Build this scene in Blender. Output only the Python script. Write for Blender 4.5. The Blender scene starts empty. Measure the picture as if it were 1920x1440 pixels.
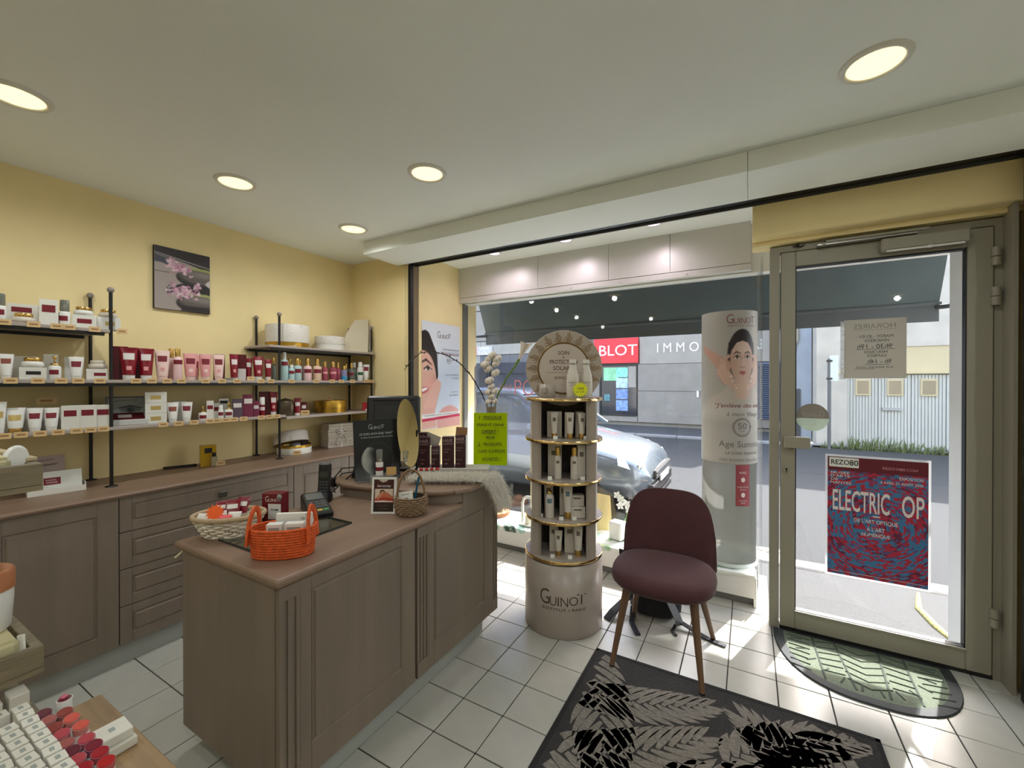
import bpy, math, random
import numpy as np
from mathutils import Vector, Matrix, Euler
R = math.radians
PI = math.pi
random.seed(7)
rng = np.random.default_rng(5)
scene = bpy.context.scene
COL = scene.collection

# ------------------------------------------------------------------ camera, sky, sun, exposure
cam = bpy.data.objects.new('camera', bpy.data.cameras.new('camera'))
COL.objects.link(cam)
cam.location = (0, 0, 1.40)
cam.rotation_euler = (R(90 - 0.2586), 0, 0.5157861)
cam.data.sensor_fit = 'HORIZONTAL'
cam.data.sensor_width = 36
cam.data.lens = 782.85 * 36 / 1920
cam.data.clip_start = 0.02
cam.data.clip_end = 200
scene.camera = cam

world = bpy.data.worlds.new('sky')
scene.world = world
world.use_nodes = True
wn = world.node_tree
wn.nodes.clear()
w_out = wn.nodes.new('ShaderNodeOutputWorld')
w_bg = wn.nodes.new('ShaderNodeBackground')
w_sky = wn.nodes.new('ShaderNodeTexSky')
w_sky.sky_type = 'NISHITA'
w_sky.sun_disc = False
w_sky.sun_elevation = R(43.6)
w_sky.sun_rotation = R(19)
w_sky.dust_density = 3.0
w_sky.ozone_density = 1.5
w_bg.inputs['Strength'].default_value = 1.75
w_mix = wn.nodes.new('ShaderNodeMix')            # thin bright haze takes the blue out of the sky
w_mix.data_type = 'RGBA'
w_mix.inputs[0].default_value = 0.5
w_mix.inputs[7].default_value = (1.0, 0.985, 0.955, 1)
wn.links.new(w_sky.outputs[0], w_mix.inputs[6])
wn.links.new(w_mix.outputs[2], w_bg.inputs['Color'])
wn.links.new(w_bg.outputs[0], w_out.inputs[0])

sun_d = bpy.data.lights.new('sun', 'SUN')
sun_d.energy = 11.0
sun_d.angle = R(0.53)
sun_d.color = (1.0, 0.975, 0.94)
sun = bpy.data.objects.new('sun', sun_d)
COL.objects.link(sun)
sun.location = (3, 12, 12)
sun.rotation_euler = Vector((0.122, 0.349, 0.352)).to_track_quat('Z', 'Y').to_euler()

scene.view_settings.view_transform = 'Standard'
scene.view_settings.look = 'None'
scene.view_settings.gamma = 1.0
scene.view_settings.use_curve_mapping = False
scene.view_settings.exposure = 0.25
LAMP_POWER = 1.7            # watts radiated by each ceiling downlight

# ------------------------------------------------------------------ materials
def lin(c):
    return tuple((x / 255 / 12.92 if x / 255 <= 0.04045 else ((x / 255 + 0.055) / 1.055) ** 2.4) for x in c)

MATS = {}
def mat(name, col, rough=0.5, metal=0.0, var=0.0, scale=20.0, bump=0.0, bscale=None, spec=0.5,
        trans=0.0, emit=0.0, stretch=None, coat=0.0, sheen=0.0, alpha=1.0, ecol=None):
    """principled material; col in sRGB 0-255; noise varies the colour by +-var and bumps the surface"""
    if name in MATS:
        return MATS[name]
    m = bpy.data.materials.new(name)
    m.use_nodes = True
    nt = m.node_tree
    b = nt.nodes['Principled BSDF']
    c = lin(col)
    b.inputs['Base Color'].default_value = (*c, 1)
    b.inputs['Roughness'].default_value = rough
    b.inputs['Metallic'].default_value = metal
    b.inputs['Specular IOR Level'].default_value = spec
    b.inputs['Transmission Weight'].default_value = trans
    b.inputs['Coat Weight'].default_value = coat
    b.inputs['Sheen Weight'].default_value = sheen
    b.inputs['Alpha'].default_value = alpha
    if emit:
        b.inputs['Emission Color'].default_value = (*(lin(ecol) if ecol else c), 1)
        b.inputs['Emission Strength'].default_value = emit
    if var or bump:
        tc = nt.nodes.new('ShaderNodeTexCoord')
        mp = nt.nodes.new('ShaderNodeMapping')
        nt.links.new(tc.outputs['Object'], mp.inputs[0])
        if stretch:
            mp.inputs['Scale'].default_value = stretch
        ns = nt.nodes.new('ShaderNodeTexNoise')
        ns.inputs['Scale'].default_value = scale
        ns.inputs['Detail'].default_value = 6
        nt.links.new(mp.outputs[0], ns.inputs['Vector'])
        if var:
            rp = nt.nodes.new('ShaderNodeValToRGB')
            rp.color_ramp.elements[0].position = 0.3
            rp.color_ramp.elements[1].position = 0.7
            rp.color_ramp.elements[0].color = (*[max(0, x * (1 - var)) for x in c], 1)
            rp.color_ramp.elements[1].color = (*[min(1, x * (1 + var)) for x in c], 1)
            nt.links.new(ns.outputs['Fac'], rp.inputs[0])
            nt.links.new(rp.outputs[0], b.inputs['Base Color'])
        if bump:
            n2 = ns
            if bscale:
                n2 = nt.nodes.new('ShaderNodeTexNoise')
                n2.inputs['Scale'].default_value = bscale
                n2.inputs['Detail'].default_value = 4
                nt.links.new(mp.outputs[0], n2.inputs['Vector'])
            bp = nt.nodes.new('ShaderNodeBump')
            bp.inputs['Strength'].default_value = bump
            bp.inputs['Distance'].default_value = 0.01
            nt.links.new(n2.outputs['Fac'], bp.inputs['Height'])
            nt.links.new(bp.outputs[0], b.inputs['Normal'])
    MATS[name] = m
    return m

def glass_mat(name, tint=(255, 255, 255), refl=0.06, milky=0.0, mcol=(230, 230, 230)):
    """thin pane: lets light straight through, mirrors a little at grazing angles, optionally milky"""
    if name in MATS:
        return MATS[name]
    m = bpy.data.materials.new(name)
    m.use_nodes = True
    nt = m.node_tree
    nt.nodes.clear()
    out = nt.nodes.new('ShaderNodeOutputMaterial')
    tr = nt.nodes.new('ShaderNodeBsdfTransparent')
    tr.inputs[0].default_value = (*lin(tint), 1)
    gl = nt.nodes.new('ShaderNodeBsdfGlossy')
    gl.inputs['Roughness'].default_value = 0.02
    # Schlick reflectance from the angle alone, the same from both faces of the pane
    ge = nt.nodes.new('ShaderNodeNewGeometry')
    def mth(op, a, b=None):
        n_ = nt.nodes.new('ShaderNodeMath')
        n_.operation = op
        for k, x in enumerate((a, b)):
            if x is None: continue
            if isinstance(x, (int, float)): n_.inputs[k].default_value = x
            else: nt.links.new(x, n_.inputs[k])
        return n_.outputs[0]
    dt = nt.nodes.new('ShaderNodeVectorMath')
    dt.operation = 'DOT_PRODUCT'
    nt.links.new(ge.outputs['Normal'], dt.inputs[0])
    nt.links.new(ge.outputs['Incoming'], dt.inputs[1])
    f5 = mth('POWER', mth('SUBTRACT', 1.0, mth('ABSOLUTE', dt.outputs['Value'])), 5.0)
    fac = mth('ADD', mth('MULTIPLY', f5, 0.8), refl * 0.5)
    mx = nt.nodes.new('ShaderNodeMixShader')
    nt.links.new(fac, mx.inputs[0])
    nt.links.new(tr.outputs[0], mx.inputs[1])
    nt.links.new(gl.outputs[0], mx.inputs[2])
    last = mx
    if milky:
        df = nt.nodes.new('ShaderNodeBsdfDiffuse')
        df.inputs[0].default_value = (*lin(mcol), 1)
        tl = nt.nodes.new('ShaderNodeBsdfTranslucent')
        tl.inputs[0].default_value = (*lin(mcol), 1)
        m3 = nt.nodes.new('ShaderNodeMixShader')
        m3.inputs[0].default_value = 0.5
        nt.links.new(df.outputs[0], m3.inputs[1])
        nt.links.new(tl.outputs[0], m3.inputs[2])
        m2 = nt.nodes.new('ShaderNodeMixShader')
        m2.inputs[0].default_value = milky
        nt.links.new(mx.outputs[0], m2.inputs[1])
        nt.links.new(m3.outputs[0], m2.inputs[2])
        last = m2
    nt.links.new(last.outputs[0], out.inputs[0])
    MATS[name] = m
    return m

def print_mat(name='printed_picture', rough=0.45, translucent=0.0):
    if name in MATS:
        return MATS[name]
    m = bpy.data.materials.new(name)
    m.use_nodes = True
    nt = m.node_tree
    b = nt.nodes['Principled BSDF']
    a = nt.nodes.new('ShaderNodeAttribute')
    a.attribute_name = 'Col'
    nt.links.new(a.outputs['Color'], b.inputs['Base Color'])
    b.inputs['Roughness'].default_value = rough
    if translucent:
        out = nt.nodes['Material Output']
        tl = nt.nodes.new('ShaderNodeBsdfTranslucent')
        nt.links.new(a.outputs['Color'], tl.inputs[0])
        mx = nt.nodes.new('ShaderNodeMixShader')
        mx.inputs[0].default_value = translucent
        nt.links.new(b.outputs[0], mx.inputs[1])
        nt.links.new(tl.outputs[0], mx.inputs[2])
        nt.links.new(mx.outputs[0], out.inputs[0])
    MATS[name] = m
    return m

# ------------------------------------------------------------------ mesh builder
class MB:
    def __init__(s):
        s.v = []; s.f = []; s.sm = []
    def add(s, vs, fs, smooth=False):
        o = len(s.v)
        s.v += [tuple(p) for p in vs]
        for f in fs:
            s.f.append(tuple(i + o for i in f)); s.sm.append(smooth)
        return s
    def box(s, x0, x1, y0, y1, z0, z1, bev=0.0):
        if bev <= 0:
            vs = [(x, y, z) for x in (x0, x1) for y in (y0, y1) for z in (z0, z1)]
            return s.add(vs, [(0, 1, 3, 2), (4, 6, 7, 5), (0, 4, 5, 1), (2, 3, 7, 6), (0, 2, 6, 4), (1, 5, 7, 3)])
        b = min(bev, (x1 - x0) * .49, (y1 - y0) * .49, (z1 - z0) * .49)
        vs = []; idx = {}
        for ix, (xa, xb) in enumerate(((x0, x0 + b), (x1, x1 - b))):
            for iy, (ya, yb) in enumerate(((y0, y0 + b), (y1, y1 - b))):
                for iz, (za, zb) in enumerate(((z0, z0 + b), (z1, z1 - b))):
                    for k, p in enumerate(((xa, yb, zb), (xb, ya, zb), (xb, yb, za))):
                        idx[ix, iy, iz, k] = len(vs); vs.append(p)
        fs = []
        g = lambda a, b_, c, k: idx[a, b_, c, k]
        fs.append((g(0,0,0,0), g(0,0,1,0), g(0,1,1,0), g(0,1,0,0)))
        fs.append((g(1,0,0,0), g(1,1,0,0), g(1,1,1,0), g(1,0,1,0)))
        fs.append((g(0,0,0,1), g(1,0,0,1), g(1,0,1,1), g(0,0,1,1)))
        fs.append((g(0,1,0,1), g(0,1,1,1), g(1,1,1,1), g(1,1,0,1)))
        fs.append((g(0,0,0,2), g(0,1,0,2), g(1,1,0,2), g(1,0,0,2)))
        fs.append((g(0,0,1,2), g(1,0,1,2), g(1,1,1,2), g(0,1,1,2)))
        for a in (0, 1):
            for c in (0, 1):
                fs.append((g(a,c,0,0), g(a,c,1,0), g(a,c,1,1), g(a,c,0,1)))
                fs.append((g(a,0,c,0), g(a,1,c,0), g(a,1,c,2), g(a,0,c,2)))
                fs.append((g(0,a,c,1), g(1,a,c,1), g(1,a,c,2), g(0,a,c,2)))
                for d in (0, 1):
                    fs.append((g(a,c,d,0), g(a,c,d,1), g(a,c,d,2)))
        return s.add(vs, fs)
    def loft(s, rings, closed=True, cap=True, smooth=True):
        n = len(rings[0]); vs = [p for r in rings for p in r]; fs = []
        for i in range(len(rings) - 1):
            for j in range(n if closed else n - 1):
                k = (j + 1) % n
                fs.append((i*n + j, i*n + k, (i+1)*n + k, (i+1)*n + j))
        s.add(vs, fs, smooth)
        if cap and closed:
            s.add(rings[0], [tuple(range(n))[::-1]])
            s.add(rings[-1], [tuple(range(n))])
        return s
    def lathe(s, prof, n=20, cx=0, cy=0, ry=1.0, cap=True, smooth=True):
        rings = [[(cx + r * math.cos(2*PI*j/n), cy + r * ry * math.sin(2*PI*j/n), z) for j in range(n)] for r, z in prof]
        return s.loft(rings, True, cap, smooth)
    def cyl(s, p0, p1, r0, r1=None, n=12, cap=True):
        return s.tube([p0, p1], [r0, r0 if r1 is None else r1], n, cap)
    def tube(s, pts, rad, n=8, cap=True, closed=False):
        pts = [Vector(p) for p in pts]
        if not hasattr(rad, '__len__'):
            rad = [rad] * len(pts)
        rings = []; up = None
        L = len(pts)
        for i, p in enumerate(pts):
            if closed:
                t = pts[(i + 1) % L] - pts[i - 1]
            else:
                t = pts[min(i + 1, L - 1)] - pts[max(i - 1, 0)]
            t.normalize()
            if up is None:
                up = Vector((0, 0, 1)) if abs(t.z) < 0.9 else Vector((1, 0, 0))
            a = t.cross(up)
            if a.length < 1e-5:
                a = t.orthogonal()
            a.normalize(); b = a.cross(t); up = b
            rings.append([tuple(p + a * (rad[i] * math.cos(2*PI*j/n)) + b * (rad[i] * math.sin(2*PI*j/n))) for j in range(n)])
        if closed:
            rings.append(rings[0])
            return s.loft(rings, True, False, True)
        return s.loft(rings, True, cap, True)
    def sphere(s, c, r, n=10, m=6, sz=1.0):
        prof = [(max(1e-4, r * math.sin(PI * i / m)), c[2] - r * sz * math.cos(PI * i / m)) for i in range(m + 1)]
        return s.lathe(prof, n, c[0], c[1])
    def prism(s, poly, z0, z1):
        n = len(poly)
        vs = [(x, y, z0) for x, y in poly] + [(x, y, z1) for x, y in poly]
        fs = [tuple(range(n))[::-1], tuple(range(n, 2*n))] + [(i, (i+1) % n, n + (i+1) % n, n + i) for i in range(n)]
        return s.add(vs, fs)
    def prism_y(s, poly, y0, y1):
        n = len(poly)
        vs = [(x, y0, z) for x, z in poly] + [(x, y1, z) for x, z in poly]
        fs = [tuple(range(n)), tuple(range(n, 2*n))[::-1]] + [(i, n + i, n + (i+1) % n, (i+1) % n) for i in range(n)]
        return s.add(vs, fs)
    def quad(s, a, b, c, d):
        return s.add([a, b, c, d], [(0, 1, 2, 3)])
    def xf(s, M):
        s.v = [tuple(M @ Vector(p)) for p in s.v]
        return s
    def mesh(s, name, m):
        me = bpy.data.meshes.new(name)
        me.from_pydata(s.v, [], s.f)
        me.polygons.foreach_set('use_smooth', s.sm)
        if m:
            me.materials.append(m)
        me.update()
        return me
    def build(s, name, m, parent=None, loc=None, rot=None):
        return link(name, s.mesh(name, m), parent, loc, rot)

def link(name, data, parent=None, loc=None, rot=None):
    o = bpy.data.objects.new(name, data)
    COL.objects.link(o)
    if parent:
        o.parent = parent
    if loc:
        o.location = loc
    if rot:
        o.rotation_euler = rot
    return o

def tag(o, label=None, cat=None, group=None, kind=None):
    if label: o['label'] = label
    if cat: o['category'] = cat
    if group: o['group'] = group
    if kind: o['kind'] = kind
    return o

def thing(name, label, cat, loc=(0, 0, 0), rz=0.0, group=None):
    o = bpy.data.objects.new(name, None)
    o.empty_display_size = 0.05
    COL.objects.link(o)
    o.location = loc
    o.rotation_euler = (0, 0, rz)
    return tag(o, label, cat, group)

def struct(name, loc=(0, 0, 0)):
    o = bpy.data.objects.new(name, None)
    COL.objects.link(o)
    o.location = loc
    o['kind'] = 'structure'
    return o

def copy_tree(o, parent=None):
    c = o.copy(); COL.objects.link(c); c.parent = parent
    for ch in list(o.children):
        copy_tree(ch, c)
    return c

# ------------------------------------------------------------------ lettering (all converted in one pass at the end)
TEXTQ = []
def lettering(pieces, m, parent=None, loc=(0, 0, 0), rot=(PI/2, 0, 0), bend=None, name='lettering', shear=0.0, ext=0.0003):
    """pieces: (string, centre x, centre y, width, height, weight); fitted into that box"""
    me = bpy.data.meshes.new(name)
    me.materials.append(m)
    o = link(name, me, parent, loc, rot)
    TEXTQ.append((me, pieces, bend, shear, ext))
    return o

def flush_text():
    tmp = []
    for q in TEXTQ:
        for pc in q[1]:
            cu = bpy.data.curves.new('tmp_text', 'FONT')
            cu.body = pc[0]
            cu.resolution_u = 3
            cu.align_x = 'CENTER'
            wgt = pc[5] if len(pc) > 5 else 0.0
            cu.offset = wgt
            cu.shear = q[3]
            ob = bpy.data.objects.new('tmp_text', cu)
            COL.objects.link(ob)
            tmp.append(ob)
    dg = bpy.context.evaluated_depsgraph_get()
    dg.update()
    k = 0
    for me, pieces, bend, shear, ext in TEXTQ:
        V = []; Fs = []
        for pc in pieces:
            t = tmp[k]; k += 1
            m2 = t.evaluated_get(dg).to_mesh()
            co = np.empty(len(m2.vertices) * 3); m2.vertices.foreach_get('co', co)
            co = co.reshape(-1, 3)
            if len(co) == 0:
                continue
            lo, hi = co.min(0), co.max(0)
            sp = np.maximum(hi - lo, 1e-6)
            co = (co - (lo + hi) / 2)
            co[:, 0] *= pc[3] / sp[0]
            if pc[4]:
                co[:, 1] *= pc[4] / sp[1]
            else:
                co[:, 1] *= pc[3] / sp[0]
            co[:, 0] += pc[1]; co[:, 1] += pc[2]; co[:, 2] = ext
            o = len(V)
            V += [tuple(p) for p in co]
            Fs += [tuple(i + o for i in p.vertices) for p in m2.polygons]
            t.evaluated_get(dg).to_mesh_clear()
        if bend:
            V = [(bend * math.sin(x / bend), y, (bend + z) * math.cos(x / bend) - bend) for x, y, z in V]
        me.from_pydata(V, [], Fs)
        me.update()
    for t in tmp:
        cu = t.data
        bpy.data.objects.remove(t)
        bpy.data.curves.remove(cu)

def logo(m, w, parent, loc, rot=(PI/2, 0, 0), bend=None, sub=True, mirror=False):
    """GUINOT wordmark: tall hanging G, thinner U I N O T; optional INSTITUT PARIS line"""
    h = w * 0.30
    wt = -0.012
    ps = [('G', -w*.40, h*.08, w*.21, h*1.02, wt), ('U', -w*.215, -h*.16, w*.14, h*.62, wt), ('I', -w*.105, -h*.16, w*.022, h*.62, wt),
          ('N', w*.02, -h*.16, w*.15, h*.62, wt), ('O', w*.212, -h*.10, w*.185, h*.60, wt), ('T', w*.385, h*.0, w*.2, h*.70, wt)]
    if sub:
        ps.append(('INSTITUT \u2022 PARIS', 0.01*w, -h*.72, w*.93, h*.19, -0.005))
    return lettering(ps, m, parent, loc, rot, bend)

# ------------------------------------------------------------------ flat printed pictures: a fine grid with one colour per vertex
def paint(name, fn, nx, ny, w, h, parent=None, loc=(0, 0, 0), rot=(PI/2, 0, 0), bend=None, m=None):
    u = np.linspace(0, 1, nx); v = np.linspace(0, 1, ny)
    U, V = np.meshgrid(u, v)
    img = fn(U, V, w / h)
    x = (U - .5) * w; y = (V - .5) * h; z = np.zeros_like(x)
    if bend:
        z = bend * np.cos(x / bend) - bend
        x = bend * np.sin(x / bend)
    co = np.stack([x, y, z], -1).reshape(-1, 3)
    idx = np.arange(nx * ny).reshape(ny, nx)
    fs = np.stack([idx[:-1, :-1], idx[:-1, 1:], idx[1:, 1:], idx[1:, :-1]], -1).reshape(-1, 4)
    me = bpy.data.meshes.new(name)
    me.from_pydata(co.tolist(), [], fs.tolist())
    at = me.color_attributes.new('Col', 'FLOAT_COLOR', 'POINT')
    c = np.clip(img.reshape(-1, 3) / 255, 0, 1)
    c = np.where(c <= .04045, c / 12.92, ((c + .055) / 1.055) ** 2.4)
    at.data.foreach_set('color', np.concatenate([c, np.ones((len(c), 1))], 1).astype(np.float32).ravel())
    me.materials.append(m or print_mat())
    me.polygons.foreach_set('use_smooth', [True] * len(me.polygons))
    me.update()
    return link(name, me, parent, loc, rot)

def soft(d, e):
    return np.clip(.5 - d / e, 0, 1)
class Pic:
    """tiny painter; x to the right in units of picture width, y up in units of picture WIDTH / aspect"""
    def __init__(s, U, V, asp, bg, e=.012):
        s.X = U; s.Y = V / asp; s.e = e
        s.I = np.ones(U.shape + (3,)) * np.array(bg, float)
    def mix(s, mask, col, op=1.0):
        mask = (mask * op)[..., None]
        s.I = s.I * (1 - mask) + np.array(col, float) * mask
    def d_ell(s, cx, cy, rx, ry, rot=0):
        c, n = math.cos(rot), math.sin(rot)
        dx, dy = s.X - cx, s.Y - cy
        a, b = c * dx + n * dy, -n * dx + c * dy
        k = np.sqrt((a / rx) ** 2 + (b / ry) ** 2)
        return (k - 1) * min(rx, ry)
    def ell(s, cx, cy, rx, ry, col, rot=0, op=1, e=None, clip=None):
        m = soft(s.d_ell(cx, cy, rx, ry, rot), e or s.e)
        s.mix(m if clip is None else m * clip, col, op)
    def cap(s, pts, rads, col, op=1, e=None, clip=None):
        d = np.full(s.X.shape, 9.)
        for (p, q, r0, r1) in zip(pts[:-1], pts[1:], rads[:-1], rads[1:]):
            vx, vy = q[0] - p[0], q[1] - p[1]
            t = np.clip(((s.X - p[0]) * vx + (s.Y - p[1]) * vy) / (vx * vx + vy * vy + 1e-12), 0, 1)
            d = np.minimum(d, np.hypot(s.X - p[0] - t * vx, s.Y - p[1] - t * vy) - (r0 + (r1 - r0) * t))
        m = soft(d, e or s.e)
        s.mix(m if clip is None else m * clip, col, op)
    def rect(s, x0, x1, y0, y1, col, op=1):
        d = np.maximum(np.abs(s.X - (x0 + x1) / 2) - (x1 - x0) / 2, np.abs(s.Y - (y0 + y1) / 2) - (y1 - y0) / 2)
        s.mix(soft(d, s.e * .6), col, op)
    def poly(s, pts, col, op=1, e=None):
        d = np.full(s.X.shape, 9.); ins = np.zeros(s.X.shape, bool)
        n = len(pts)
        for i in range(n):
            (x0, y0), (x1, y1) = pts[i], pts[(i + 1) % n]
            vx, vy = x1 - x0, y1 - y0
            t = np.clip(((s.X - x0) * vx + (s.Y - y0) * vy) / (vx * vx + vy * vy + 1e-12), 0, 1)
            d = np.minimum(d, np.hypot(s.X - x0 - t * vx, s.Y - y0 - t * vy))
            if y0 != y1:
                cr = ((y0 > s.Y) != (y1 > s.Y)) & (s.X < (x1 - x0) * (s.Y - y0) / (y1 - y0) + x0)
                ins ^= cr
        s.mix(soft(np.where(ins, -d, d), e or s.e), col, op)
# ------------------------------------------------------------------ palette
M_wall = mat('yellow_wall_paint', (242, 222, 168), .85, var=.04, scale=3, bump=.08, bscale=160)
M_wall_warm = mat('tan_corner_bead', (226, 206, 152), .7)
M_ceil = mat('white_ceiling_paint', (238, 242, 238), .8, var=.02, scale=2, bump=.05, bscale=120)
M_tile = mat('cream_floor_tile', (182, 181, 172), .28, var=.05, scale=9, bump=.03, bscale=40)
M_grout = mat('dark_grout', (40, 35, 30), .9)
M_lam = mat('white_frame_lacquer', (150, 145, 130), .45)
M_black = mat('black_metal', (16, 15, 15), .45)
M_dark = mat('dark_plastic', (24, 24, 26), .5)  # plain dark tone shared by small dark parts
M_taupe = mat('taupe_stained_oak', (128, 114, 100), .5, var=.09, scale=14, stretch=(1, 1, .08), bump=.06, bscale=60)
M_taupe_top = mat('taupe_worktop', (134, 110, 92), .42, var=.08, scale=12, stretch=(1, .1, 1), bump=.02)
M_plinth = mat('grey_plinth', (160, 163, 157), .4)
M_white = mat('white_carton', (226, 224, 216), .5)
M_whitep = mat('white_plastic', (230, 229, 224), .35)
M_gold = mat('gold_metal', (216, 186, 134), .18, metal=1.0)
M_golds = mat('brushed_gold_lacquer', (190, 150, 60), .32, metal=.85, var=.1, scale=40)
M_red = mat('crimson_pack', (128, 8, 30), .3)
M_lab = mat('wine_label', (118, 14, 34), .5)
M_tan = mat('tan_card', (208, 174, 120), .7)
M_ink = mat('black_ink', (20, 18, 18), .6)
M_glass = glass_mat('window_glass')
M_clear = glass_mat('clear_acrylic', (244, 246, 246), .1, milky=.05)

# ------------------------------------------------------------------ room shell
TS, TX, TY = 0.20232, -1.09769, 1.29736
def in_view(x, y, z=0.0):
    yaw = .5157861
    fx, fy = -math.sin(yaw), math.cos(yaw)
    rx, ry = math.cos(yaw), math.sin(yaw)
    d = x * fx + y * fy
    if d < .15: return False
    u = 960 + 782.85 * (x * rx + y * ry) / d
    w = 720 + 782.85 * (1.4 - z) / d
    return -60 < u < 1980 and w < 1520
floor = struct('floor')
MB().box(-3.4, .06, -2.4, 3.42, -.12, -.004).box(.06, 2.8, -2.4, 2.885, -.12, -.004).build('grout_bed', M_grout, floor)
tm = MB().box(.0024, TS - .0024, .0024, TS - .0024, -.012, 0, .0015).mesh('tile', M_tile)
rest = MB(); nt_ = 0
for i in range(-10, 17):
    for j in range(-18, 11):
        x, y = TX + i * TS, TY + j * TS
        if x < -2.93 or x > 2.5 or y < -2.3 or y > 3.36 or (y > 2.82 and x > -.05) : continue
        hid = (-1.84 < x and x + TS < -1.28 and y > .8 and y + TS < 1.9)
        if not hid and in_view(x + .1, y + .1) and y > .3 and x < 1.1 and y < 3.0:
            link('tile', tm, floor, (x, y, random.uniform(-.0006, 0.0006))); nt_ += 1
        else:
            rest.box(x + .002, x + TS - .002, y + .002, y + TS - .002, -.012, 0)
tag(rest.build('tiles', M_tile, floor), kind='stuff')

def wall(name, *a, m=None):
    return tag(MB().box(*a).build(name, m or M_wall), kind='structure')
wall('wall_left', -3.35, -3.2, -2.4, 2.80, -.1, 2.7)
wall('wall_back', -3.35, 2.8, -2.4, -2.25, -.1, 2.7)
wall('wall_right', 2.6, 2.75, -2.4, 3.0, -.1, 2.7, m=M_ceil)
wall('wall_front', -3.35, -2.506, 2.638, 2.80, -.1, 2.7)
tag(MB().lathe([(.02, 0.0), (.02, 2.386)], 12, -2.526, 2.65).build('trim_1', M_wall_warm), kind='structure')
wall('wall_window_side', -2.66, -2.471, 2.735, 3.60, -.1, 2.75)
wall('wall_front_right', 1.075, 2.8, 2.70, 3.05, -.1, 2.7)
tag(MB().box(-3.35, 2.8, -2.4, 2.80, 2.484, 2.70).build('ceiling', M_ceil), kind='structure')
# dropped beam over the shop front, two boards with a fine joint
beam = struct('trim_2')
MB().box(-2.6, -.0075, 2.251, 2.61, 2.388, 2.483).build('panel', M_ceil, beam)
MB().box(-.0055, 2.598, 2.251, 2.61, 2.388, 2.483).build('panel', M_ceil, beam)
# black track of the roller grille in the ceiling slot and its side guides
grille = thing('shutter_track', 'black roller shutter track in the ceiling slot with guides down both sides', 'shutter track', (0, 2.66, 2.39))
MB().box(-2.5, 1.07, -.045, .04, .006, .09).build('slot_channel', M_black, grille)
MB().box(-2.5, 1.07, .03, .042, -.008, .02).build('slot_lip', mat('dark_grey_metal', (62, 62, 60), .5), grille)
MB().box(-2.504, -2.478, -.02, .012, -2.385, -.002).build('guide', M_black, grille)
MB().box(-2.500, -2.476, .014, .072, -2.385, .0).build('guide_cover', mat('brown_guide_cover', (128, 110, 82), .6), grille)
MB().box(1.042, 1.07, -.02, .03, -2.385, -.002).build('guide', M_black, grille)
gr_r = MB()
for k in range(24):
    gr_r.box(1.034 - random.uniform(0, .006), 1.074, -.06, -.02, -2.38 + k * .098, -2.38 + (k + 1) * .098)
gr_r.build('worn_edge', mat('worn_dark_render', (58, 56, 50), .9, var=.4, scale=15, bump=.5), grille)
# window bay ceiling
tag(MB().box(-2.66, .6, 2.705, 3.6, 2.507, 2.70).build('ceiling_window_bay', M_ceil), kind='structure')
# yellow lintel above the door
lin_ = MB()
prof = [(2.70, 2.50), (2.70, 2.235)] + [(2.725 - .025 * math.cos(a), 2.235 - .03 * math.sin(a)) for a in [R(15 * k) for k in range(7)]] + [(2.775, 2.20), (2.775, 2.175), (2.90, 2.175), (2.90, 2.50)]
lin_.loft([[(x, p[0], p[1]) for p in prof] for x in (.017, 1.6)], True, True, False)
tag(lin_.build('trim_3', M_wall), kind='structure')
# white reveal on the hinge side
tag(MB().box(1.026, 1.04, 2.72, 2.90, 0, 2.2).build('trim_4', M_lam), kind='structure')

# ------------------------------------------------------------------ shop window
win = struct('window_1')
MB().box(-2.47, .07, 3.40, 3.406, .02, 2.165).build('pane', M_glass, win)
MB().box(.066, .072, 2.90, 3.40, .02, 2.165).build('pane', M_glass, win)
MB().box(-2.472, -2.445, 3.36, 3.42, .0, 2.17).build('jamb', mat('grey_window_jamb', (108, 110, 106), .5), win)
MB().box(-2.66, .62, 3.37, 3.44, 2.165, 2.52).build('head_panel', mat('white_window_head', (232, 232, 224), .5), win)
MB().box(.052, .082, 3.37, 3.42, .0, 2.165).build('corner_post', M_clear, win)
MB().box(-2.47, .05, 3.36, 3.44, -.05, .02).build('sill_rail', M_lam, win)
# speckled metal fascia above the window, four panels with fine joints and a lip below
pel = thing('window_fascia', 'beige speckled metal fascia panel hung above the shop window', 'fascia', (0, 3.30, 2.175))
Mp = mat('speckled_beige_metal', (214, 212, 206), .42, metal=.15, var=.08, scale=260)
xs = [-2.470, -1.611, -.981, -.514, .012]
for a, b in zip(xs[:-1], xs[1:]):
    MB().box(a + .0015, b - .0015, 0, .05, .045, .332).build('panel', Mp, pel)
MB().box(-2.47, .012, .004, .06, .0, .042).build('lower_lip', Mp, pel)
for x in (-2.4, -2.28, -1.3, -.05, -.4, -.9):
    MB().cyl((x, .004, .02), (x, -.004, .02), .006, n=8).build('screw', Mp, pel)

# ------------------------------------------------------------------ glazed door
door = struct('door_1')
DY = 2.815
MB().box(.105, .152, DY, DY + .07, 0, 2.168).box(.999, 1.026, DY, DY + .07, 0, 2.168).box(.152, .999, DY, DY + .07, 2.134, 2.168).build('frame', M_lam, door)
leaf = MB()
for a in ((.158, .226, .022, 2.128), (.906, .994, .022, 2.128)):
    leaf.box(a[0], a[1], DY - .012, DY + .045, a[2], a[3], .004)
leaf.box(.226, .906, DY - .012, DY + .045, 2.044, 2.128, .004)
leaf.box(.226, .906, DY - .012, DY + .045, .022, .122, .004)
leaf = leaf.build('door_leaf', M_lam, door)
gk = MB()
for a in ((.226, .231, .122, 2.044), (.901, .906, .122, 2.044), (.226, .906, .122, .127), (.226, .906, 2.036, 2.044)):
    gk.box(a[0], a[1], DY - .006, DY + .03, a[2], a[3])
gk.build('gasket', M_black, leaf)
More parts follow.
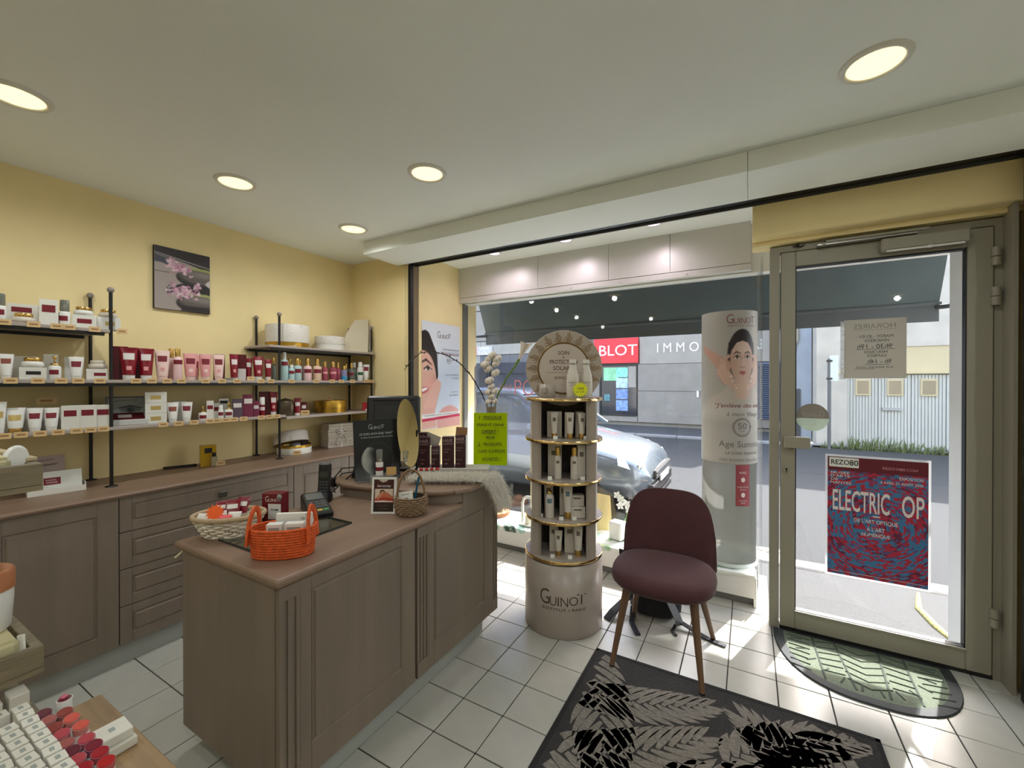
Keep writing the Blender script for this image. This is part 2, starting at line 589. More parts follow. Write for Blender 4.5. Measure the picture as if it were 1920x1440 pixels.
MB().box(.231, .901, DY + .012, DY + .018, .127, 2.036).build('pane', M_glass, leaf)
MB().box(.226, .906, DY - .02, DY - .012, .118, .126).build('glazing_bead', M_lam, leaf)
for z in (1.985, 1.80, .30):
    MB().cyl((.998, DY - .018, z), (.998, DY - .018, z + .042), .016, n=14).cyl((.998, DY - .018, z - .042), (.998, DY - .018, z - .003), .016, n=14).build('hinge', M_lam, door)
MB().box(.172, .292, DY - .05, DY - .012, 1.035, 1.098, .003).build('handle_plate', M_lam, leaf)
for z in (1.05, 1.085):
    MB().cyl((.178, DY - .012, z), (.178, DY - .02, z), .004, n=8).build('plate_screw', M_lam, leaf)
MB().lathe([(.0135, 0), (.0135, .006)], 14, 0, 0, 1.6).build('lock_rose', M_lam, leaf, (.185, DY - .012, .905), (PI/2, 0, 0))
MB().cyl((.185, DY - .0175, .912), (.185, DY - .0195, .912), .006, n=10).box(.1825, .1875, DY - .0195, DY - .0175, .892, .91).build('keyhole', M_black, leaf)
MB().box(.155, 1.0, DY + .0, DY + .08, -.003, .02).build('threshold', M_dark, door)
closer = thing('door_closer', 'pale metal door closer with folded arm on top of the glazed door', 'door closer', (.6, DY - .012, 2.06))
MB().box(-.02, .30, -.055, 0, .0, .062, .006).build('body', M_lam, closer)
MB().box(.0, .28, -.058, -.05, -.008, .0, .002).build('cover_lip', M_whitep, closer)
MB().sphere((.16, -.055, -.004), .014, 10, 6, .5).build('adjusting_cap', M_whitep, closer)
MB().box(-.26, .16, -.05, -.036, .082, .094, .002).box(-.26, -.245, -.05, -.012, .07, .094).build('arm', M_lam, closer)
MB().box(-.28, .12, -.04, -.005, .072, .08).build('slide_rail', mat('aluminium', (170, 168, 160), .35, metal=.7), closer)
wh = thing('cable_clip', 'small dark wire clip above the left corner of the door frame', 'clip', (.235, DY - .004, 2.155))
MB().tube([(-.02, 0, 0), (0, -.012, .006), (.012, -.008, -.006), (.03, 0, .004)], .004, 6).sphere((0, -.012, .0), .009, 8, 6).build('wire', M_dark, wh)
MB().tube([(0, 0, .0), (.002, -.004, .03), (0, 0, .065)], .002, 5).build('lead', M_dark, wh)

# ------------------------------------------------------------------ recessed downlights
M_diff = mat('frosted_lamp_glass', (255, 232, 170), .5, emit=1.3, ecol=(255, 236, 178))
M_diffp = mat('pink_lamp_glass', (252, 226, 250), .5, emit=1.2, ecol=(252, 226, 250))
M_ring = mat('white_lamp_trim', (222, 220, 210), .4)
def ring_mesh(r0, r1):
    prof = [(r0, .002), (r0, -.006), (r0 + .006, -.011), (r1 - .006, -.008), (r1, -.0005), (r1, .002)]
    return MB().lathe(prof, 32, cap=False).mesh('trim_ring', M_ring)
RING = ring_mesh(.078, .1)
DISC = MB().lathe([(.0001, -.0085), (.04, -.008), (.079, -.004)], 32, cap=False).mesh('diffuser', M_diff)
RING2 = ring_mesh(.046, .058)
DISC2 = MB().lathe([(.0001, -.009), (.03, -.008), (.047, -.004)], 24, cap=False).mesh('diffuser', M_diffp)
def downlight(x, y, z, label, ring=RING, disc=DISC, power=None, col=(.96, 1, 1.0), group='recessed downlights'):
    t = thing('ceiling_light', label, 'ceiling light', (x, y, z), 0, group)
    link('trim_ring', ring, t); link('diffuser', disc, t)
    ld = bpy.data.lights.new('lamp', 'SPOT')
    ld.energy = (power or LAMP_POWER) * 4 * PI / 2.0
    ld.spot_size = R(176); ld.spot_blend = .8
    ld.shadow_soft_size = 0.03
    ld.color = col
    l = bpy.data.objects.new('lamp', ld); COL.objects.link(l); l.parent = t; l.location = (0, 0, -.045)
    return t
for x, y, lab in ((-1.451, 1.669, 'round warm recessed downlight in the white ceiling above the reception counter'),
                  (-2.43, 2.016, 'round recessed downlight nearest the front left corner of the ceiling'),
                  (-2.42, 1.233, 'round recessed downlight in the ceiling over the flower picture'),
                  (-2.41, .452, 'round recessed downlight at the far left edge of the ceiling'),
                  (.37, 1.844, 'large bright recessed downlight in the ceiling in front of the door')):
    downlight(x, y, 2.4835, lab)
for x, y, lab in ((-1.4, -.3, 'added unseen downlight in the ceiling behind the camera, left'), (.4, -.2, 'added unseen downlight in the ceiling behind the camera, right'),
                  (1.7, 1.2, 'added unseen downlight in the ceiling right of the frame'), (1.6, -1.2, 'added unseen downlight in the back right corner of the ceiling'),
                  (-.5, -1.5, 'added unseen downlight near the back wall'), (-2.4, -.9, 'added unseen downlight over the left wall behind the camera')):
    downlight(x, y, 2.4835, lab, power=LAMP_POWER * (2.2 if x > 0 else 1.3))  # unseen lamps added out of view to brighten the room, stronger on the right
for x, y, lab in ((-1.896, 3.04, 'left of the three pinkish downlights above the shop window'), (-1.241, 3.03, 'middle one of the three pinkish downlights above the shop window'),
                  (-.58, 3.015, 'right of the three pinkish downlights above the shop window')):
    downlight(x, y, 2.506, lab, RING2, DISC2, .9, (1, .86, .98), 'pinkish window downlights')
# ------------------------------------------------------------------ street outside
GZ = -.12
M_asph = mat('asphalt', (50, 52, 53), .9, var=.16, scale=90, bump=.5, bscale=130)
M_pave = mat('pale_pavement', (72, 73, 73), .9, var=.14, scale=60, bump=.4, bscale=110)
M_kerb = mat('stone_kerb', (160, 158, 152), .8, var=.1, scale=20, bump=.3)
ground = struct('ground_street')
MB().box(-30, 30, 4.22, 12.6, GZ - .3, GZ).build('road', M_asph, ground)
MB().box(-30, 30, 2.885, 4.05, GZ - .3, GZ + .02).build('pavement', M_pave, ground)
for k in range(14):
    x = -6.2 + k * .72
    MB().box(x + .006, x + .714, 4.05, 4.22, GZ - .1, GZ + .035, .012).build('kerbstone', M_kerb, ground)
for k in range(12):
    x = -7.2 + k * 1.1
    MB().box(x + .006, x + 1.094, 12.0, 12.2, GZ - .1, GZ + .06, .015).build('kerbstone', mat('grey_far_kerb', (128, 128, 128), .9, var=.1), ground)
MB().box(-30, 1.0, 12.2, 14.4, GZ - .3, GZ + .05).build('far_pavement', mat('grey_far_pavement', (62, 64, 66), .9, var=.1, scale=8), ground)
cs = MB().box(-.055, .055, -.05, .05, -.05, .012, .01).mesh('cobble', mat('cobble_stone', (176, 170, 158), .9, var=.2, scale=30, bump=.5))
for a in range(8):
    for b in range(2):
        link('cobble', cs, ground, (-.62 + a * .118 + (b % 2) * .05, 4.30 + b * .112, GZ), (0, 0, random.uniform(-.1, .1)))
# weeds and cracked edge near the door
MB().tube([(1.05, 3.28, GZ + .02), (1.0, 3.5, GZ + .02), (.98, 3.72, GZ + .02), (1.05, 4.0, GZ + .02)], [.012, .022, .02, .01], 7).build('moss_edge', mat('yellow_moss', (160, 152, 96), .95, var=.3, scale=40, bump=.8), ground)

# own house front (blocks the sky above) and reveal
fac = tag(MB().box(-6, -2.66, 3.0, 3.62, -.3, 6.5).box(-2.66, 1.5, 3.445, 3.5, 2.17, 2.52).box(-2.66, 1.5, 3.445, 3.62, 2.52, 6.5).box(1.6, 6, 2.9, 3.07, -.3, 6.5).box(.6, 1.6, 2.9, 3.07, 2.6, 6.5).box(.6, 1.6, 3.07, 3.62, 2.5, 6.5).build('wall_facade', mat('shop_facade_render', (196, 194, 188), .9)), kind='structure')
tag(MB().box(.925, 1.6, 2.90, 3.07, GZ, 2.3).build('trim_5', mat('white_outer_reveal', (222, 224, 222), .6)), kind='structure')
tag(MB().box(-6, 6, -2.4, 3.6, 2.71, 2.9).build('ceiling_slab_above', M_ceil), kind='structure')

# awning: dark grey-blue fabric on a steep slope, straight valance in front, folding arms
aw = thing('awning', 'dark slate awning with straight valance outside above shop window and door', 'awning', (0, 3.6, 3.2))
M_aw = mat('slate_awning_fabric', (60, 72, 76), .85, var=.1, scale=6, bump=.1, bscale=300)
M_awd = mat('dark_valance_fabric', (66, 73, 78), .85, var=.06, scale=8)
f_ = MB()
n = 8
for k in range(n):
    t0, t1 = k / n, (k + 1) / n
    def pt(x, t, o=0):
        return (x, .03 + .57 * t, .12 - 1.345 * t - .05 * math.sin(PI * t) + o)
    f_.add([pt(-2.74, t0), pt(1.21, t0), pt(1.21, t1), pt(-2.74, t1)], [(0, 1, 2, 3)], True)
f_ = f_.build('fabric', M_aw, aw)
MB().tube([(-2.75, .60, -1.225), (1.22, .60, -1.225)], .018, 10).build('front_bar', M_awd, aw)
MB().box(-2.74, 1.21, .60, .606, -1.355, -1.215).build('valance', M_awd, aw)
for x in (-2.73, 1.20):
    MB().tube([(x * 1.13, -.1, -1.29), (x * 1.02, .5, -1.26), (x, .6, -1.25)], .017, 8).build('arm', M_awd, aw)
MB().box(-2.76, 1.18, -.02, .12, .08, .22).build('roller_case', M_awd, aw)

# facade opposite, grey stone cladding in big panels
FY = 14.3
opp = thing('stone_building', 'grey stone-clad office building across the street with red sign', 'building', (0, FY, GZ))
M_st = mat('grey_stone_cladding', (137, 132, 124), .85, var=.1, scale=2.5, bump=.25, bscale=22)
M_st2 = mat('light_stone_band', (152, 147, 138), .85, var=.07, scale=2.5, bump=.2, bscale=22)
D = -GZ
MB().box(-14, 1.36, .12, 4, 0, 6.3).build('core_wall', M_st, opp)
for x0, x1, z0, z1, m in ((-3.25, -1.0, 1.1, 2.0, M_st), (-1.0, 1.35, 1.1, 2.0, M_st), (-3.25, -1.0, .05, 1.1, M_st), (-1.0, 1.35, .05, 1.1, M_st),
                          (-3.2, 1.36, 2.0, 3.05, M_st2), (-9.6, -4.9, 2.5, 3.05, M_st2), (-4.6, -3.25, .05, .28, M_st), (-14, -9.4, .05, 1.9, M_st), (-14, -9.6, 1.9, 3.05, M_st2),
                          (-4.95, -4.55, .05, 2.0, M_st), (-14, 1.36, 3.07, 4.3, M_st), (-14, 1.36, 4.32, 6.3, M_st)):
    MB().box(x0 + .008, x1 - .008, 0, .13, z0 + D + .006, z1 + D - .006, .006).build('stone_panel', m, opp)
# display window with property cards
wd = MB().box(-4.55, -3.29, .02, .12, .28 + D, 2.0 + D).build('shop_window', mat('dark_window_glass', (40, 44, 52), .08, spec=.8), opp)
MB().box(-4.57, -3.27, -.02, .03, .24 + D, .30 + D).box(-4.57, -3.27, -.02, .03, 1.95 + D, 2.02 + D).box(-4.57, -4.51, -.02, .03, .3 + D, 1.96 + D).build('window_frame', M_dark, wd)
cards = ((.42, .78), (.82, 1.16), (1.2, 1.54), (1.57, 1.9))
for k, (z0, z1) in enumerate(cards):
    MB().box(-3.98, -3.58, -.005, .015, z0 + D, z1 + D).build('property_card', mat('card_pale_%d' % k, [(120, 150, 200), (110, 138, 190), (170, 200, 214), (130, 220, 190)][k], .4, var=.5, scale=9), wd)
MB().box(-4.42, -3.9, -.004, .012, 1.45 + D, 1.9 + D).build('property_card', mat('card_lime', (130, 196, 150), .4, var=.4, scale=5), wd)
MB().box(-4.4, -4.2, -.004, .012, .75 + D, .98 + D).build('property_card', mat('card_teal', (80, 130, 138), .4, var=.3, scale=9), wd)
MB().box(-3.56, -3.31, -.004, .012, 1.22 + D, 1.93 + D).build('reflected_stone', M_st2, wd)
sg = MB().box(-4.75, -3.22, -.08, .0, 2.05 + D, 2.9 + D).build('red_sign', mat('sign_red', (226, 36, 48), .45), opp)
lettering([('BLOT', 0, 0, 1.3, .36, 0)], M_whitep, sg, (-3.9, -.085, 2.49 + D))
lettering([('I M M O B I L I E R', 0, 0, 2.9, .30, 0)], M_whitep, opp, (-1.17, -.008, 2.52 + D), (PI/2, 0, 0), ext=.01)
MB().box(-1.42, -1.36, -.06, 0, .93 + D, 1.12 + D).build('alarm_box', M_whitep, opp)
# garage opening on the left: dark sheet for shade, lintel and two dark leaves
MB().box(-9.6, -4.9, -.02, .14, 1.75 + D, 2.48 + D).build('dark_lintel', mat('dark_grey_lintel', (92, 94, 98), .8), opp)
rc = MB().box(-9.4, -4.95, .1, .13, 0, 1.75 + D).build('garage_opening', mat('garage_shade', (40, 44, 52), .6), opp)
for k in range(5):
    MB().box(-9.35 + k * .88, -8.52 + k * .88, .06, .1, .1, 1.7 + D).build('gate_leaf', mat('garage_leaf', (66, 72, 82), .4, var=.2, scale=3), rc)
MB().box(-9.66, -9.3, -.03, .13, 0, 1.95 + D).build('corner_pier', M_dark, opp)
# small red and white sign further left
s2 = MB().box(-9.95, -9.0, -.06, 0, 2.5 + D, 2.85 + D).build('lettered_sign', mat('small_sign_grey', (178, 176, 172), .6), opp)
MB().box(-9.95, -9.75, -.07, -.06, 2.5 + D, 2.66 + D).box(-9.95, -9.75, -.07, -.06, 2.69 + D, 2.85 + D).build('red_square', mat('sign_red2', (214, 60, 66), .5), s2)
lettering([('VER', 0, .09, .5, .14, .004), ('LOU', 0, -.09, .5, .14, .004)], M_whitep, s2, (-9.36, -.066, 2.675 + D))
# louvred shutter at the right end of the stone building
sh = MB().box(.02, 1.2, -.01, .1, .3 + D, 2.0 + D).build('louvre_shutter', mat('slate_louvre', (60, 66, 80), .6), opp)
lv = MB()
for k in range(26):
    z = .32 + D + k * .064
    lv.add([(.02, -.06, z), (1.2, -.06, z), (1.2, -.012, z + .05), (.02, -.012, z + .05)], [(0, 1, 2, 3)])
tag(lv.build('slats', mat('slate_louvre_slat', (84, 92, 110), .5), sh), kind='stuff')

# taller pale house at the far left end of the street
hl = thing('corner_house', 'pale tall house seen past the left end of the awning', 'building', (-14.5, 12.0, GZ))
MB().box(-6, -.3, 0, 8, 0, 9).build('wall', mat('pale_house_render', (206, 204, 200), .9, var=.06, scale=1.5, bump=.2), hl)
for z in (2.2, 4.6):
    w_ = MB().box(-2.6, -1.5, -.05, .02, z, z + 1.5).build('window', M_lam, hl)
    for a in (-2.52, -2.02):
        MB().box(a, a + .44, -.06, -.04, z + .08, z + 1.42).build('pane', mat('dark_window_glass', (40, 44, 52)), w_)
MB().box(-6.1, -.2, -.15, .1, 2.0, 2.12).build('string_course', M_kerb, hl)

# white garage across the street
gy = 12.2
gg = thing('white_garage', 'low whitewashed garage across the street with ribbed white doors', 'building', (0, gy, GZ))
M_wh = mat('stained_whitewash', (178, 172, 160), .9, var=.12, scale=2.2, bump=.3, bscale=14)
M_cr = mat('cream_render', (184, 172, 138), .9, var=.05, scale=2)
MB().box(1.40, 1.98, 0, 3, 0, 4.9).build('wall_pier', M_wh, gg)
MB().box(1.98, 8.5, .02, 3, 1.57 + D, 2.3).build('lintel_band', M_cr, gg)
MB().box(1.98, 8.5, .0, 3, 2.3, 4.9).build('upper_wall', M_wh, gg)
MB().box(1.75, 8.5, -.03, .03, 1.585 + D, 1.655 + D).build('lintel_lip', M_cr, gg)
MB().box(1.36, 8.5, -.06, 3.02, 4.9, 4.98).build('coping', M_kerb, gg)
MB().box(1.98, 8.5, .2, 3, 0, 1.6 + D).build('back_wall', M_dark, gg)
M_rib = mat('white_ribbed_door', (176, 178, 171), .6, var=.06, scale=3, stretch=(1, 1, .2))
for k in range(7):
    x0 = 1.99 + k * .555
    lf = MB(); nr = 10
    w1 = .548 / nr
    for q in range(nr):
        xa = x0 + q * w1
        lf.box(xa, xa + w1 * .68, .05, .11, .02, 1.56 + D).box(xa + w1 * .68, xa + w1, .07, .11, .02, 1.56 + D)
    o = lf.build('door_leaf', M_rib, gg)
    if k < 6:
        x1 = x0 + .14
        fr = MB().box(x1, x1 + .27, .02, .09, 1.10 + D, 1.47 + D).build('light_frame', M_cr, o)
        MB().box(x1 + .035, x1 + .235, .01, .022, 1.14 + D, 1.43 + D).build('pane', mat('brown_pane', (128, 116, 92), .25), o)
MB().box(2.60, 2.93, .0, .06, .77 + D, .83 + D).build('letter_slot', mat('grey_slot', (150, 150, 146), .5), gg)
# neighbouring blue-grey house strip between the two
nb = thing('narrow_house', 'narrow blue-grey house strip with drainpipe between stone building and garage', 'building', (0.85, 13.2, GZ))
MB().box(0.02, .53, -.3, .3, 0, 4.6).build('wall', mat('blue_grey_render', (150, 160, 172), .9, var=.12, scale=2), nb)
MB().tube([(.12, -.35, .0), (.12, -.35, 2.3), (.22, -.35, 2.6), (.22, -.35, 4.4)], .04, 8).build('drainpipe', M_lam, nb)
MB().box(.03, .3, -.33, -.3, .1, 1.35).build('dark_door', mat('slate_door', (64, 70, 78), .6), nb)
# street sign post, seen from behind
sp = thing('street_sign', 'slim grey post with small sign plate in front of the white garage', 'sign post', (1.585, 11.75, GZ))
MB().cyl((0, 0, 0), (0, 0, 2.05), .035, n=10).build('post', mat('galvanised_grey', (86, 88, 90), .5), sp)
MB().box(.0, .16, -.03, -.01, 1.55, 2.12).build('sign_plate', mat('sign_plate_pale', (190, 204, 214), .5), sp)
for z in (1.6, 2.0):
    MB().box(-.05, .05, -.045, .045, z - .02, z + .02).build('clamp', M_dark, sp)
# weeds along the garage foot
wd_ = MB()
for k in range(900):
    x = 1.45 + rng.random() ** .8 * 3.4
    y = 11.93 + rng.random() * .14
    h = .05 + rng.random() ** 2 * .24 * (1.2 if 1.9 < x < 3.2 else .7)
    a = rng.random() * 6.3; l = rng.random() * .12
    dx, dy = math.cos(a), math.sin(a)
    wd_.add([(x - dy*.012, y + dx*.012, GZ), (x + dy*.012, y - dx*.012, GZ), (x + dx*l*.5 + dy*.006, y + dy*l*.5, GZ + h*.7), (x + dx*l, y + dy*l, GZ + h)], [(0, 1, 2), (0, 2, 3)])
tag(wd_.build('weeds', mat('weed_green', (92, 106, 62), .8, var=.35, scale=8)), 'green weeds growing along the foot of the white garage', 'weeds', kind='stuff')
MB_ = MB().box(1.3, 8.5, 12.0, 12.22, GZ - .2, GZ + .04).build('garage_footing', M_pave, ground)
# ------------------------------------------------------------------ back worktop with cabinets along the left wall
def routed_panel(x, y0, y1, z0, z1, m_in, dep=.004, w=.006, face=1):
    """shallow raised field on a front at plane x (front faces +x)"""
    b = MB()
    pr = [(0, dep), (w, 0), (w * 2.2, dep)]
    rings = []
    for k, (i, d) in enumerate(((0, .0005), (w * .6, -dep), (w * 1.6, -dep), (w * 2.4, .002))):
        rings.append([(x + d, y0 + i, z0 + i), (x + d, y1 - i, z0 + i), (x + d, y1 - i, z1 - i), (x + d, y0 + i, z1 - i)])
    b.loft(rings, True, False, False)
    b.add(rings[-1], [(0, 1, 2, 3)])
    return b
def front(name, parent, x, y0, y1, z0, z1, py0, py1, pz0, pz1, th=.018):
    """door or drawer front: rails and stiles around a sunk bead and a raised field"""
    b = MB()
    b.box(x - th, x, y0, py0, z0, z1, .0015).box(x - th, x, py1, y1, z0, z1, .0015)
    b.box(x - th, x, py0, py1, z0, pz0).box(x - th, x, py0, py1, pz1, z1)
    o = b.build(name, M_taupe, parent)
    routed_panel(x, py0, py1, pz0, pz1, M_taupe).box(x - th, x - .006, py0, py1, pz0, pz1).build('raised_field', M_taupe, o)
    return o
XF = -2.68
ZB, ZT = .105, .834
def cabinet(label, y0, y1):
    t = thing('base_cabinet', label, 'cabinet', (0, 0, 0), 0, None)
    MB().box(-3.18, XF - .02, y0 + .002, y1 - .002, ZB, ZT - .005).build('carcass', mat('dark_carcass', (58, 50, 44), .7), t)  # carcass colour darkened to paint the shade in the gaps between fronts
    MB().box(-3.15, -2.707, y0, y1, 0.0, ZB).build('plinth', M_plinth, t)
    return t
c1 = cabinet('taupe base cabinet with two tall panelled doors at the left end of the worktop', -.53, .827)
for a in (-.527, -.076, .375):
    d_ = front('door', c1, XF, a + .002, a + .450, ZB, ZT, a + .082, a + .372, .184, .762)
    if a > 0: pass
kb = MB().lathe([(.012, 0), (.01, .012), (.018, .02), (.018, .026), (.012, .03)], 12).build('knob', mat('bronze_knob', (70, 58, 46), .4, metal=.6), d_, (XF + .0, .42, .73), (0, PI/2, 0))
c2 = cabinet('taupe drawer cabinet with four wide panelled drawers in the middle of the worktop', .827, 1.73)
for z0, z1 in ((.659, ZT), (.476, .655), (.293, .472), (ZB, .289)):
    d_ = front('drawer', c2, XF, .829, 1.728, z0, z1, .877, 1.688, z0 + .045, z1 - .04)
    if z0 > .2:
        MB().box(0, .012, -.006, .006, -.006, .006).box(.01, .024, -.02, .02, -.017, .017, .003).build('knob', mat('pewter_knob', (96, 92, 84), .4, metal=.7), d_, (XF, 1.285, (z0 + z1) / 2 + .0))
c3 = cabinet('pale lit taupe cabinet at the window end of the worktop behind the cordless phone', 1.73, 2.632)
for a in (1.73, 2.18):
    front('door', c3, XF, a + .002, a + .448, ZB, ZT, a + .07, a + .38, .184, .762)
wt = MB()
prof = [(-3.199, .855), (-2.672, .855), (-2.664, .851), (-2.66, .845), (-2.662, .837), (-2.668, .832), (-3.199, .832)]
wt.loft([[(x, y, z) for x, z in prof] for y in (-.53, 2.634)], True, True, False)
tag(wt.build('worktop', M_taupe_top), 'long taupe wood worktop running along the yellow wall over cabinets', 'worktop')

# ------------------------------------------------------------------ iron wall shelving, three bays
sh_ = thing('wall_shelving', 'black iron shelving with ball finials and taupe boards standing on the worktop', 'shelving', (-3.04, .86, .855))
M_ball = mat('taupe_ball', (140, 128, 120), .5)
M_board = mat('taupe_shelf_board', (170, 158, 150), .5, var=.05, scale=10, stretch=(1, .1, 1))
def pole(x, y, top):
    p = MB().cyl((0, 0, 0), (0, 0, top - .855), .0080, n=10).build('pole', M_black, sh_, (x + 3.04, y - .86, 0))
    MB().sphere((0, 0, top - .855 + .012), .0155, 12, 8).build('finial', M_ball, p)
    MB().lathe([(.026, 0), (.026, .004), (.011, .008)], 14).build('foot', M_black, p)
for y in (-.04, .863, 1.761, 2.592):
    for x in (-2.893, -3.18):
        pole(x, y, 1.868)
def shelf(y0, y1, z, x0=-3.192, x1=-2.878, frame=True):
    b = MB().box(x0, x1, y0, y1, z - .017, z, .002)
    o = b.build('shelf_board', M_board, sh_, (3.04, -.86, -.855))
    if frame:
        f = MB().box(x1 - .026, x1 - .006, y0 + .02, y1 - .02, z - .033, z - .0175)
        f.box(x0 + .004, x0 + .022, y0 + .02, y1 - .02, z - .033, z - .0175)
        f.build('rail', M_black, o)
ZS = {'top': 1.672, 'mid': 1.412, 'low': 1.166, 'rtop': 1.660, 'rlow': 1.150}
shelf(-.10, .856, ZS['top'])
shelf(-.10, 2.62, ZS['mid'])
shelf(-.10, 1.80, ZS['low'], frame=False)
shelf(1.806, 2.61, ZS['rlow'], frame=False)
shelf(1.68, 2.62, ZS['rtop'])

# ------------------------------------------------------------------ flower picture on the left wall
M_canvas = mat('canvas_edge', (40, 34, 32), .7)
def flowers(U, V, a):
    p = Pic(U, V, a, (158, 146, 140), .012)
    H = 1 / a
    rg = np.random.default_rng(3)
    p.poly([(0, H), (1, H), (1, H * .72), (.55, H * .8), (0, H * .87)], (38, 32, 36))
    p.cap([(0, H * .89), (.4, H * .845), (1, H * .78)], [.01, .012, .01], (150, 146, 146))
    p.poly([(0, H * .86), (.35, H * .81), (.3, H * .7), (.12, H * .74), (0, H * .74)], (60, 62, 74))
    def stone(cx, cy):
        p.ell(cx, cy - .05, .46, .20, (26, 20, 20))
        p.ell(cx + .02, cy, .44, .16, (92, 82, 78), e=.06)
        p.ell(cx + .05, cy + .06, .32, .06, (140, 132, 126), e=.1, op=.8)
        p.cap([(cx - .3, cy + .16), (cx + .1, cy + .17), (cx + .5, cy + .08)], [.02, .03, .03], (150, 158, 92))
    stone(.83, H * .60)
    p.ell(.72, H * .38, .36, .12, (22, 16, 18))
    stone(.83, H * .17)
    p.poly([(.9, H * .5), (1, H * .44), (1, H * .58), (.95, H * .55)], (196, 188, 184))
    p.poly([(.45, 0), (1, 0), (1, H * .1), (.5, H * .09)], (30, 22, 22), e=.04)
    for cx, cy, sx, sy, n in ((.42, H * .70, .22, .11, 46), (.45, H * .33, .28, .14, 60), (.3, H * .8, .06, .05, 8), (.76, H * .43, .06, .05, 9)):
        for _ in range(n):
            x, y = cx + rg.normal() * sx * .5, cy + rg.normal() * sy * .5
            c = [(206, 160, 180), (222, 190, 204), (170, 116, 140), (192, 150, 168)][rg.integers(4)]
            for k in range(3):
                t = rg.random() * 6.3
                p.ell(x + .02 * math.cos(t), y + .02 * math.sin(t), .028, .014, c, t, e=.012)
    for _ in range(14):
        p.ell(.2 + rg.random() * .12, H * (.27 + rg.random() * .13), .02, .012, (66, 54, 72), rg.random() * 3)
    p.cap([(0, H * .595), (.25, H * .60)], [.006, .006], (60, 44, 40))
    return p.I
art = thing('flower_picture', 'square canvas print of pink orchids on wet black stones on yellow wall', 'picture', (-3.20, 1.302, 2.053), PI/2)
MB().box(-.152, .152, -.022, -.001, -.194, .194).build('canvas', M_canvas, art)
paint('print', flowers, 80, 100, .304, .388, art, (0, -.0226, 0))

# ------------------------------------------------------------------ reception counter
ct = thing('reception_counter', 'taupe oak reception counter with fluted posts, panelled front and raised curved bar', 'counter', (-1.56, 1.40, 0))
O = (1.56, -1.40, 0)
CF = -1.262
def cbuild(mb, name, m=M_taupe, parent=ct):
    return mb.build(name, m, parent, O if parent is ct else None)
def prism_plan(poly, z0, z1):
    return MB().prism(poly, z0, z1)
cbuild(MB().box(-1.874, CF - .02, .768, 2.03, .094, .758), 'carcass')
cbuild(MB().box(-1.82, -1.297, .82, 1.95, 0, .094), 'plinth', M_plinth)
cbuild(MB().box(-1.876, CF - .02, .763, .7675, .094, .758), 'end_panel')
def cfront(y0, y1, py0, py1, pz0, pz1, z1=.758):
    b = MB().box(CF - .018, CF, y0, py0, .094, z1, .0015).box(CF - .018, CF, py1, y1, .094, z1, .0015)
    b.box(CF - .018, CF, py0, py1, .094, pz0).box(CF - .018, CF, py0, py1, pz1, z1)
    o = cbuild(b, 'front_panel')
    routed_panel(CF, py0, py1, pz0, pz1, M_taupe).box(CF - .018, CF - .006, py0, py1, pz0, pz1).build('raised_field', M_taupe, o)
cfront(.836, 1.372, .876, 1.289, .199, .715)
cfront(1.46, 2.0, 1.497, 1.917, .195, .71, z1=.785)
def post(y0, y1, n, z1=.758):
    b = MB().box(CF - .018, CF - .006, y0, y1, .094, z1)
    w = (y1 - y0) / (2 * n + 1)
    for k in range(n + 1):
        b.box(CF - .007, CF, y0 + 2 * k * w, y0 + (2 * k + 1) * w, .16, z1 - .045, .0015)
    b.box(CF - .007, CF, y0, y1, z1 - .045, z1).box(CF - .007, CF, y0, y1, .094, .16)
    cbuild(b, 'fluted_post')
post(.765, .836, 2)
post(1.386, 1.46, 3)
cbuild(MB().box(CF - .018, CF - .012, 1.372, 1.386, .094, .758), 'shadow_gap', M_dark)
post(2.0, 2.055, 2, .78)
# worktop with bullnose edge
poly = [(-1.918, .752), (-1.252, .752), (-1.252, 1.70), (-1.40, 1.70), (-1.918, 1.62)]
def bullnose(poly, z0, z1, r=.012):
    b = MB(); rings = []
    cx = sum(p[0] for p in poly) / len(poly); cy = sum(p[1] for p in poly) / len(poly)
    n = len(poly)
    def inset(d):
        out = []
        for i in range(n):
            p0, p1, p2 = Vector(poly[i - 1]), Vector(poly[i]), Vector(poly[(i + 1) % n])
            a = (p1 - p0).normalized(); c = (p2 - p1).normalized()
            na, nc = Vector((-a.y, a.x)), Vector((-c.y, c.x))
            bis = (na + nc).normalized(); k = d / max(.3, bis.dot(na))
            out.append(p1 + bis * k)
        return out
    h = (z1 - z0) / 2
    for k in range(7):
        t = -PI/2 + PI * k / 6
        ins = inset(r * (1 - math.cos(t)))
        rings.append([(p.x, p.y, z0 + h + h * math.sin(t)) for p in ins])
    return b.loft(rings, True, True, False)
cbuild(bullnose(poly, .759, .79), 'counter_top', M_taupe_top)
# raised bar: curved front wall above the worktop
base = [(-2.02, 1.58), (-1.91, 1.515), (-1.72, 1.535), (-1.52, 1.58), (-1.38, 1.61), (-1.30, 1.66), (-1.262, 1.73)]
def smooth_line(pts, n=6):
    out = []
    for i in range(len(pts) - 1):
        p0, p1, p2, p3 = [Vector(pts[max(0, min(len(pts) - 1, i + d))]) for d in (-1, 0, 1, 2)]
        for k in range(n):
            t = k / n
            out.append(.5 * ((2 * p1) + (p2 - p0) * t + (2 * p0 - 5 * p1 + 4 * p2 - p3) * t * t + (3 * p1 - p0 - 3 * p2 + p3) * t ** 3))
    out.append(Vector(pts[-1]))
    return [tuple(p) for p in out]
bl = smooth_line(base)
front_l = bl + [(CF, 1.80), (CF, 1.90)]
rb = MB()
ZR = .862
ends = [(CF, 1.90 + .155 * math.sin(R(a)), ZR - .08 + .08 * math.cos(R(a)) - .0) for a in range(0, 91, 15)]
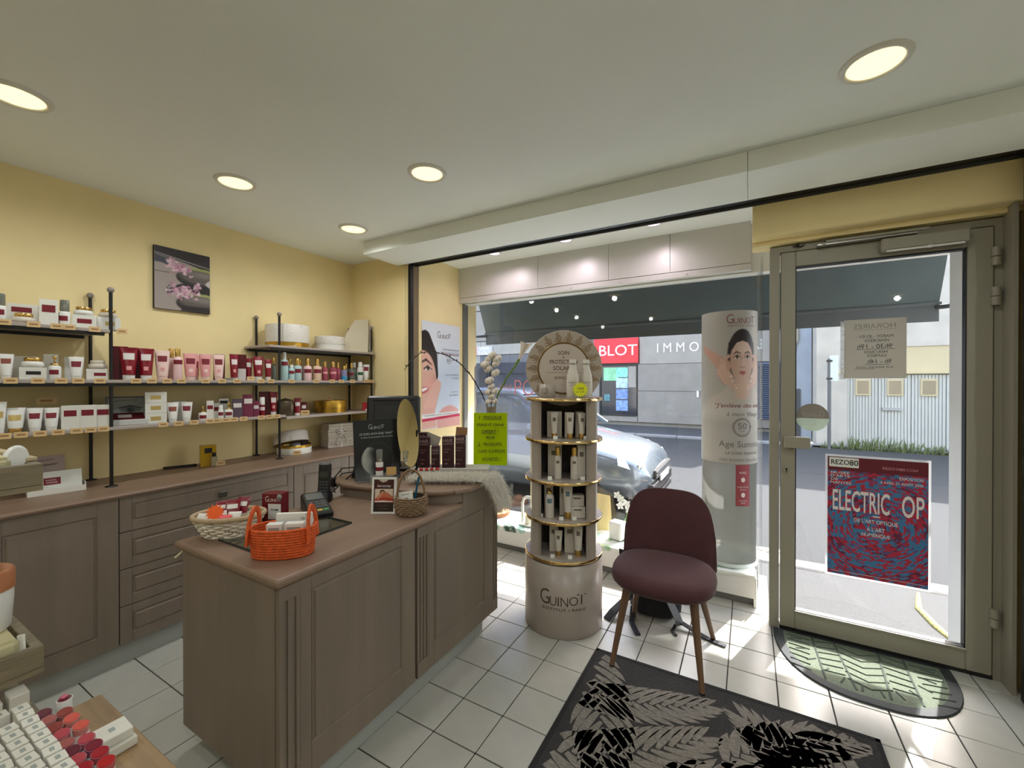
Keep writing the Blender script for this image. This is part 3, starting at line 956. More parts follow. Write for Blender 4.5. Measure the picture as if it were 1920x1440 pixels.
# vertical wall
fl = [(x, y) for x, y in front_l]
vs = [(x, y, .79) for x, y in fl] + [(x, y, ZR - .022) for x, y in fl]
m_ = len(fl)
rb.add(vs, [(i, i + 1, m_ + i + 1, m_ + i) for i in range(m_ - 1)], True)
# right end of the front wall dips in a rounded corner
rc_ = [(CF + .0008, 1.72, ZR - .022)] + [(CF + .0008, 1.90, ZR - .022)] + [(CF + .0008, 1.90 + .155 * math.sin(R(a)), ZR - .122 + .10 * math.cos(R(a))) for a in range(15, 91, 15)] + [(CF + .0008, 2.055, .72), (CF + .0008, 1.72, .72)]
rb.add(rc_, [tuple(range(len(rc_)))])
rb2 = [(x - .02, y, z) for x, y, z in rc_]
rb.add(rb2, [tuple(range(len(rb2)))[::-1]])
k_ = len(rc_)
rb.add(rc_ + rb2, [(i, (i + 1) % k_, k_ + (i + 1) % k_, k_ + i) for i in range(k_)])
cbuild(rb, 'bar_front')
cbuild(MB().box(-2.02, CF - .02, 1.80, 2.03, .758, ZR - .03), 'bar_body')
top_poly = [(-2.06, 1.56)] + [(x, y - .03) for x, y in bl[1:-3]] + [(-1.262, 1.66), (-1.232, 1.74), (-1.232, 1.92), (-1.24, 1.99), (-1.27, 2.04), (-1.34, 2.07), (-2.06, 2.07)]
cbuild(bullnose(top_poly, ZR - .024, ZR, .01), 'bar_top', M_taupe_top)
# glass change plate let into the worktop
gp = thing('glass_plate', 'clear glass counter plate with dark green edge under the baskets', 'glass plate', (-1.66, 1.02, .7902))
MB().box(-.135, .17, -.18, .2, .0005, .006, .001).build('glass_sheet', glass_mat('plate_glass', (238, 244, 240), .2), gp)
MB().box(-.138, .173, .196, .203, 0, .007).box(-.138, .173, -.183, -.178, 0, .007).box(.168, .174, -.183, .203, 0, .007).build('edge', mat('dark_glass_edge', (38, 48, 46), .15), gp)
# small cream pull cord / strip at the left end of the counter
st = thing('cream_strip', 'short cream strip poking out under the left corner of the counter top', 'strip', (-1.906, .80, .735))
MB().tube([(-.02, .06, .022), (-.022, .0, .012), (-.012, -.045, -.012)], .0045, 6).build('band', mat('cream_band', (206, 196, 152), .6), st)
MB().box(-.03, -.008, .05, .07, .0, .022).build('clip', mat('cream_band', (206, 196, 152)), st)

# ------------------------------------------------------------------ round display tower with sun sign
TXY = (-.956, 2.306)
TR = R(22.5)
tw = thing('display_tower', 'round white floor display with gold rimmed shelves and printed base', 'display', (*TXY, 0), TR)
M_tw = mat('white_display_board', (172, 160, 150), .3)
M_twp = mat('pinkish_inner_board', (172, 156, 150), .5)
def drum(z0, z1, r, m=M_tw):
    return MB().lathe([(r - .004, z0), (r, z0 + .004), (r, z1), (r - .004, z1 + .0)], 48)
base_ = drum(0.001, .398, .2266).build('base_drum', M_tw, tw)
logo(mat('dark_bronze_print', (58, 46, 34), .45), .265, base_, (.0, -.2272, .222), bend=.2272)
SHZ = [(.404, .424), (.616, .634), (.836, .854), (1.062, 1.080), (1.294, 1.312)]
tier_r = [.2266, .2262, .2262, .2262, .2262]
for (z0, z1), r in zip(SHZ, tier_r):
    o = MB().lathe([(r - .002, z0), (r - .002, z1)], 48).build('shelf', M_tw, tw)
    MB().lathe([(r, z0 + .001), (r + .0006, z1 - .003), (r - .004, z1 + .0005), (r - .005, z0)], 48, cap=False).build('gold_rim', M_gold, o)
for k in range(4):
    z0, z1 = SHZ[k][1], SHZ[k + 1][0]
    wl = MB()
    n = 26
    a0, a1 = R(-50), R(230)
    ri = .196
    # curved shell, open to the front (-y)
    ring_o = [(ri * math.cos(a0 + (a1 - a0) * i / n), ri * math.sin(a0 + (a1 - a0) * i / n)) for i in range(n + 1)]
    vs = [(x, y, z0) for x, y in ring_o] + [(x, y, z1) for x, y in ring_o]
    wl.add(vs, [(i, i + 1, n + 2 + i, n + 1 + i) for i in range(n)], True)
    wl.build('shell', M_tw, tw)
    for s_ in (-1, 1):
        MB().box(min(s_*.126, s_*.140), max(s_*.126, s_*.140), -.14, .1, z0, z1).box(min(s_*.138, s_*.178), max(s_*.138, s_*.178), -.142, -.132, z0, z1).build('side_panel', M_tw, tw)
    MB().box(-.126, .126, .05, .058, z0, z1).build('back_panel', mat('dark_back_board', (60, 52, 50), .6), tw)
# round sun sign on top
sg = MB().lathe([(.226, -.005), (.228, 0), (.226, .005)], 64).build('sun_sign', mat('beige_sign_board', (176, 162, 148), .5), tw, (0, .04, 1.484), (PI/2, 0, 0))
M_gp = mat('gold_print', (120, 92, 46), .35, metal=.6)
ry = MB()
for k in range(-2, 12):
    for q, (a_off, segs) in enumerate(((0, ((.158, .222),)), (-2.6, ((.160, .182), (.186, .204))), (2.6, ((.160, .190), (.194, .212))), (-5.2, ((.160, .194),)), (5.2, ((.160, .172), (.177, .190))), (9.0, ((.164, .178),)))):
        a = R(k * 20 + a_off)
        c, s_ = math.cos(a), math.sin(a)
        w = .0019 if q else .0023
        for l0, l1 in segs:
            ry.add([(l0*c - w*s_, l0*s_ + w*c, .0056), (l0*c + w*s_, l0*s_ - w*c, .0056), (l1*c + w*s_, l1*s_ - w*c, .0056), (l1*c - w*s_, l1*s_ + w*c, .0056)], [(0, 1, 2, 3)])
tag(ry.build('sun_rays', M_gp, sg), kind='stuff')
MB().lathe([(.147, .0054), (.147, .0066), (.157, .0066), (.157, .0054)], 48, cap=False).build('gold_circle', M_gp, sg)
MB().lathe([(.0001, .0062), (.149, .0062)], 48, cap=False).build('inner_disc', mat('pale_sign_disc', (196, 182, 170), .5), sg)
M_bp = mat('brown_print', (70, 58, 50), .6)
lettering([('SOIN', 0, .092, .066, .023, .003), ('&', 0, .066, .012, .012), ('PROTECTION', 0, .038, .165, .024, .003), ('SOLAIRE', 0, .0, .125, .024, .003), ('SKINCARE', .0, -.058, .108, .017)], M_bp, sg, (0, 0, .0066), (0, 0, 0))
MB().box(-.105, .105, -.0275, -.026, .0064, .0069).build('rule', M_bp, sg)

# ------------------------------------------------------------------ dusty pink velvet chair
ch = thing('velvet_chair', 'dusty rose velvet chair with curved back and tapered wooden legs', 'chair', (-.378, 2.25, 0), R(2))
M_vel = mat('rose_velvet', (76, 40, 44), .85, sheen=.12, var=.16, scale=7, bump=.12, bscale=90)
M_leg = mat('walnut_leg', (112, 84, 62), .5, var=.12, scale=12, stretch=(1, 1, .1))
st_ = MB(); rings = []
def sup(a, rx, ryf, ryb, e=2.6):
    c, s_ = math.cos(a), math.sin(a)
    x = rx * math.copysign(abs(c) ** (2 / e), c)
    y = (ryf if s_ < 0 else ryb) * math.copysign(abs(s_) ** (2 / e), s_)
    return x, y
N = 40
for f, z in ((.80, .385), (.93, .392), (.99, .408), (1.0, .428), (.985, .448), (.93, .463), (.80, .472), (.5, .474), (.15, .472)):
    rings.append([(sup(2*PI*j/N, .248 * f, .245 * f, .21 * f)[0], sup(2*PI*j/N, .248 * f, .245 * f, .21 * f)[1] - .02, z + .02 * (y_ := 0)) for j in range(N)])
st_.loft(rings, True, True, True).build('seat', M_vel, ch)
bk = MB()
# curved shell: angle phi sweeps round the back, height profile is an arch
nu, nv = 34, 16
PH = R(112)
def back_pt(u, v, off):
    ph = (u - .5) * PH * 1.0
    rr = .272 + .02 * v
    x = rr * math.sin(ph) * 1.0
    y = .215 - rr * (1 - math.cos(ph)) * .82 + .055 * v
    edge = abs(2 * u - 1)
    top = .415 + .375 * (1 - edge ** 4.2) ** .55
    z = .405 + (top - .405) * v
    nx, ny = math.sin(ph), math.cos(ph)
    th = off * (1 - .75 * edge ** 6) * (1 - .8 * v ** 8)
    return (x + nx * th, y + ny * th, z)
front_s = [[back_pt(i / nu, j / nv, -.02) for i in range(nu + 1)] for j in range(nv + 1)]
back_s = [[back_pt(i / nu, j / nv, .022) for i in range(nu + 1)] for j in range(nv + 1)]
bk.loft(front_s, False, False, True)
bk.loft([r[::-1] for r in back_s], False, False, True)
bk.loft([front_s[-1], back_s[-1]], False, False, True)
bk.loft([back_s[0], front_s[0]], False, False, True)
bk.loft([[r[0] for r in back_s], [r[0] for r in front_s]], False, False, True)
bk.loft([[r[-1] for r in front_s], [r[-1] for r in back_s]], False, False, True)
bk.build('backrest', M_vel, ch)
for (x0, y0), (x1, y1) in (((-.15, -.14), (-.212, -.222)), ((.15, -.14), (.193, -.222)), ((-.14, .12), (-.205, .272)), ((.14, .12), (.222, .245))):
    lg = MB().cyl((x0, y0, .395), (x1, y1, .012), .021, .0115, 12).build('leg', M_leg, ch)
    MB().cyl((x1, y1, .014), (x1, y1, .004), .0125, .0125, 10).build('foot_cap', M_dark, lg)
MB().box(-.16, .16, -.15, .13, .372, .388, .004).build('seat_plate', M_dark, ch)

# ------------------------------------------------------------------ rug with palm leaves
rug = thing('palm_leaf_rug', 'charcoal woven rug with grey palm leaf pattern on the tiled floor', 'rug', (-.119, 1.16, 0))
M_rug = mat('charcoal_weave', (46, 44, 43), .95, var=.3, scale=160, bump=.5, bscale=300, stretch=(1, .35, 1))
M_rug2 = mat('grey_leaf_weave', (124, 118, 110), .95, var=.35, scale=150, bump=.5, bscale=320, stretch=(.35, 1, 1))
MB().box(-.567, .567, -.95, .956, .0015, .0075, .002).build('ground_weave', M_rug, rug)
MB().box(-.567, .567, .938, .956, .002, .0085).box(-.567, -.552, -.95, .956, .002, .0085).box(.552, .567, -.95, .956, .002, .0085).build('border_binding', mat('black_binding', (26, 25, 26), .9), rug)
def palm(x0, y0, ang, L, n=13, bend=.5, spread=.42):
    b = MB(); z = .0078
    pts = []
    x, y, a = x0, y0, ang
    for k in range(n * 2 + 1):
        pts.append((x, y, a))
        st = L / (n * 2); x += st * math.cos(a); y += st * math.sin(a); a += bend / (n * 2)
    def ok(px, py): return -.545 < px < .545 and -.94 < py < .93
    for k in range(1, n * 2, 1):
        px, py, pa = pts[k]
        t = k / (n * 2)
        ll = spread * (math.sin(PI * (.18 + .74 * t)) ** .8) * L * .62
        for sgn in (-1, 1):
            if (k % 2 == 0) != (sgn > 0): continue
            la = pa + sgn * (1.0 - .45 * t)
            w = .013 + .008 * (1 - t)
            m_ = 5; up = []; dn = []
            for q in range(m_ + 1):
                f = q / m_
                aa = la - sgn * .5 * f
                cx_ = px + ll * f * math.cos(la - sgn * .25 * f); cy_ = py + ll * f * math.sin(la - sgn * .25 * f)
                ww = w * math.sin(PI * min(1, .12 + f * .86)) ** .7 if f < 1 else .0006
                up.append((cx_ - ww * math.sin(aa), cy_ + ww * math.cos(aa))); dn.append((cx_ + ww * math.sin(aa), cy_ - ww * math.cos(aa)))
            for q in range(m_):
                qd = [up[q], dn[q], dn[q + 1], up[q + 1]]
                if all(ok(*p) for p in qd):
                    b.add([(p[0], p[1], z) for p in qd], [(0, 1, 2, 3)])
    for k in range(n * 2):
        pass
    if b.f:
        tag(b.build('palm_leaf', M_rug2, rug), kind='stuff')
for a in ((-.60, .62, R(5), .62, 12, .5, .50), (-.62, .98, R(-62), .8, 13, -.2, .5), (.02, .52, R(52), .62, 13, -.5, .5), (-.18, .30, R(38), .62, 12, -.6, .5),
          (.56, .25, R(118), .75, 13, .4, .52), (.45, .90, R(-120), .9, 14, .3, .45), (-.60, .25, R(20), .7, 13, .5, .5), (.1, -.05, R(40), .7, 13, -.5, .5), (-.55, -.25, R(45), .75, 13, -.4, .5),
          (.56, -.3, R(130), .8, 13, .3, .5), (-.1, -.6, R(60), .8, 13, -.4, .5)):
    palm(*a)

# ------------------------------------------------------------------ half-round rubber door mat
mt = thing('door_mat', 'half round dark green rubber door mat in front of the glazed door', 'door mat', (.487, 2.800, 0))
def half(rx, ry, n=32, y0=0.0, e=2.5):
    pts = []
    for k in range(n + 1):
        a = PI + PI * k / n
        c, s_ = math.cos(a), math.sin(a)
        pts.append((rx * math.copysign(abs(c) ** (2 / e), c), y0 + ry * math.copysign(abs(s_) ** (2 / e), s_)))
    return pts
M_rub = mat('dark_rubber', (46, 52, 54), .7, bump=.1, bscale=120)
M_matg = mat('grey_green_pile', (112, 122, 104), .95, var=.12, scale=90, bump=.6, bscale=260)
o_ = half(.365, .47); i_ = half(.318, .405, y0=-.022)
rm = MB()
rm.loft([[(x, y, .0008) for x, y in o_], [(x * .99, y * .99, .008) for x, y in o_], [(x, y, .011) for x, y in i_]], True, False, False).build('rubber_rim', M_rub, mt)
MB().prism(i_, .002, .0095).build('pile_field', M_matg, mt)
rb_ = MB()
def rib(a, b, w=.004, z=.0096):
    a, b = Vector(a), Vector(b); d = (b - a).normalized(); n_ = Vector((-d.y, d.x)) * w
    rb_.add([(a.x - n_.x, a.y - n_.y, z), (a.x + n_.x, a.y + n_.y, z), (b.x + n_.x, b.y + n_.y, z), (b.x - n_.x, b.y - n_.y, z),
             (a.x, a.y, z + .004), (b.x, b.y, z + .004)], [(0, 3, 5, 4), (1, 4, 5, 2), (0, 4, 1), (3, 2, 5)])
for s_ in (-1, 1):
    for k in range(7):
        rib((s_ * .30, -.05 - k * .045), (s_ * (.20 + .004 * k), -.06 - k * .047))
    rib((s_ * .185, -.03), (s_ * .17, -.38), .006)
    rib((s_ * .09, -.03), (s_ * .06, -.40), .006)
    for k in range(6):
        rib((s_ * .175, -.06 - k * .05), (s_ * .085, -.03 - k * .055))
for k in range(6):
    rib((-.08, -.05 - k * .055), (0, -.09 - k * .055)); rib((0, -.09 - k * .055), (.08, -.05 - k * .055))
for k in range(12):
    a = PI + PI * (k + .5) / 12
    rib((.24 * math.cos(a), -.03 + .32 * math.sin(a)), (.29 * math.cos(a), -.03 + .37 * math.sin(a)), .005)
tag(rb_.build('ribs', mat('dark_rib', (72, 82, 72), .9), mt), kind='stuff')
# ------------------------------------------------------------------ faces for the printed posters (flat print)
SKIN, SKD, SKL = (222, 188, 168), (186, 144, 124), (238, 212, 196)
def face(p, cx, cy, rx, ry, skin=SKIN, skd=SKD, skl=SKL, hair=(34, 26, 26)):
    p.ell(cx, cy + ry * .18, rx * 1.22, ry * 1.12, hair)
    p.ell(cx, cy - ry * .04, rx * .98, ry * .98, skin)
    p.poly([(cx - rx*.96, cy - ry*.1), (cx + rx*.96, cy - ry*.1), (cx + rx*.5, cy - ry*.82), (cx, cy - ry*1.05), (cx - rx*.5, cy - ry*.82)], skin)
    p.ell(cx - rx*.75, cy - ry*.2, rx*.28, ry*.6, skd, op=.5, e=.08)
    p.ell(cx + rx*.8, cy - ry*.2, rx*.25, ry*.6, skd, op=.5, e=.08)
    p.ell(cx, cy + ry*.42, rx*.6, ry*.25, skl, op=.6, e=.1)
    # hair line drawn back from the forehead
    p.poly([(cx - rx*1.08, cy + ry*.0), (cx - rx*.93, cy + ry*.36), (cx - rx*.5, cy + ry*.72), (cx, cy + ry*.8), (cx + rx*.5, cy + ry*.72), (cx + rx*.93, cy + ry*.36), (cx + rx*1.08, cy), (cx + rx*1.15, cy + ry*.7), (cx, cy + ry*1.3), (cx - rx*1.15, cy + ry*.7)], hair)
    for s in (-1, 1):
        ex, ey = cx + s*rx*.45, cy + ry*.1
        p.cap([(ex - s*rx*.26, ey + ry*.17), (ex + s*rx*.05, ey + ry*.23), (ex + s*rx*.3, ey + ry*.14)], [rx*.035, rx*.06, rx*.02], (58, 40, 36))
        p.ell(ex, ey + ry*.05, rx*.3, ry*.1, skd, op=.5, e=.03)
        p.ell(ex, ey, rx*.23, ry*.075, (232, 224, 216))
        p.ell(ex, ey + ry*.005, rx*.1, ry*.075, (74, 60, 52))
        p.ell(ex, ey, rx*.05, ry*.035, (10, 10, 10))
        p.cap([(ex - rx*.25, ey), (ex, ey + ry*.085), (ex + rx*.25, ey)], [rx*.03] * 3, (30, 20, 20))
        p.ell(cx + s*rx*.1, cy - ry*.33, rx*.07, ry*.03, (120, 74, 62))
    p.cap([(cx - rx*.06, cy + ry*.1), (cx - rx*.13, cy - ry*.28)], [rx*.03, rx*.05], skd, op=.55, e=.03)
    p.ell(cx + rx*.02, cy - ry*.22, rx*.1, ry*.1, skl, op=.7, e=.04)
    p.cap([(cx - rx*.3, cy - ry*.55), (cx - rx*.1, cy - ry*.51), (cx, cy - ry*.525), (cx + rx*.1, cy - ry*.51), (cx + rx*.3, cy - ry*.55)], [rx*.01, rx*.06, rx*.05, rx*.06, rx*.01], (170, 96, 92))
    p.ell(cx, cy - ry*.6, rx*.2, ry*.06, (186, 112, 106))
    p.cap([(cx - rx*.3, cy - ry*.55), (cx + rx*.3, cy - ry*.55)], [rx*.02] * 2, (112, 56, 56))

def banner_fn(U, V, a):
    p = Pic(U, V, a, (170, 166, 156), .006)
    g = (222, 198, 176)
    p.poly([(.18, .58), (.33, .66), (.40, .74), (.60, .74), (.68, .66), (.85, .58), (.85, .45), (.14, .45)], (184, 174, 162), e=.03)
    p.poly([(0, .42), (1, .42), (1, .54), (.9, .56), (.14, .54)], (186, 182, 172), e=.08)
    p.cap([(.5, .86), (.5, .66)], [.055, .07], (206, 176, 156), e=.02)
    face(p, .5, .955, .106, .215, (206, 174, 156), (166, 126, 108), (222, 198, 182))
    # hands framing the jaw
    for s, ox in ((-1, 0), (1, 0)):
        q = lambda x, y: (.5 + s * x, y)
        p.cap([q(.36, 1.06), q(.25, .985), q(.155, .90)], [.032, .044, .06], (188, 148, 130), e=.016)
        for (x0, y0, x1, y1, r) in ((.17, .95, .095, .80, .02), (.185, .90, .08, .755, .02), (.20, .86, .065, .715, .019), (.205, .83, .05, .695, .016)):
            p.cap([q(x0, y0), q((x0 + x1) / 2 + .015, (y0 + y1) / 2 - .02), q(x1, y1)], [r, r * .95, r * .7], (200, 166, 148), e=.008)
            p.cap([q(x0 + .012, y0 - .014), q((x0 + x1) / 2 + .03, (y0 + y1) / 2 - .04)], [.003, .003], (160, 110, 90), op=.5)
            p.ell(.5 + s * (x1 + .004), y1 + .003, .009, .006, (240, 222, 214))
        p.cap([q(.16, .955), q(.115, .99)], [.02, .014], (196, 158, 140), e=.008)
    # time ring
    m = np.abs(np.hypot(p.X - .5, p.Y - .335) - .078) - .008
    p.mix(soft(m, .006), (128, 116, 112))
    p.poly([(.565, .35), (.595, .35), (.578, .31)], (110, 98, 96))
    p.rect(0, 1, .0, .006, (206, 198, 190))
    return p.I
def poster_fn(U, V, a):
    H = 1 / a
    p = Pic(U, V, a, (226, 230, 238), .010)
    p.ell(.75, H * .45, .5, .6, (206, 220, 240), e=.4, op=.8)
    p.ell(.7, H * .06, .34, .26, (222, 168, 160), e=.02)
    p.ell(-.02, H * .55, .35, .46, (40, 28, 28))
    p.cap([(.08, H * .84), (.26, H * .68), (.33, H * .5)], [.13, .12, .07], (38, 27, 27))
    p.ell(.02, H * .455, .33, .48, (226, 178, 160))
    p.ell(.28, H * .44, .05, .12, (216, 160, 142), e=.03)
    p.poly([(-.02, H * .2), (.27, H * .3), (.2, H * .14), (-.02, H * .1)], (222, 170, 152), e=.03)
    p.cap([(.0, H * .62), (.1, H * .645), (.24, H * .60)], [.014, .02, .008], (70, 44, 40))
    p.ell(.14, H * .565, .085, .035, (238, 230, 226)); p.ell(.15, H * .565, .035, .036, (96, 84, 62)); p.ell(.15, H * .565, .016, .017, (15, 12, 12))
    p.cap([(.05, H * .56), (.14, H * .585), (.24, H * .555)], [.012, .014, .006], (34, 22, 22))
    p.ell(.05, H * .365, .13, .05, (196, 92, 92), .25); p.ell(.05, H * .37, .1, .025, (250, 246, 244), .25)
    p.ell(.2, H * .42, .1, .09, (236, 172, 158), e=.1, op=.7)
    # hand against the cheek
    for x0, y0, x1, y1 in ((.03, .13, .30, .42), (.10, .12, .375, .45), (.17, .12, .42, .44), (.22, .13, .45, .42)):
        p.cap([(x0, H * y0), ((x0 + x1) / 2 - .01, H * (y0 + y1) / 2 - .02), (x1, H * y1)], [.07, .05, .028], (232, 184, 168), e=.012)
        p.cap([(x0 + .06, H * y0), (x1 + .018, H * (y1 - .03))], [.005, .004], (176, 116, 104), op=.6)
    p.poly([(0, H * .005), (.36, H * .01), (.3, H * .2), (.0, H * .2)], (226, 176, 160), e=.03)
    p.rect(-.1, 1.1, H * .105, H * .145, (240, 238, 236))
    p.poly([(0, H * .075), (1, H * .095), (1, H * .118), (0, H * .10)], (196, 30, 74))
    p.rect(.52, .98, H * .727, H * .731, (150, 150, 150))
    m = np.abs(np.hypot(p.X - .69, p.Y - H * .65) - .06) - .004
    p.mix(soft(m, .01), (170, 164, 168))
    return p.I
M_print_t = print_mat('translucent_print', .5, .2)
M_plum = mat('plum_print', (122, 44, 52), .6)
M_grey = mat('grey_print', (110, 102, 100), .6)
# curved lamp banner standing on the window platform
bn = thing('curved_banner', 'tall curved white beauty banner with a face held by hands in window', 'banner', (-.118, 3.19, .206), R(30))
BR = .168
paint('printed_sheet', banner_fn, 150, 200, .70, .985, bn, (0, -BR, 1.162), (PI/2, 0, 0), BR, M_print_t)
low = MB()
lowr = [(BR - .006) * 1.0]
pts = [((BR - .004) * math.sin(R(a)), -(BR - .004) * math.cos(R(a))) for a in range(-170, 171, 10)]
low.loft([[(x, y, z) for x, y in pts] for z in (.004, .68)], False, False, True)
low.build('lower_sheet', glass_mat('milky_sheet', (240, 244, 240), .1, milky=.85, mcol=(122, 122, 116)), bn)
MB().lathe([(BR + .004, 0), (BR + .004, .022), (BR - .02, .026)], 40).build('base_ring', mat('clear_base_ring', (214, 224, 218), .2), bn)
logo(M_plum, .19, bn, (0, -BR - .001, 1.595), bend=BR)
lettering([('\u201cJ\u2019enl\u00e8ve des ann\u00e9es', .02, 0, .37, .036, .004)], M_plum, bn, (0, -BR - .001, 1.04), bend=BR, shear=.25)
lettering([('\u00e0 mon Visage\u201d', .03, 0, .25, .036)], M_grey, bn, (0, -BR - .001, .985), bend=BR, shear=.25)
lettering([('50', 0, .008, .058, .038), ('min', 0, -.024, .035, .011)], M_grey, bn, (0, -BR - .001, .905), bend=BR)
lettering([('Age Summum', .02, 0, .32, .052)], M_grey, bn, (0, -BR - .001, .79), bend=BR)
lettering([('LE SOIN TRAITANT', .02, .0, .24, .018, .003), ('DES SIGNES DE L\u2019\u00c2GE', .0, -.042, .27, .018, .003)], M_grey, bn, (0, -BR - .001, .738), bend=BR)
rl = MB()
nA = 10
for k in range(nA):
    a0, a1 = R(-14 + 31 * k / nA), R(-14 + 31 * (k + 1) / nA)
    rl.add([((BR + .001) * math.sin(a0), -(BR + .001) * math.cos(a0), .40), ((BR + .001) * math.sin(a1), -(BR + .001) * math.cos(a1), .40),
            ((BR + .001) * math.sin(a1), -(BR + .001) * math.cos(a1), .665), ((BR + .001) * math.sin(a0), -(BR + .001) * math.cos(a0), .665)], [(0, 1, 2, 3)])
rl.build('red_label', mat('dusty_red_label', (150, 64, 72), .6), bn)
lettering([('AVEC', .004, .08, .05, .014, .003), ('CONSULTATION', .004, -.012, .072, .009), ('BEAUT\u00c9', .004, -.028, .04, .009), ('MASQUE', .004, -.1, .05, .009), ('TEINT', .004, -.115, .03, .009), ('\u25cf', .004, .034, .026, .03), ('\u25cf', .004, -.063, .026, .03)],
          mat('pale_print', (226, 214, 208), .6), bn, (0, -BR - .002, .535), bend=BR + .002)

# poster on the window bay's side wall
ps = thing('beauty_poster', 'wide face poster with woman touching cheek on yellow side wall of window bay', 'poster', (-2.4705, 3.04, 1.46), PI/2)
paint('print', poster_fn, 90, 150, .545, .96, ps, (0, -.002, 0))
logo(M_grey, .2, ps, (.035, -.0035, .37), sub=False)
lettering([('VOTRE SOIN DE BEAUT\u00c9', 0, 0, .25, .018), ], M_grey, ps, (.13, -.0035, .245))
lettering([('PERSONNALIS\u00c9', 0, 0, .25, .03, .003)], M_plum, ps, (.13, -.0035, .205))
lettering([('60', 0, .004, .055, .036), ('min', 0, -.026, .03, .008)], M_grey, ps, (.104, -.0035, .143))
lettering([('LA PEAU EST VISIBLEMENT', 0, .028, .21, .012), ('PLUS BELLE', .055, -.002, .1, .014, .003), ('LE TEINT EST', .04, -.135, .12, .012), ('PLUS LUMINEUX', .03, -.165, .14, .014, .003)], M_grey, ps, (.15, -.0035, -.02))
lettering([('UNE JEUNESSE ADAPT\u00c9E \u00c0 VOTRE BEAUT\u00c9 INTIME', 0, 0, .48, .017)], M_grey, ps, (0, -.0035, -.358))

# ------------------------------------------------------------------ window platform
pf = thing('window_platform', 'low white window display platform with dark recessed kick board', 'platform', (-1.2, 3.17, 0))
O2 = (1.2, -3.17, 0)
MB().box(-2.44, .04, 2.985, 3.0, .055, .196, .001).build('front_board', M_whitep, pf, O2)
MB().box(-2.44, .04, 3.0, 3.345, .182, .197).build('top_board', M_whitep, pf, O2)
MB().box(-2.44, .03, 3.02, 3.034, .001, .06).build('kick_board', mat('grey_kick_board', (120, 120, 118), .6), pf, O2)
MB().box(.03, .045, 2.986, 3.345, .002, .182).build('end_board', M_whitep, pf, O2)
def leaf_cloth(U, V, a):
    p = Pic(U, V, a, (236, 240, 232), .004)
    rg = np.random.default_rng(8)
    H = 1 / a
    for k in range(70):
        x, y = rg.random(), rg.random() * H
        t = rg.random() * 6.3; l = .018 + rg.random() * .02
        c = [(64, 146, 100), (110, 160, 110), (150, 186, 140), (52, 80, 66), (160, 206, 190), (186, 196, 110)][rg.integers(6)]
        if rg.random() < .45:
            for q in range(-3, 4):
                b = t + q * .35
                p.cap([(x, y), (x + l * math.cos(b), y + l * math.sin(b))], [.003, .001], c)
        else:
            p.ell(x, y, l, l * .42, c, t)
            p.cap([(x - l * math.cos(t), y - l * math.sin(t)), (x + l * math.cos(t), y + l * math.sin(t))], [.0012] * 2, (226, 232, 220))
    return p.I
cl = thing('leaf_cloth', 'white cloth with green leaf print spread over the window platform', 'cloth', (-1.2, 3.17, .199))
co = paint('cloth', leaf_cloth, 240, 44, 2.47, .40, cl, (0, 0, 0), (0, 0, 0))
me = co.data
for v in me.vertices:
    x, y = v.co.x, v.co.y
    z = .004 + .004 * math.sin(x * 17 + y * 9) + .004 * math.sin(x * 31 - y * 23)
    z = max(z, .0012)
    if y < -.188:
        f = (-.188 - y)
        v.co.y = -.1895 - .003
        z = .0015 - f * 1.9 * (1 + .5 * math.sin(x * 9))
    v.co.z = z
# hanging corner at the right end
cc = paint('hanging_corner', leaf_cloth, 60, 20, .36, .16, cl, (1.252, -.01, -.075), (PI/2, 0, PI/2))

# ------------------------------------------------------------------ things standing in the window
ws = thing('wood_slice', 'round slice of light wood with bark edge in the shop window', 'wood slice', (-1.99, 3.22, .206))
MB().lathe([(.118, 0), (.125, .012), (.122, .03)], 24).build('bark', mat('bark_brown', (150, 96, 60), .9, var=.3, scale=30, bump=.6), ws)
MB().lathe([(.0001, .0305), (.114, .0305)], 24, cap=False).build('cut_face', mat('cut_wood', (206, 160, 116), .7, var=.2, scale=20), ws)
pr = thing('pink_salt_stone', 'small rough pinkish stone on the wood slice', 'stone', (-1.955, 3.215, .2368))
MB().sphere((0, 0, .03), .045, 7, 5, .66).build('stone', mat('pink_salt', (214, 160, 128), .7, var=.25, scale=25, bump=.8), pr)
gt = thing('glass_vial', 'tall clear glass tube standing on the wood slice', 'vial', (-2.05, 3.20, .2368))
MB().lathe([(.018, 0), (.018, .15), (.016, .152)], 14).build('tube', mat('pale_glass_tube', (206, 206, 196), .08, trans=.6), gt)
ln = thing('white_lantern', 'white rounded metal lantern frame on the leaf cloth behind display tower', 'lantern', (-1.60, 3.10, .206))
for dx in (-.055, .055):
    MB().tube([(dx, 0, 0), (dx, 0, .18), (dx * .8, 0, .215), (dx * .3, 0, .232), (0, 0, .234)], .012, 8).build('side_frame', M_whitep, ln)
MB().box(-.068, .068, -.05, .05, 0, .012, .003).build('base', M_whitep, ln)
MB().cyl((0, 0, .012), (0, 0, .09), .03, n=16).build('candle', mat('wax', (238, 230, 206), .5), ln)
bd = thing('leaning_board', 'pale plywood board leaning in the window right of display tower', 'board', (-1.06, 3.30, .206), R(28))
MB().add([(-.1, -.045, 0), (.1, -.045, 0), (.1, .03, .26), (-.1, .03, .30)], [(0, 1, 2, 3)]).add([(-.1, -.035, 0), (.1, -.035, 0), (.1, .04, .26), (-.1, .04, .30)], [(0, 3, 2, 1)]).build('board', mat('plywood', (214, 190, 136), .7, var=.12, scale=18, stretch=(1, 1, .1)), bd)
pb = thing('white_gift_box', 'small white ribbed box on the leaf cloth beside the chair back', 'box', (-.87, 3.17, .206), R(-12))
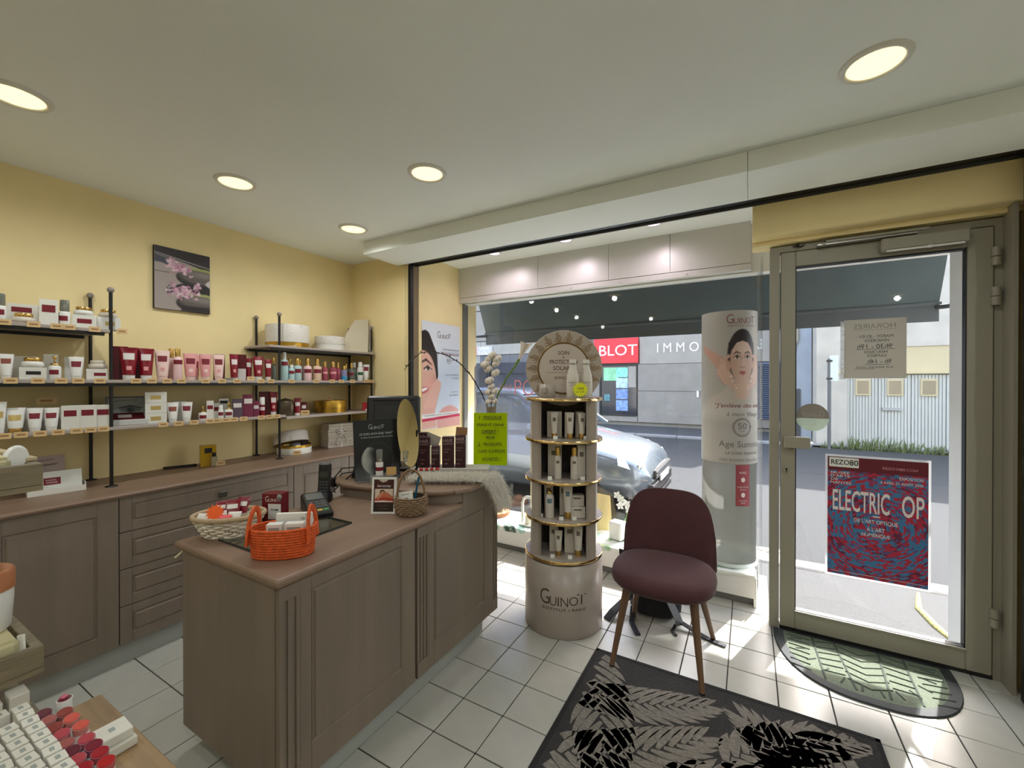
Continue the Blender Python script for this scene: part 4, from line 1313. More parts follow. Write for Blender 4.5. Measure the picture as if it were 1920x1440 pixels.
b_ = MB().box(-.05, .05, -.045, .045, 0, .13, .003)
b_.build('box_body', M_whitep, pb)
rib_ = MB()
for k in range(8):
    rib_.box(-.044 + k * .0112, -.038 + k * .0112, -.0475, -.045, .006, .124)
tag(rib_.build('ribs', M_whitep, pb), kind='stuff')
oc = thing('white_orchid', 'white orchid stem with pale flowers in the window behind the chair', 'flower', (-.84, 3.27, .206))
MB().lathe([(.03, 0), (.042, .08), (.044, .085)], 16).build('pot', M_whitep, oc)
MB().tube([(0, 0, .08), (.02, 0, .18), (.0, .0, .27), (-.05, -.02, .31)], .004, 6).build('stem', mat('stem_green', (96, 128, 70), .6), oc)
M_pet = mat('white_petal', (242, 240, 236), .6)
for q, (fx, fy, fz) in enumerate(((-.05, -.03, .31), (-.02, -.03, .28), (.02, -.02, .25), (-.03, -.02, .23), (.04, -.03, .21))):
    fl_ = MB()
    for k in range(5):
        a = k * 2 * PI / 5 + q
        dx, dz = math.cos(a), math.sin(a)
        fl_.add([(fx, fy, fz), (fx + .02*dx - .012*dz, fy - .006, fz + .02*dz + .012*dx), (fx + .036*dx, fy - .002, fz + .036*dz), (fx + .02*dx + .012*dz, fy - .006, fz + .02*dz - .012*dx)], [(0, 1, 2, 3)])
    fl_.build('blossom', M_pet, oc)
for k in range(4):
    a = k * 1.6
    MB().add([(0, 0, .085), (.05*math.cos(a) - .015*math.sin(a), .05*math.sin(a) + .015*math.cos(a), .11), (.11*math.cos(a), .11*math.sin(a), .09), (.05*math.cos(a) + .015*math.sin(a), .05*math.sin(a) - .015*math.cos(a), .11)], [(0, 1, 2, 3)]).build('leaf', mat('leaf_green', (70, 120, 66), .5), oc)

# tinted sheet with salon lettering hung in the left of the window
fs = thing('tinted_window_sheet', 'grey see-through sheet with thin pink lettering hanging inside the left of the window', 'window sheet', (-1.85, 3.392, .2))
MB().prism_y([(-.50, .53), (-.50, 1.34), (-.47, 1.385), (.52, 1.385), (.52, .53)], 0, .002).build('sheet', glass_mat('grey_film', (196, 200, 210), .05, milky=.15, mcol=(200, 204, 212)), fs)
M_pk = mat('pink_line_print', (214, 140, 144), .6)
lettering([('SANS', -.14, .0, .14, .055, -.01), ('POILS', .165, .0, .42, .145, -.012)], M_pk, fs, (0, -.0015, 1.15))
M_gl = mat('faint_grey_print', (150, 152, 160), .6)
sq = MB()
for k in range(3):
    x = -.07 + k * .2
    sq.box(x, x + .14, -.002, -.0005, .98, .985).box(x, x + .14, -.002, -.0005, 1.04, 1.045).box(x, x + .005, -.002, -.0005, .98, 1.045).box(x + .135, x + .14, -.002, -.0005, .98, 1.045).box(x + .04, x + .1, -.002, -.0005, 1.0, 1.025)
tag(sq.build('small_frames', M_gl, fs), kind='stuff')

# ------------------------------------------------------------------ stickers and sheets on the door glass
GYI = DY + .0115
hs = thing('hours_sheet', 'white paper sheet with handwritten opening hours seen from behind on door glass', 'notice', (.57, GYI, 1.575), PI)
MB().box(-.125, .125, .0002, .0008, -.155, .155).build('paper', glass_mat('backlit_paper', (255, 255, 255), 0, milky=.97, mcol=(206, 202, 192)), hs)
MB().box(.122, .142, .0003, .0006, -.16, .15).build('punched_strip', glass_mat('clear_sleeve', (228, 230, 230), .05, milky=.35), hs)
hole = MB()
for z in (-.13, -.115, -.1, -.085, -.05, 0, .05, .08, .1, .12, .13):
    hole.box(.128, .135, .0007, .0011, z - .004, z + .003)
tag(hole.build('punch_holes', M_whitep, hs), kind='stuff')
M_pen = mat('pen_ink', (50, 46, 50), .7)
M_penl = mat('faded_pen_ink', (142, 136, 128), .7)
lettering([('HORAIRES', 0, .118, .17, .026)], M_penl, hs, (0, .0012, 0), shear=.15)
lettering([('MARDI - JEUDI -', .0, .062, .15, .019), ('VENDREDI', -.01, .042, .1, .015), ('9h30 - 19h', -.0, .012, .14, .024), ('MERCREDI', -.005, -.018, .095, .014), ('SAMEDI', -.01, -.037, .078, .014), ('9h - 14h', -.02, -.067, .095, .024),
           ('SUR RENDEZ-VOUS', 0, -.097, .15, .009, .004)], M_pen, hs, (0, .0012, 0), shear=.1)
MB().box(-.08, .075, .001, .0013, -.004, -.002).box(-.06, .04, .001, .0013, -.0845, -.0825).box(.0, .08, .001, .0013, -.107, -.105).build('underlines', M_pen, hs)
MB().box(-.09, .09, .001, .0013, .098, .0995).build('heading_rule', M_penl, hs)
# round sticker
rs = thing('round_sticker', 'round two-tone salon sticker on the door glass above the handle', 'sticker', (.306, GYI, 1.205), PI)
def circ(r, a0, a1, y0, y1, n=28):
    return MB().prism_y([(r * math.cos(R(a0 + (a1 - a0) * k / n)), r * math.sin(R(a0 + (a1 - a0) * k / n))) for k in range(n + 1)], y0, y1)
circ(.076, -4, 184, .0002, .0008).build('grey_half', mat('sticker_taupe', (140, 132, 126), .6), rs)
circ(.076, 184, 356, .0002, .0008).build('pale_half', glass_mat('sticker_pale', (226, 236, 224), .05, milky=.62, mcol=(206, 214, 200)), rs)
logo(mat('sticker_print', (172, 160, 150), .6), .108, rs, (0, .0012, .016), sub=False)
lettering([('INSTITUT', .0, 0, .06, .008), ('PARIS', 0, -.018, .04, .008)], mat('sticker_print', (172, 160, 150)), rs, (-.0, .0012, -.022))
# exhibition poster
def op_fn(U, V, a):
    H = 1 / a
    p = Pic(U, V, a, (150, 18, 48), .006)
    X, Y = p.X - .5, p.Y - H * .44
    r = np.hypot(X, Y * 1.15); th = np.arctan2(Y, X)
    # blocky concentric dashes, each ring cut into short runs of random colour
    rr = (r / .021).astype(int); ang = ((th + PI) / (2 * PI) * np.maximum(8, (rr * 2.6))).astype(int)
    h = (np.sin(rr * 127.1 + ang * 311.7) * 43758.5453) % 1.0
    sp = np.sin(r * 15 + 2.2 * np.sin(th * 2 + 1) + 1.0) * .16
    k = h + sp
    c = np.where((k > .62)[..., None], np.array((58, 116, 160.)), np.where((k > .48)[..., None], np.array((92, 74, 120.)), np.where((k < .10)[..., None], np.array((98, 30, 66.)), np.array((172, 30, 58.)))))
    p.I = c
    p.rect(-.1, 1.1, H * .885, H * 1.1, (98, 12, 34))
    return p.I
xp = thing('exhibition_poster', 'red and blue dazzle exhibition poster taped low on the door glass', 'poster', (.577, GYI, .682))
MB().box(-.212, .212, -.0012, -.0002, -.328, .328).build('sleeve', glass_mat('clear_sleeve2', (232, 234, 234), .1, milky=.3), xp)
paint('print', op_fn, 170, 264, .404, .632, xp, (0, -.0016, .0))
M_pw = mat('poster_white_print', (226, 216, 214), .6)
lettering([('ELECTRIC', -.062, .085, .235, .112, .012), ('OP', .145, .085, .085, .112, .012)], M_pw, xp, (0, -.002, 0))
MB().box(-.012, .018, -.0022, -.0018, .012, .018).build('dash', M_pw, xp)
lettering([('DE L\u2019ART OPTIQUE', .0, -.015, .175, .024, .005), ('\u00c0 L\u2019ART', .0, -.05, .072, .026, .005), ('NUM\u00c9RIQUE', .0, -.082, .115, .026, .005)], M_pw, xp, (0, -.002, 0))
lettering([('MUS\u00c9E', -.148, .232, .08, .014, .004), ('D\u2019ARTS', -.148, .214, .08, .014, .004), ('DE', -.172, .196, .03, .014, .004), ('NANTES', -.145, .178, .088, .014, .004)], M_pw, xp, (0, -.002, 0))
lettering([('EXPOSITION', .138, .225, .09, .016, .003), ('4 AVRIL-31 AO\u00dbT 2025', .10, .2, .165, .016, .003)], M_pw, xp, (0, -.002, 0))
lettering([('REZO1080.COM', .095, .272, .135, .013, .003)], mat('poster_pink_print', (206, 140, 150), .6), xp, (0, -.002, 0))
sk = MB().box(-.195, -.07, -.0026, -.0018, .262, .312).build('white_patch', M_whitep, xp)
lettering([('REZO', -.148, .288, .078, .026, .012), ('80', -.09, .288, .036, .03, .012)], M_ink, xp, (0, -.003, 0))
MB().box(-.19, .19, -.0022, -.0018, -.3, -.2985).build('bottom_rule', M_pw, xp)

# ------------------------------------------------------------------ silver car parked along the near kerb
car = thing('silver_car', 'silver hatchback parked outside the shop window with its bonnet to the right', 'car', (-.95, 5.45, GZ))
M_car = mat('silver_car_paint', (120, 130, 138), .25, metal=.6, coat=.6)
M_cg = mat('car_window_glass', (96, 112, 120), .06, spec=.9)  # tone lightened to paint in the sky's reflection
M_tyre = mat('tyre_rubber', (26, 26, 27), .8)
st_ = [(0.0, .60, .34, .50, .44), (-.05, .72, .24, .60, .50), (-.16, .81, .19, .68, .55), (-.38, .865, .18, .75, .60), (-.75, .885, .18, .835, .66), (-1.08, .89, .2, .90, .70), (-1.3, .89, .2, .93, .72), (-2.3, .89, .2, .93, .74), (-3.5, .885, .2, .95, .76), (-3.95, .86, .24, .94, .76), (-4.12, .80, .32, .85, .7), (-4.18, .7, .42, .72, .6)]
rings = []
for x, w, zb, zt, zs in st_:
    half_ = [(0, zb), (w*.8, zb), (w*.96, zb + .07), (w, (zb + zs) / 2 + .03), (w*.985, zs), (w*.93, zs + (zt - zs)*.55), (w*.8, zt - (zt - zs)*.16), (w*.45, zt + .02), (0, zt + .035)]
    ring = [(x, -a, z) for a, z in half_] + [(x, a, z) for a, z in half_[::-1][1:-1]]
    rings.append(ring)
MB().loft(rings, True, True, True).build('body', M_car, car)
gh = MB()
def outl(x0, x1, w0, w1, z):
    pts = []
    for k in range(24):
        a = 2 * PI * k / 24
        c, s_ = math.cos(a), math.sin(a)
        cx_ = (x0 + x1) / 2; rx = (x1 - x0) / 2
        pts.append((cx_ + rx * math.copysign(abs(c) ** .42, c), (w0 if c < 0 else w1) * math.copysign(abs(s_) ** .42, s_), z))
    return pts
gh.loft([outl(-4.0, -.98, .80, .82, .91), outl(-3.9, -1.3, .755, .77, 1.16), outl(-3.72, -1.68, .66, .68, 1.375)], True, True, True).build('windows', M_cg, car)
MB().loft([outl(-3.74, -1.62, .675, .70, 1.36), outl(-3.68, -1.72, .64, .66, 1.415), outl(-3.4, -2.0, .5, .5, 1.44)], True, True, True).build('roof', M_car, car)
for s_ in (-1, 1):
    MB().tube([(-.93, s_*.80, .90), (-1.3, s_*.765, 1.16), (-1.68, s_*.685, 1.375), (-2.6, s_*.69, 1.40), (-3.7, s_*.66, 1.37)], .035, 6).build('roof_pillar', M_car, car)
    MB().box(-2.36, -2.28, min(s_*.74, s_*.80), max(s_*.74, s_*.80), .9, 1.36).build('door_pillar', M_dark, car)
    mr = MB().sphere((0, 0, 0), .11, 12, 8, .62).xf(Matrix.Diagonal((.8, 1.1, 1, 1))).build('wing_mirror', M_car, car, (-1.28, s_*.98, .98))
    MB().box(-.02, .02, min(-s_*.12, 0), max(-s_*.12, 0), -.04, -.01).build('mirror_arm', M_dark, mr)
    hl_ = MB().loft([[(-.04, s_*.56, .50), (-.10, s_*.72, .51), (-.30, s_*.86, .60), (-.34, s_*.80, .68), (-.14, s_*.63, .61)], [(-.02, s_*.56, .50), (-.08, s_*.74, .51), (-.30, s_*.88, .60), (-.33, s_*.82, .69), (-.12, s_*.63, .625)]], True, True, False).build('headlight', mat('headlight_lens', (206, 214, 220), .08, spec=.9), car)
    MB().sphere((-.13, s_*.70, .565), .05, 10, 6).build('lamp_bowl', mat('chrome', (220, 222, 224), .12, metal=1), hl_)
    for x in (-.82, -3.35):
        w_ = MB().lathe([(.19, -.1), (.29, -.1), (.31, -.07), (.31, .07), (.29, .1), (.19, .1)], 26).build('tyre', M_tyre, car, (x, s_*.80, .31), (PI/2, 0, 0))
        MB().lathe([(.0001, -.04), (.08, -.07), (.19, -.095), (.2, -.06), (.2, .06), (.19, .095), (.08, .07), (.0001, .04)], 20, cap=False).build('rim', mat('alloy_grey', (150, 152, 154), .35, metal=.8), w_)
MB().box(-.03, .035, -.48, .48, .40, .50, .01).build('upper_grille', M_dark, car)
MB().box(-.03, .03, -.62, .62, .23, .36, .01).build('lower_grille', M_dark, car)
for z in (.425, .455, .485):
    MB().box(.03, .042, -.47, .47, z - .006, z + .004).build('chrome_strip', mat('chrome', (220, 222, 224)), car)
npl = MB().box(.03, .05, -.26, .26, .345, .425, .004).build('number_plate', M_whitep, car)
MB().box(-.02, .02, -.66, .66, .13, .2, .01).build('front_lip', M_dark, car)
MB().tube([(-1.0, -.6, .935), (-1.12, -.1, 1.0)], .008, 6).build('wiper', M_dark, car)

# ------------------------------------------------------------------ black rucksack on the floor behind the chair
bp = thing('black_rucksack', 'black rucksack with grey straps slumped on the tiles behind the pink chair', 'bag', (-.50, 2.68, 0), R(8))
M_bag = mat('black_nylon', (22, 24, 30), .75, bump=.3, bscale=60)
M_bagg = mat('grey_webbing', (92, 94, 98), .8)
rings = []
for f, z, yo in ((.86, .002, 0), (1, .03, 0), (1.02, .12, -.01), (1, .22, 0), (.9, .30, .02), (.66, .355, .03), (.2, .375, .03)):
    rings.append([(sup(2*PI*j/24, .15 * f, .1 * f, .1 * f, 3.4)[0], sup(2*PI*j/24, .15 * f, .1 * f, .1 * f, 3.4)[1] + yo, z) for j in range(24)])
MB().loft(rings, True, True, True).build('body', M_bag, bp)
rings = [[(sup(2*PI*j/20, .11*f, .035*f, .03*f, 3)[0], sup(2*PI*j/20, .11*f, .035*f, .03*f, 3)[1] - .105, z) for j in range(20)] for f, z in ((.9, .02), (1, .06), (1, .14), (.85, .18), (.4, .19))]
MB().loft(rings, True, True, True).build('front_pocket', M_bag, bp)
def strap(pts, w, m, name='strap'):
    b = MB(); L = [Vector(p) for p in pts]; rr = []
    for i, p in enumerate(L):
        t = (L[min(i + 1, len(L) - 1)] - L[max(i - 1, 0)]); t.z = 0
        if t.length < 1e-4: t = Vector((1, 0, 0))
        n_ = Vector((-t.y, t.x, 0)).normalized() * w
        rr.append([tuple(p + n_), tuple(p - n_), tuple(p - n_ + Vector((0, 0, .006))), tuple(p + n_ + Vector((0, 0, .006)))])
    return b.loft(rr, True, True, False).build(name, m, bp)
strap([(.06, -.13, .2), (.09, -.15, .12), (.13, -.17, .05), (.14, -.18, .02)], .03, M_bagg, 'shoulder_strap')
strap([(.14, -.16, .03), (.2, -.18, .012), (.27, -.22, .002), (.33, -.25, .002)], .016, M_bag)
strap([(.33, -.25, .002), (.365, -.262, .002)], .014, M_bagg, 'strap_end')
strap([(.12, -.18, .02), (.1, -.22, .002), (.12, -.26, .002)], .008, M_bag)
strap([(-.14, -.04, .08), (-.19, -.12, .05), (-.23, -.19, .03), (-.26, -.24, .002)], .024, M_bag)
strap([(-.12, -.13, .05), (-.12, -.22, .004), (-.1, -.27, .002), (-.075, -.33, .002)], .014, M_bag)
strap([(-.16, .02, .30), (-.2, -.02, .34), (-.19, -.05, .24), (-.16, -.06, .18)], .02, M_bag, 'shoulder_strap')
# ------------------------------------------------------------------ on the reception counter
ZC = .7903
ZBR = .8623
# white wicker bread basket with sachets
wb = thing('wicker_basket', 'oval white wicker basket with beige rim on the left corner of the counter', 'basket', (-1.80, .890, ZC), R(38))
wb.scale = (.9, .9, 1.12)
M_wick = mat('white_wicker', (228, 220, 204), .7, var=.18, scale=40)
M_wickr = mat('beige_basket_rim', (176, 154, 122), .75, var=.12, scale=30)
def ovp(a, k, rx=.142, ry=.098):      # k = 0 base .. 1 rim
    f = .68 + .30 * k
    return rx * f * math.cos(a), ry * f * math.sin(a)
wv = MB(); nst = 26
for r_ in range(8):
    k = (r_ + .5) / 8
    z = .006 + k * .064
    pts = []
    for q in range(nst * 4):
        a = 2 * PI * q / (nst * 4)
        x, y = ovp(a, k)
        o = .0042 * math.sin(a * nst / 2 * 1.0 + (r_ % 2) * PI)
        l = math.hypot(x, y)
        pts.append((x + x / l * o, y + y / l * o, z + .0015 * math.sin(a * 7 + r_)))
    wv.tube(pts, .0042, 5, closed=True)
tag(wv.build('weave', M_wick, wb), kind='stuff')
sk_ = MB()
for q in range(nst):
    a = 2 * PI * (q + .5) / nst
    sk_.tube([(*ovp(a, 0), .003), (*ovp(a, .5), .035), (*ovp(a, 1), .072)], .0028, 5)
tag(sk_.build('stakes', M_wick, wb), kind='stuff')
rim = [(*ovp(2*PI*q/48, 1.05), .074) for q in range(48)]
MB().tube(rim, .009, 8, closed=True).build('rim', M_wickr, wb)
MB().loft([[(*ovp(2*PI*q/40, .97), .074) for q in range(40)], [(*ovp(2*PI*q/40, .3), .02) for q in range(40)], [(*ovp(2*PI*q/40, -.6), .012) for q in range(40)]], True, False, True).build('lining', M_wickr, wb)
MB().loft([[(*ovp(2*PI*q/40, -.05), .001) for q in range(40)], [(*ovp(2*PI*q/40, 0), .008) for q in range(40)]], True, True, False).build('basket_base', M_wick, wb)
M_sach = mat('crimson_sachet', (122, 16, 34), .3)
def pillow(w, h, t, m, name, parent, loc, rot, cat=None):
    b = MB(); n = 8
    def P_(i, j, s):
        u, v = i / n * 2 - 1, j / n * 2 - 1
        return (u * w / 2, s * t / 2 * (1 - u ** 4) * (1 - v ** 4), v * h / 2)
    for s in (-1, 1):
        g = [[P_(i, j, s) for i in range(n + 1)] for j in range(n + 1)]
        b.loft(g if s < 0 else [r[::-1] for r in g], False, False, True)
    return b.build(name, m, parent, loc, rot)
def sachet(label, loc, rz, rx):
    t = thing('sample_sachet', label, 'sachet', loc, rz, 'sachets in the wicker basket')
    o = pillow(.052, .066, .009, M_sach, 'pouch', t, (0, 0, .02), (rx, 0, 0))
    MB().box(-.019, .019, -.0052, -.0046, -.006, .012).build('label', M_white, o)
    return t
sachet('crimson sample sachet leaning at the right inside the wicker basket', (-1.845, .965, .866), R(30), R(-28))
sachet('crimson sample sachet in the middle of the wicker basket behind another', (-1.855, .930, .862), R(50), R(-32))
sachet('dark sachet half buried at the back of the wicker basket', (-1.895, .912, .858), R(60), R(-40))
for q, (x, y, rz, lab) in enumerate(((-1.855, .820, 20, 'white folded sample wrapper at the left end of the wicker basket'), (-1.83, .868, 70, 'white sample box beside the orange star in the wicker basket'), (-1.775, .895, 35, 'small white wrapper in front of the sachets in the wicker basket'))):
    t = thing('sample_wrapper', lab, 'wrapper', (x, y, .858), R(rz), 'white wrappers in the wicker basket')
    pillow(.05, .034, .016, M_white, 'wrapper', t, (0, 0, .012), (R(-35), 0, 0))
pk = thing('pink_sample', 'coral pink sample packet at the front of the wicker basket', 'sachet', (-1.785, .862, .856), R(38))
pillow(.05, .03, .012, mat('coral_packet', (226, 84, 84), .4), 'packet', pk, (0, 0, .012), (R(-50), 0, 0))
def star(name, label, loc, rz, tilt, r0, r1, n, col, m_name, cat):
    t = thing(name, label, cat, loc, rz)
    pts = []
    for k in range(2 * n):
        a = PI * k / n; r = r1 if k % 2 else r0
        pts.append((r * math.cos(a), r * math.sin(a)))
    b = MB().prism(pts, -.0006, .0006)
    o = b.build('star_card', mat(m_name, col, .6), t, (0, 0, r0), (R(90 + tilt), 0, 0))
    return t, o
t_, o_s = star('orange_star_tag', 'fluorescent orange star price burst in the wicker basket', (-1.812, .845, .856), R(52), -12, .034, .023, 13, (255, 106, 34), 'fluo_orange', 'price tag')

# orange rope basket
ob = thing('orange_basket', 'orange coiled rope basket with two handles on the counter front', 'basket', (-1.437, .888, ZC), R(37))
ob.scale = (.93, .93, .98)
M_or = mat('orange_rope', (214, 90, 34), .75, var=.22, scale=70, bump=.35, bscale=160)
co_ = MB()
for r_ in range(11):
    k = r_ / 10
    f = .93 + .09 * k
    pts = []
    n = 88
    for q in range(n):
        a = 2 * PI * q / n
        o = 1 + .008 * math.sin(a * 36 + r_ * 1.3)
        x, y = sup(a, .112 * f * o, .066 * f * o, .066 * f * o, 2.3)
        pts.append((x, y, .0058 + r_ * .0094))
    co_.tube(pts, .0058, 6, closed=True)
co_.build('coiled_side', M_or, ob)
MB().prism([sup(2*PI*q/40, .1, .06, .06, 2.3) for q in range(40)], .001, .008).build('basket_base', M_or, ob)
for s_ in (-1, 1):
    pts = []
    for k in range(19):
        t = k / 18
        a = PI * t
        pts.append((s_ * (.108 - .008 * math.sin(a)), .048 * math.cos(a) * 1.0, .05 + .118 * math.sin(a) ** .8))
    b = MB(); rings = []
    for i, p in enumerate(pts):
        x, y, z = p
        a = PI * i / 18
        rings.append([(x + s_ * .004, y + .0095 * math.cos(a), z + .0095 * math.sin(a)), (x - s_ * .004, y + .0095 * math.cos(a), z + .0095 * math.sin(a)),
                      (x - s_ * .004, y - .0095 * math.cos(a), z - .0095 * math.sin(a)), (x + s_ * .004, y - .0095 * math.cos(a), z - .0095 * math.sin(a))])
    for r in rings:
        pass
    b.loft(rings, True, True, False).build('handle', M_or, ob)
def carton(name, label, cat, loc, rz, w, d, h, m, tilt=0.0, group=None, lab=None, bev=.001):
    t = thing(name, label, cat, loc, rz, group)
    o = MB().box(-w/2, w/2, -d/2, d/2, 0, h, bev).build('carton', m, t, None, (tilt, 0, 0))
    if lab:
        x0, x1, z0, z1, ml = lab
        MB().box(x0, x1, -d/2 - .0006, -d/2 + .0002, z0, z1).build('label', ml, o)
    return t, o
M_pgr = mat('pale_grey_print', (150, 156, 150), .6)
t_, o = carton('white_sample_box', 'tall white printed sample box standing at the back of the orange basket', 'box', (-1.43, .928, ZC + .01), R(37), .125, .018, .126, M_white)
lettering([('\u2740', .045, .05, .016, .016), ('\u2740', .03, .038, .02, .012), ('C', -.052, -.002, .011, .013)], M_pgr, o, (0, -.0095, .07))
carton('white_sample_box', 'smaller white sample box at the right of the orange basket', 'box', (-1.395, .905, ZC + .01), R(37), .062, .03, .104, M_white, 0, None, (-.022, .022, .07, .092, M_pgr))
carton('white_sample_box', 'smaller white sample box at the left front of the orange basket', 'box', (-1.452, .868, ZC + .01), R(37), .05, .03, .102, M_white, 0, None, (-.018, .018, .072, .09, M_pgr))
# crimson product box behind the orange basket
t_, o = carton('crimson_product_box', 'crimson cosmetics box with white label between the baskets and card terminal', 'box', (-1.772, 1.06, ZC + .0075), R(26), .088, .05, .128, mat('dark_crimson_box', (104, 14, 26), .35))
MB().box(-.016, .04, -.0258, -.0252, .02, .085).build('label', M_white, o)
logo(M_whitep, .072, o, (.008, -.0258, .104), sub=False)
lettering([('FIRM', 0, 0, .032, .009, .004), ], M_ink, o, (.012, -.0262, .06))
MB().lathe([(.0001, 0), (.011, 0), (.011, .0006), (.0001, .0006)], 16).build('round_seal', M_pgr, o, (.034, -.0256, .115), (PI/2, 0, 0))
# cordless phone on its cradle
ph = thing('cordless_phone', 'black cordless phone standing in its cradle on the counter', 'phone', (-1.905, 1.39, ZC), R(38))
ph.scale = (1.2, 1.2, 1.08)
M_ph = mat('black_phone_plastic', (17, 17, 19), .35)
MB().loft([[(sup(2*PI*j/24, .036*f, .05*f, .034*f, 3)[0], sup(2*PI*j/24, .036*f, .05*f, .034*f, 3)[1], z) for j in range(24)] for f, z in ((1, 0), (1, .018), (.9, .034), (.7, .045))], True, True, True).build('cradle', M_ph, ph)
hd = MB().box(-.025, .025, -.013, .013, .02, .175, .008).build('handset', M_ph, ph, (0, .004, 0), (R(-9), 0, 0))
MB().box(-.018, .018, -.0142, -.0128, .105, .135).build('screen', mat('dark_lcd', (46, 52, 50), .2), hd)
MB().box(-.008, .008, -.0142, -.0128, .158, .161).build('earpiece', M_dark, hd)
M_key = mat('dark_keys', (70, 70, 74), .5)
kb_ = MB()
for a in range(3):
    for b in range(5):
        kb_.box(-.017 + a*.0125, -.008 + a*.0125, -.0146, -.0128, .03 + b*.013, .037 + b*.013)
tag(kb_.build('keys', M_key, hd), kind='stuff')
# card terminal
cd = thing('card_terminal', 'black card payment terminal lying on the counter beside the phone', 'card terminal', (-1.765, 1.25, ZC), R(64))
cd.scale = (1.25, 1.25, 1.1)
b = MB()
b.loft([[(-.042, -.09, 0), (.042, -.09, 0), (.042, .085, 0), (-.042, .085, 0)], [(-.042, -.095, .018), (.042, -.095, .018), (.042, .09, .05), (-.042, .09, .05)], [(-.036, -.088, .026), (.036, -.088, .026), (.038, .085, .062), (-.038, .085, .062)]], True, True, False)
b = b.build('body', M_ph, cd)
def on_slope(x0, x1, y0, y1, name, m, lift=.0012):
    f = lambda y: .026 + (y + .088) / .173 * .036 + lift
    MB().add([(x0, y0, f(y0)), (x1, y0, f(y0)), (x1, y1, f(y1)), (x0, y1, f(y1)), (x0, y0, f(y0) - .002), (x1, y0, f(y0) - .002), (x1, y1, f(y1) - .002), (x0, y1, f(y1) - .002)], [(0, 1, 2, 3), (4, 7, 6, 5), (0, 4, 5, 1), (1, 5, 6, 2), (2, 6, 7, 3), (3, 7, 4, 0)]).build(name, m, cd)
on_slope(-.03, .03, .02, .075, 'screen', mat('grey_lcd', (98, 104, 106), .2))
for a in range(3):
    for c_ in range(3):
        on_slope(-.029 + a*.021, -.012 + a*.021, -.05 + c_*.02, -.036 + c_*.02, 'key', M_key)
for a, (nm, cl_) in enumerate((('red_key', (190, 40, 36)), ('yellow_key', (206, 170, 50)), ('green_key', (60, 150, 80)))):
    on_slope(-.029 + a*.021, -.012 + a*.021, -.078, -.066, nm, mat(nm, cl_, .5))
# framed Serenity card
sr = thing('framed_card', 'white framed dark red massage card leaning on the raised bar', 'framed card', (-1.472, 1.388, ZC), R(29))
fr = MB().box(-.056, -.047, -.008, .006, 0, .165).box(.047, .056, -.008, .006, 0, .165).box(-.047, .047, -.008, .006, 0, .009).box(-.047, .047, -.008, .006, .156, .165)
fr = fr.build('frame', M_whitep, sr, None, (R(-7), 0, 0))
def ser_fn(U, V, a):
    H = 1 / a
    p = Pic(U, V, a, (64, 20, 22), .012)
    p.rect(.06, .94, H*.33, H*.70, (214, 196, 176))
    p.rect(.06, .94, H*.30, H*.36, (228, 218, 204))
    p.rect(0, 1, 0, H*.24, (40, 30, 26))
    p.ell(.42, H*.60, .13, .11, (40, 24, 20))
    p.ell(.43, H*.575, .09, .085, (206, 140, 110))
    p.cap([(.12, H*.38), (.34, H*.5), (.6, H*.5), (.86, H*.42)], [.05, .08, .15, .1], (190, 108, 74))
    p.cap([(.1, H*.37), (.5, H*.40), (.9, H*.37)], [.05, .08, .06], (170, 60, 44))
    p.cap([(.2, H*.4), (.36, H*.54)], [.04, .04], (206, 140, 110))
    p.poly([(.2, H), (.75, H), (.6, H*.93), (.45, H*.9), (.3, H*.94)], (206, 200, 190))
    return p.I
paint('print', ser_fn, 50, 80, .096, .149, fr, (0, -.004, .0825))
lettering([('Serenity', 0, 0, .066, .014, .003)], M_whitep, fr, (0, -.0045, .125), shear=.2)
lettering([('INSTITUT', 0, .008, .05, .006), ('massage', 0, -.006, .04, .006)], mat('dim_print', (120, 100, 84), .6), fr, (0, -.0045, .028))
# small seagrass basket with cards and a pen
sbk = thing('seagrass_basket', 'small round woven basket with hoop handle holding cards beside the framed card', 'basket', (-1.362, 1.452, ZC), R(40))
M_sg = mat('seagrass', (136, 112, 86), .8, var=.25, scale=60)
wv = MB()
for r_ in range(9):
    k = r_ / 8
    rr = .052 + .02 * math.sin(PI * (.12 + .6 * k))
    pts = []
    n = 60
    for q in range(n):
        a = 2 * PI * q / n
        o = .0032 * math.sin(a * 15 + (r_ % 2) * PI)
        pts.append(((rr + o) * math.cos(a), (rr + o) * .95 * math.sin(a), .007 + k * .074))
    wv.tube(pts, .0052, 5, closed=True)
tag(wv.build('weave', M_sg, sbk), kind='stuff')
MB().lathe([(.0001, .002), (.05, .002), (.055, .02), (.06, .05), (.056, .08)], 24, cap=False).build('inner_shell', mat('dark_inner_basket', (74, 58, 44), .9), sbk)
MB().tube([(.062 * math.cos(PI * k / 20), 0, .075 + .128 * math.sin(PI * k / 20)) for k in range(21)], .0052, 8).build('hoop_handle', mat('cane', (132, 102, 70), .6), sbk)
crd = thing('appointment_card', 'white appointment card tucked in the small seagrass basket', 'card', (-1.372, 1.43, ZC + .055), R(32))
b = MB().box(-.034, .034, -.0005, .0005, 0, .05).build('card', M_white, crd, None, (R(-16), R(-8), 0))
lettering([('Serenity', 0, 0, .036, .008)], M_ink, b, (0, -.001, .036))
lettering([('\u25b2\u25b2', .004, 0, .016, .008)], mat('brown_mark', (150, 90, 60), .6), b, (0, -.001, .02))
pn = thing('blue_pen', 'blue ball pen standing in the small seagrass basket', 'pen', (-1.362, 1.468, ZC + .03), R(20))
MB().cyl((0, 0, 0), (.026, .0, .135), .0055, n=8).cyl((.026, 0, .135), (.0275, 0, .143), .003, n=8).build('pen_body', mat('petrol_blue', (24, 92, 118), .4), pn)
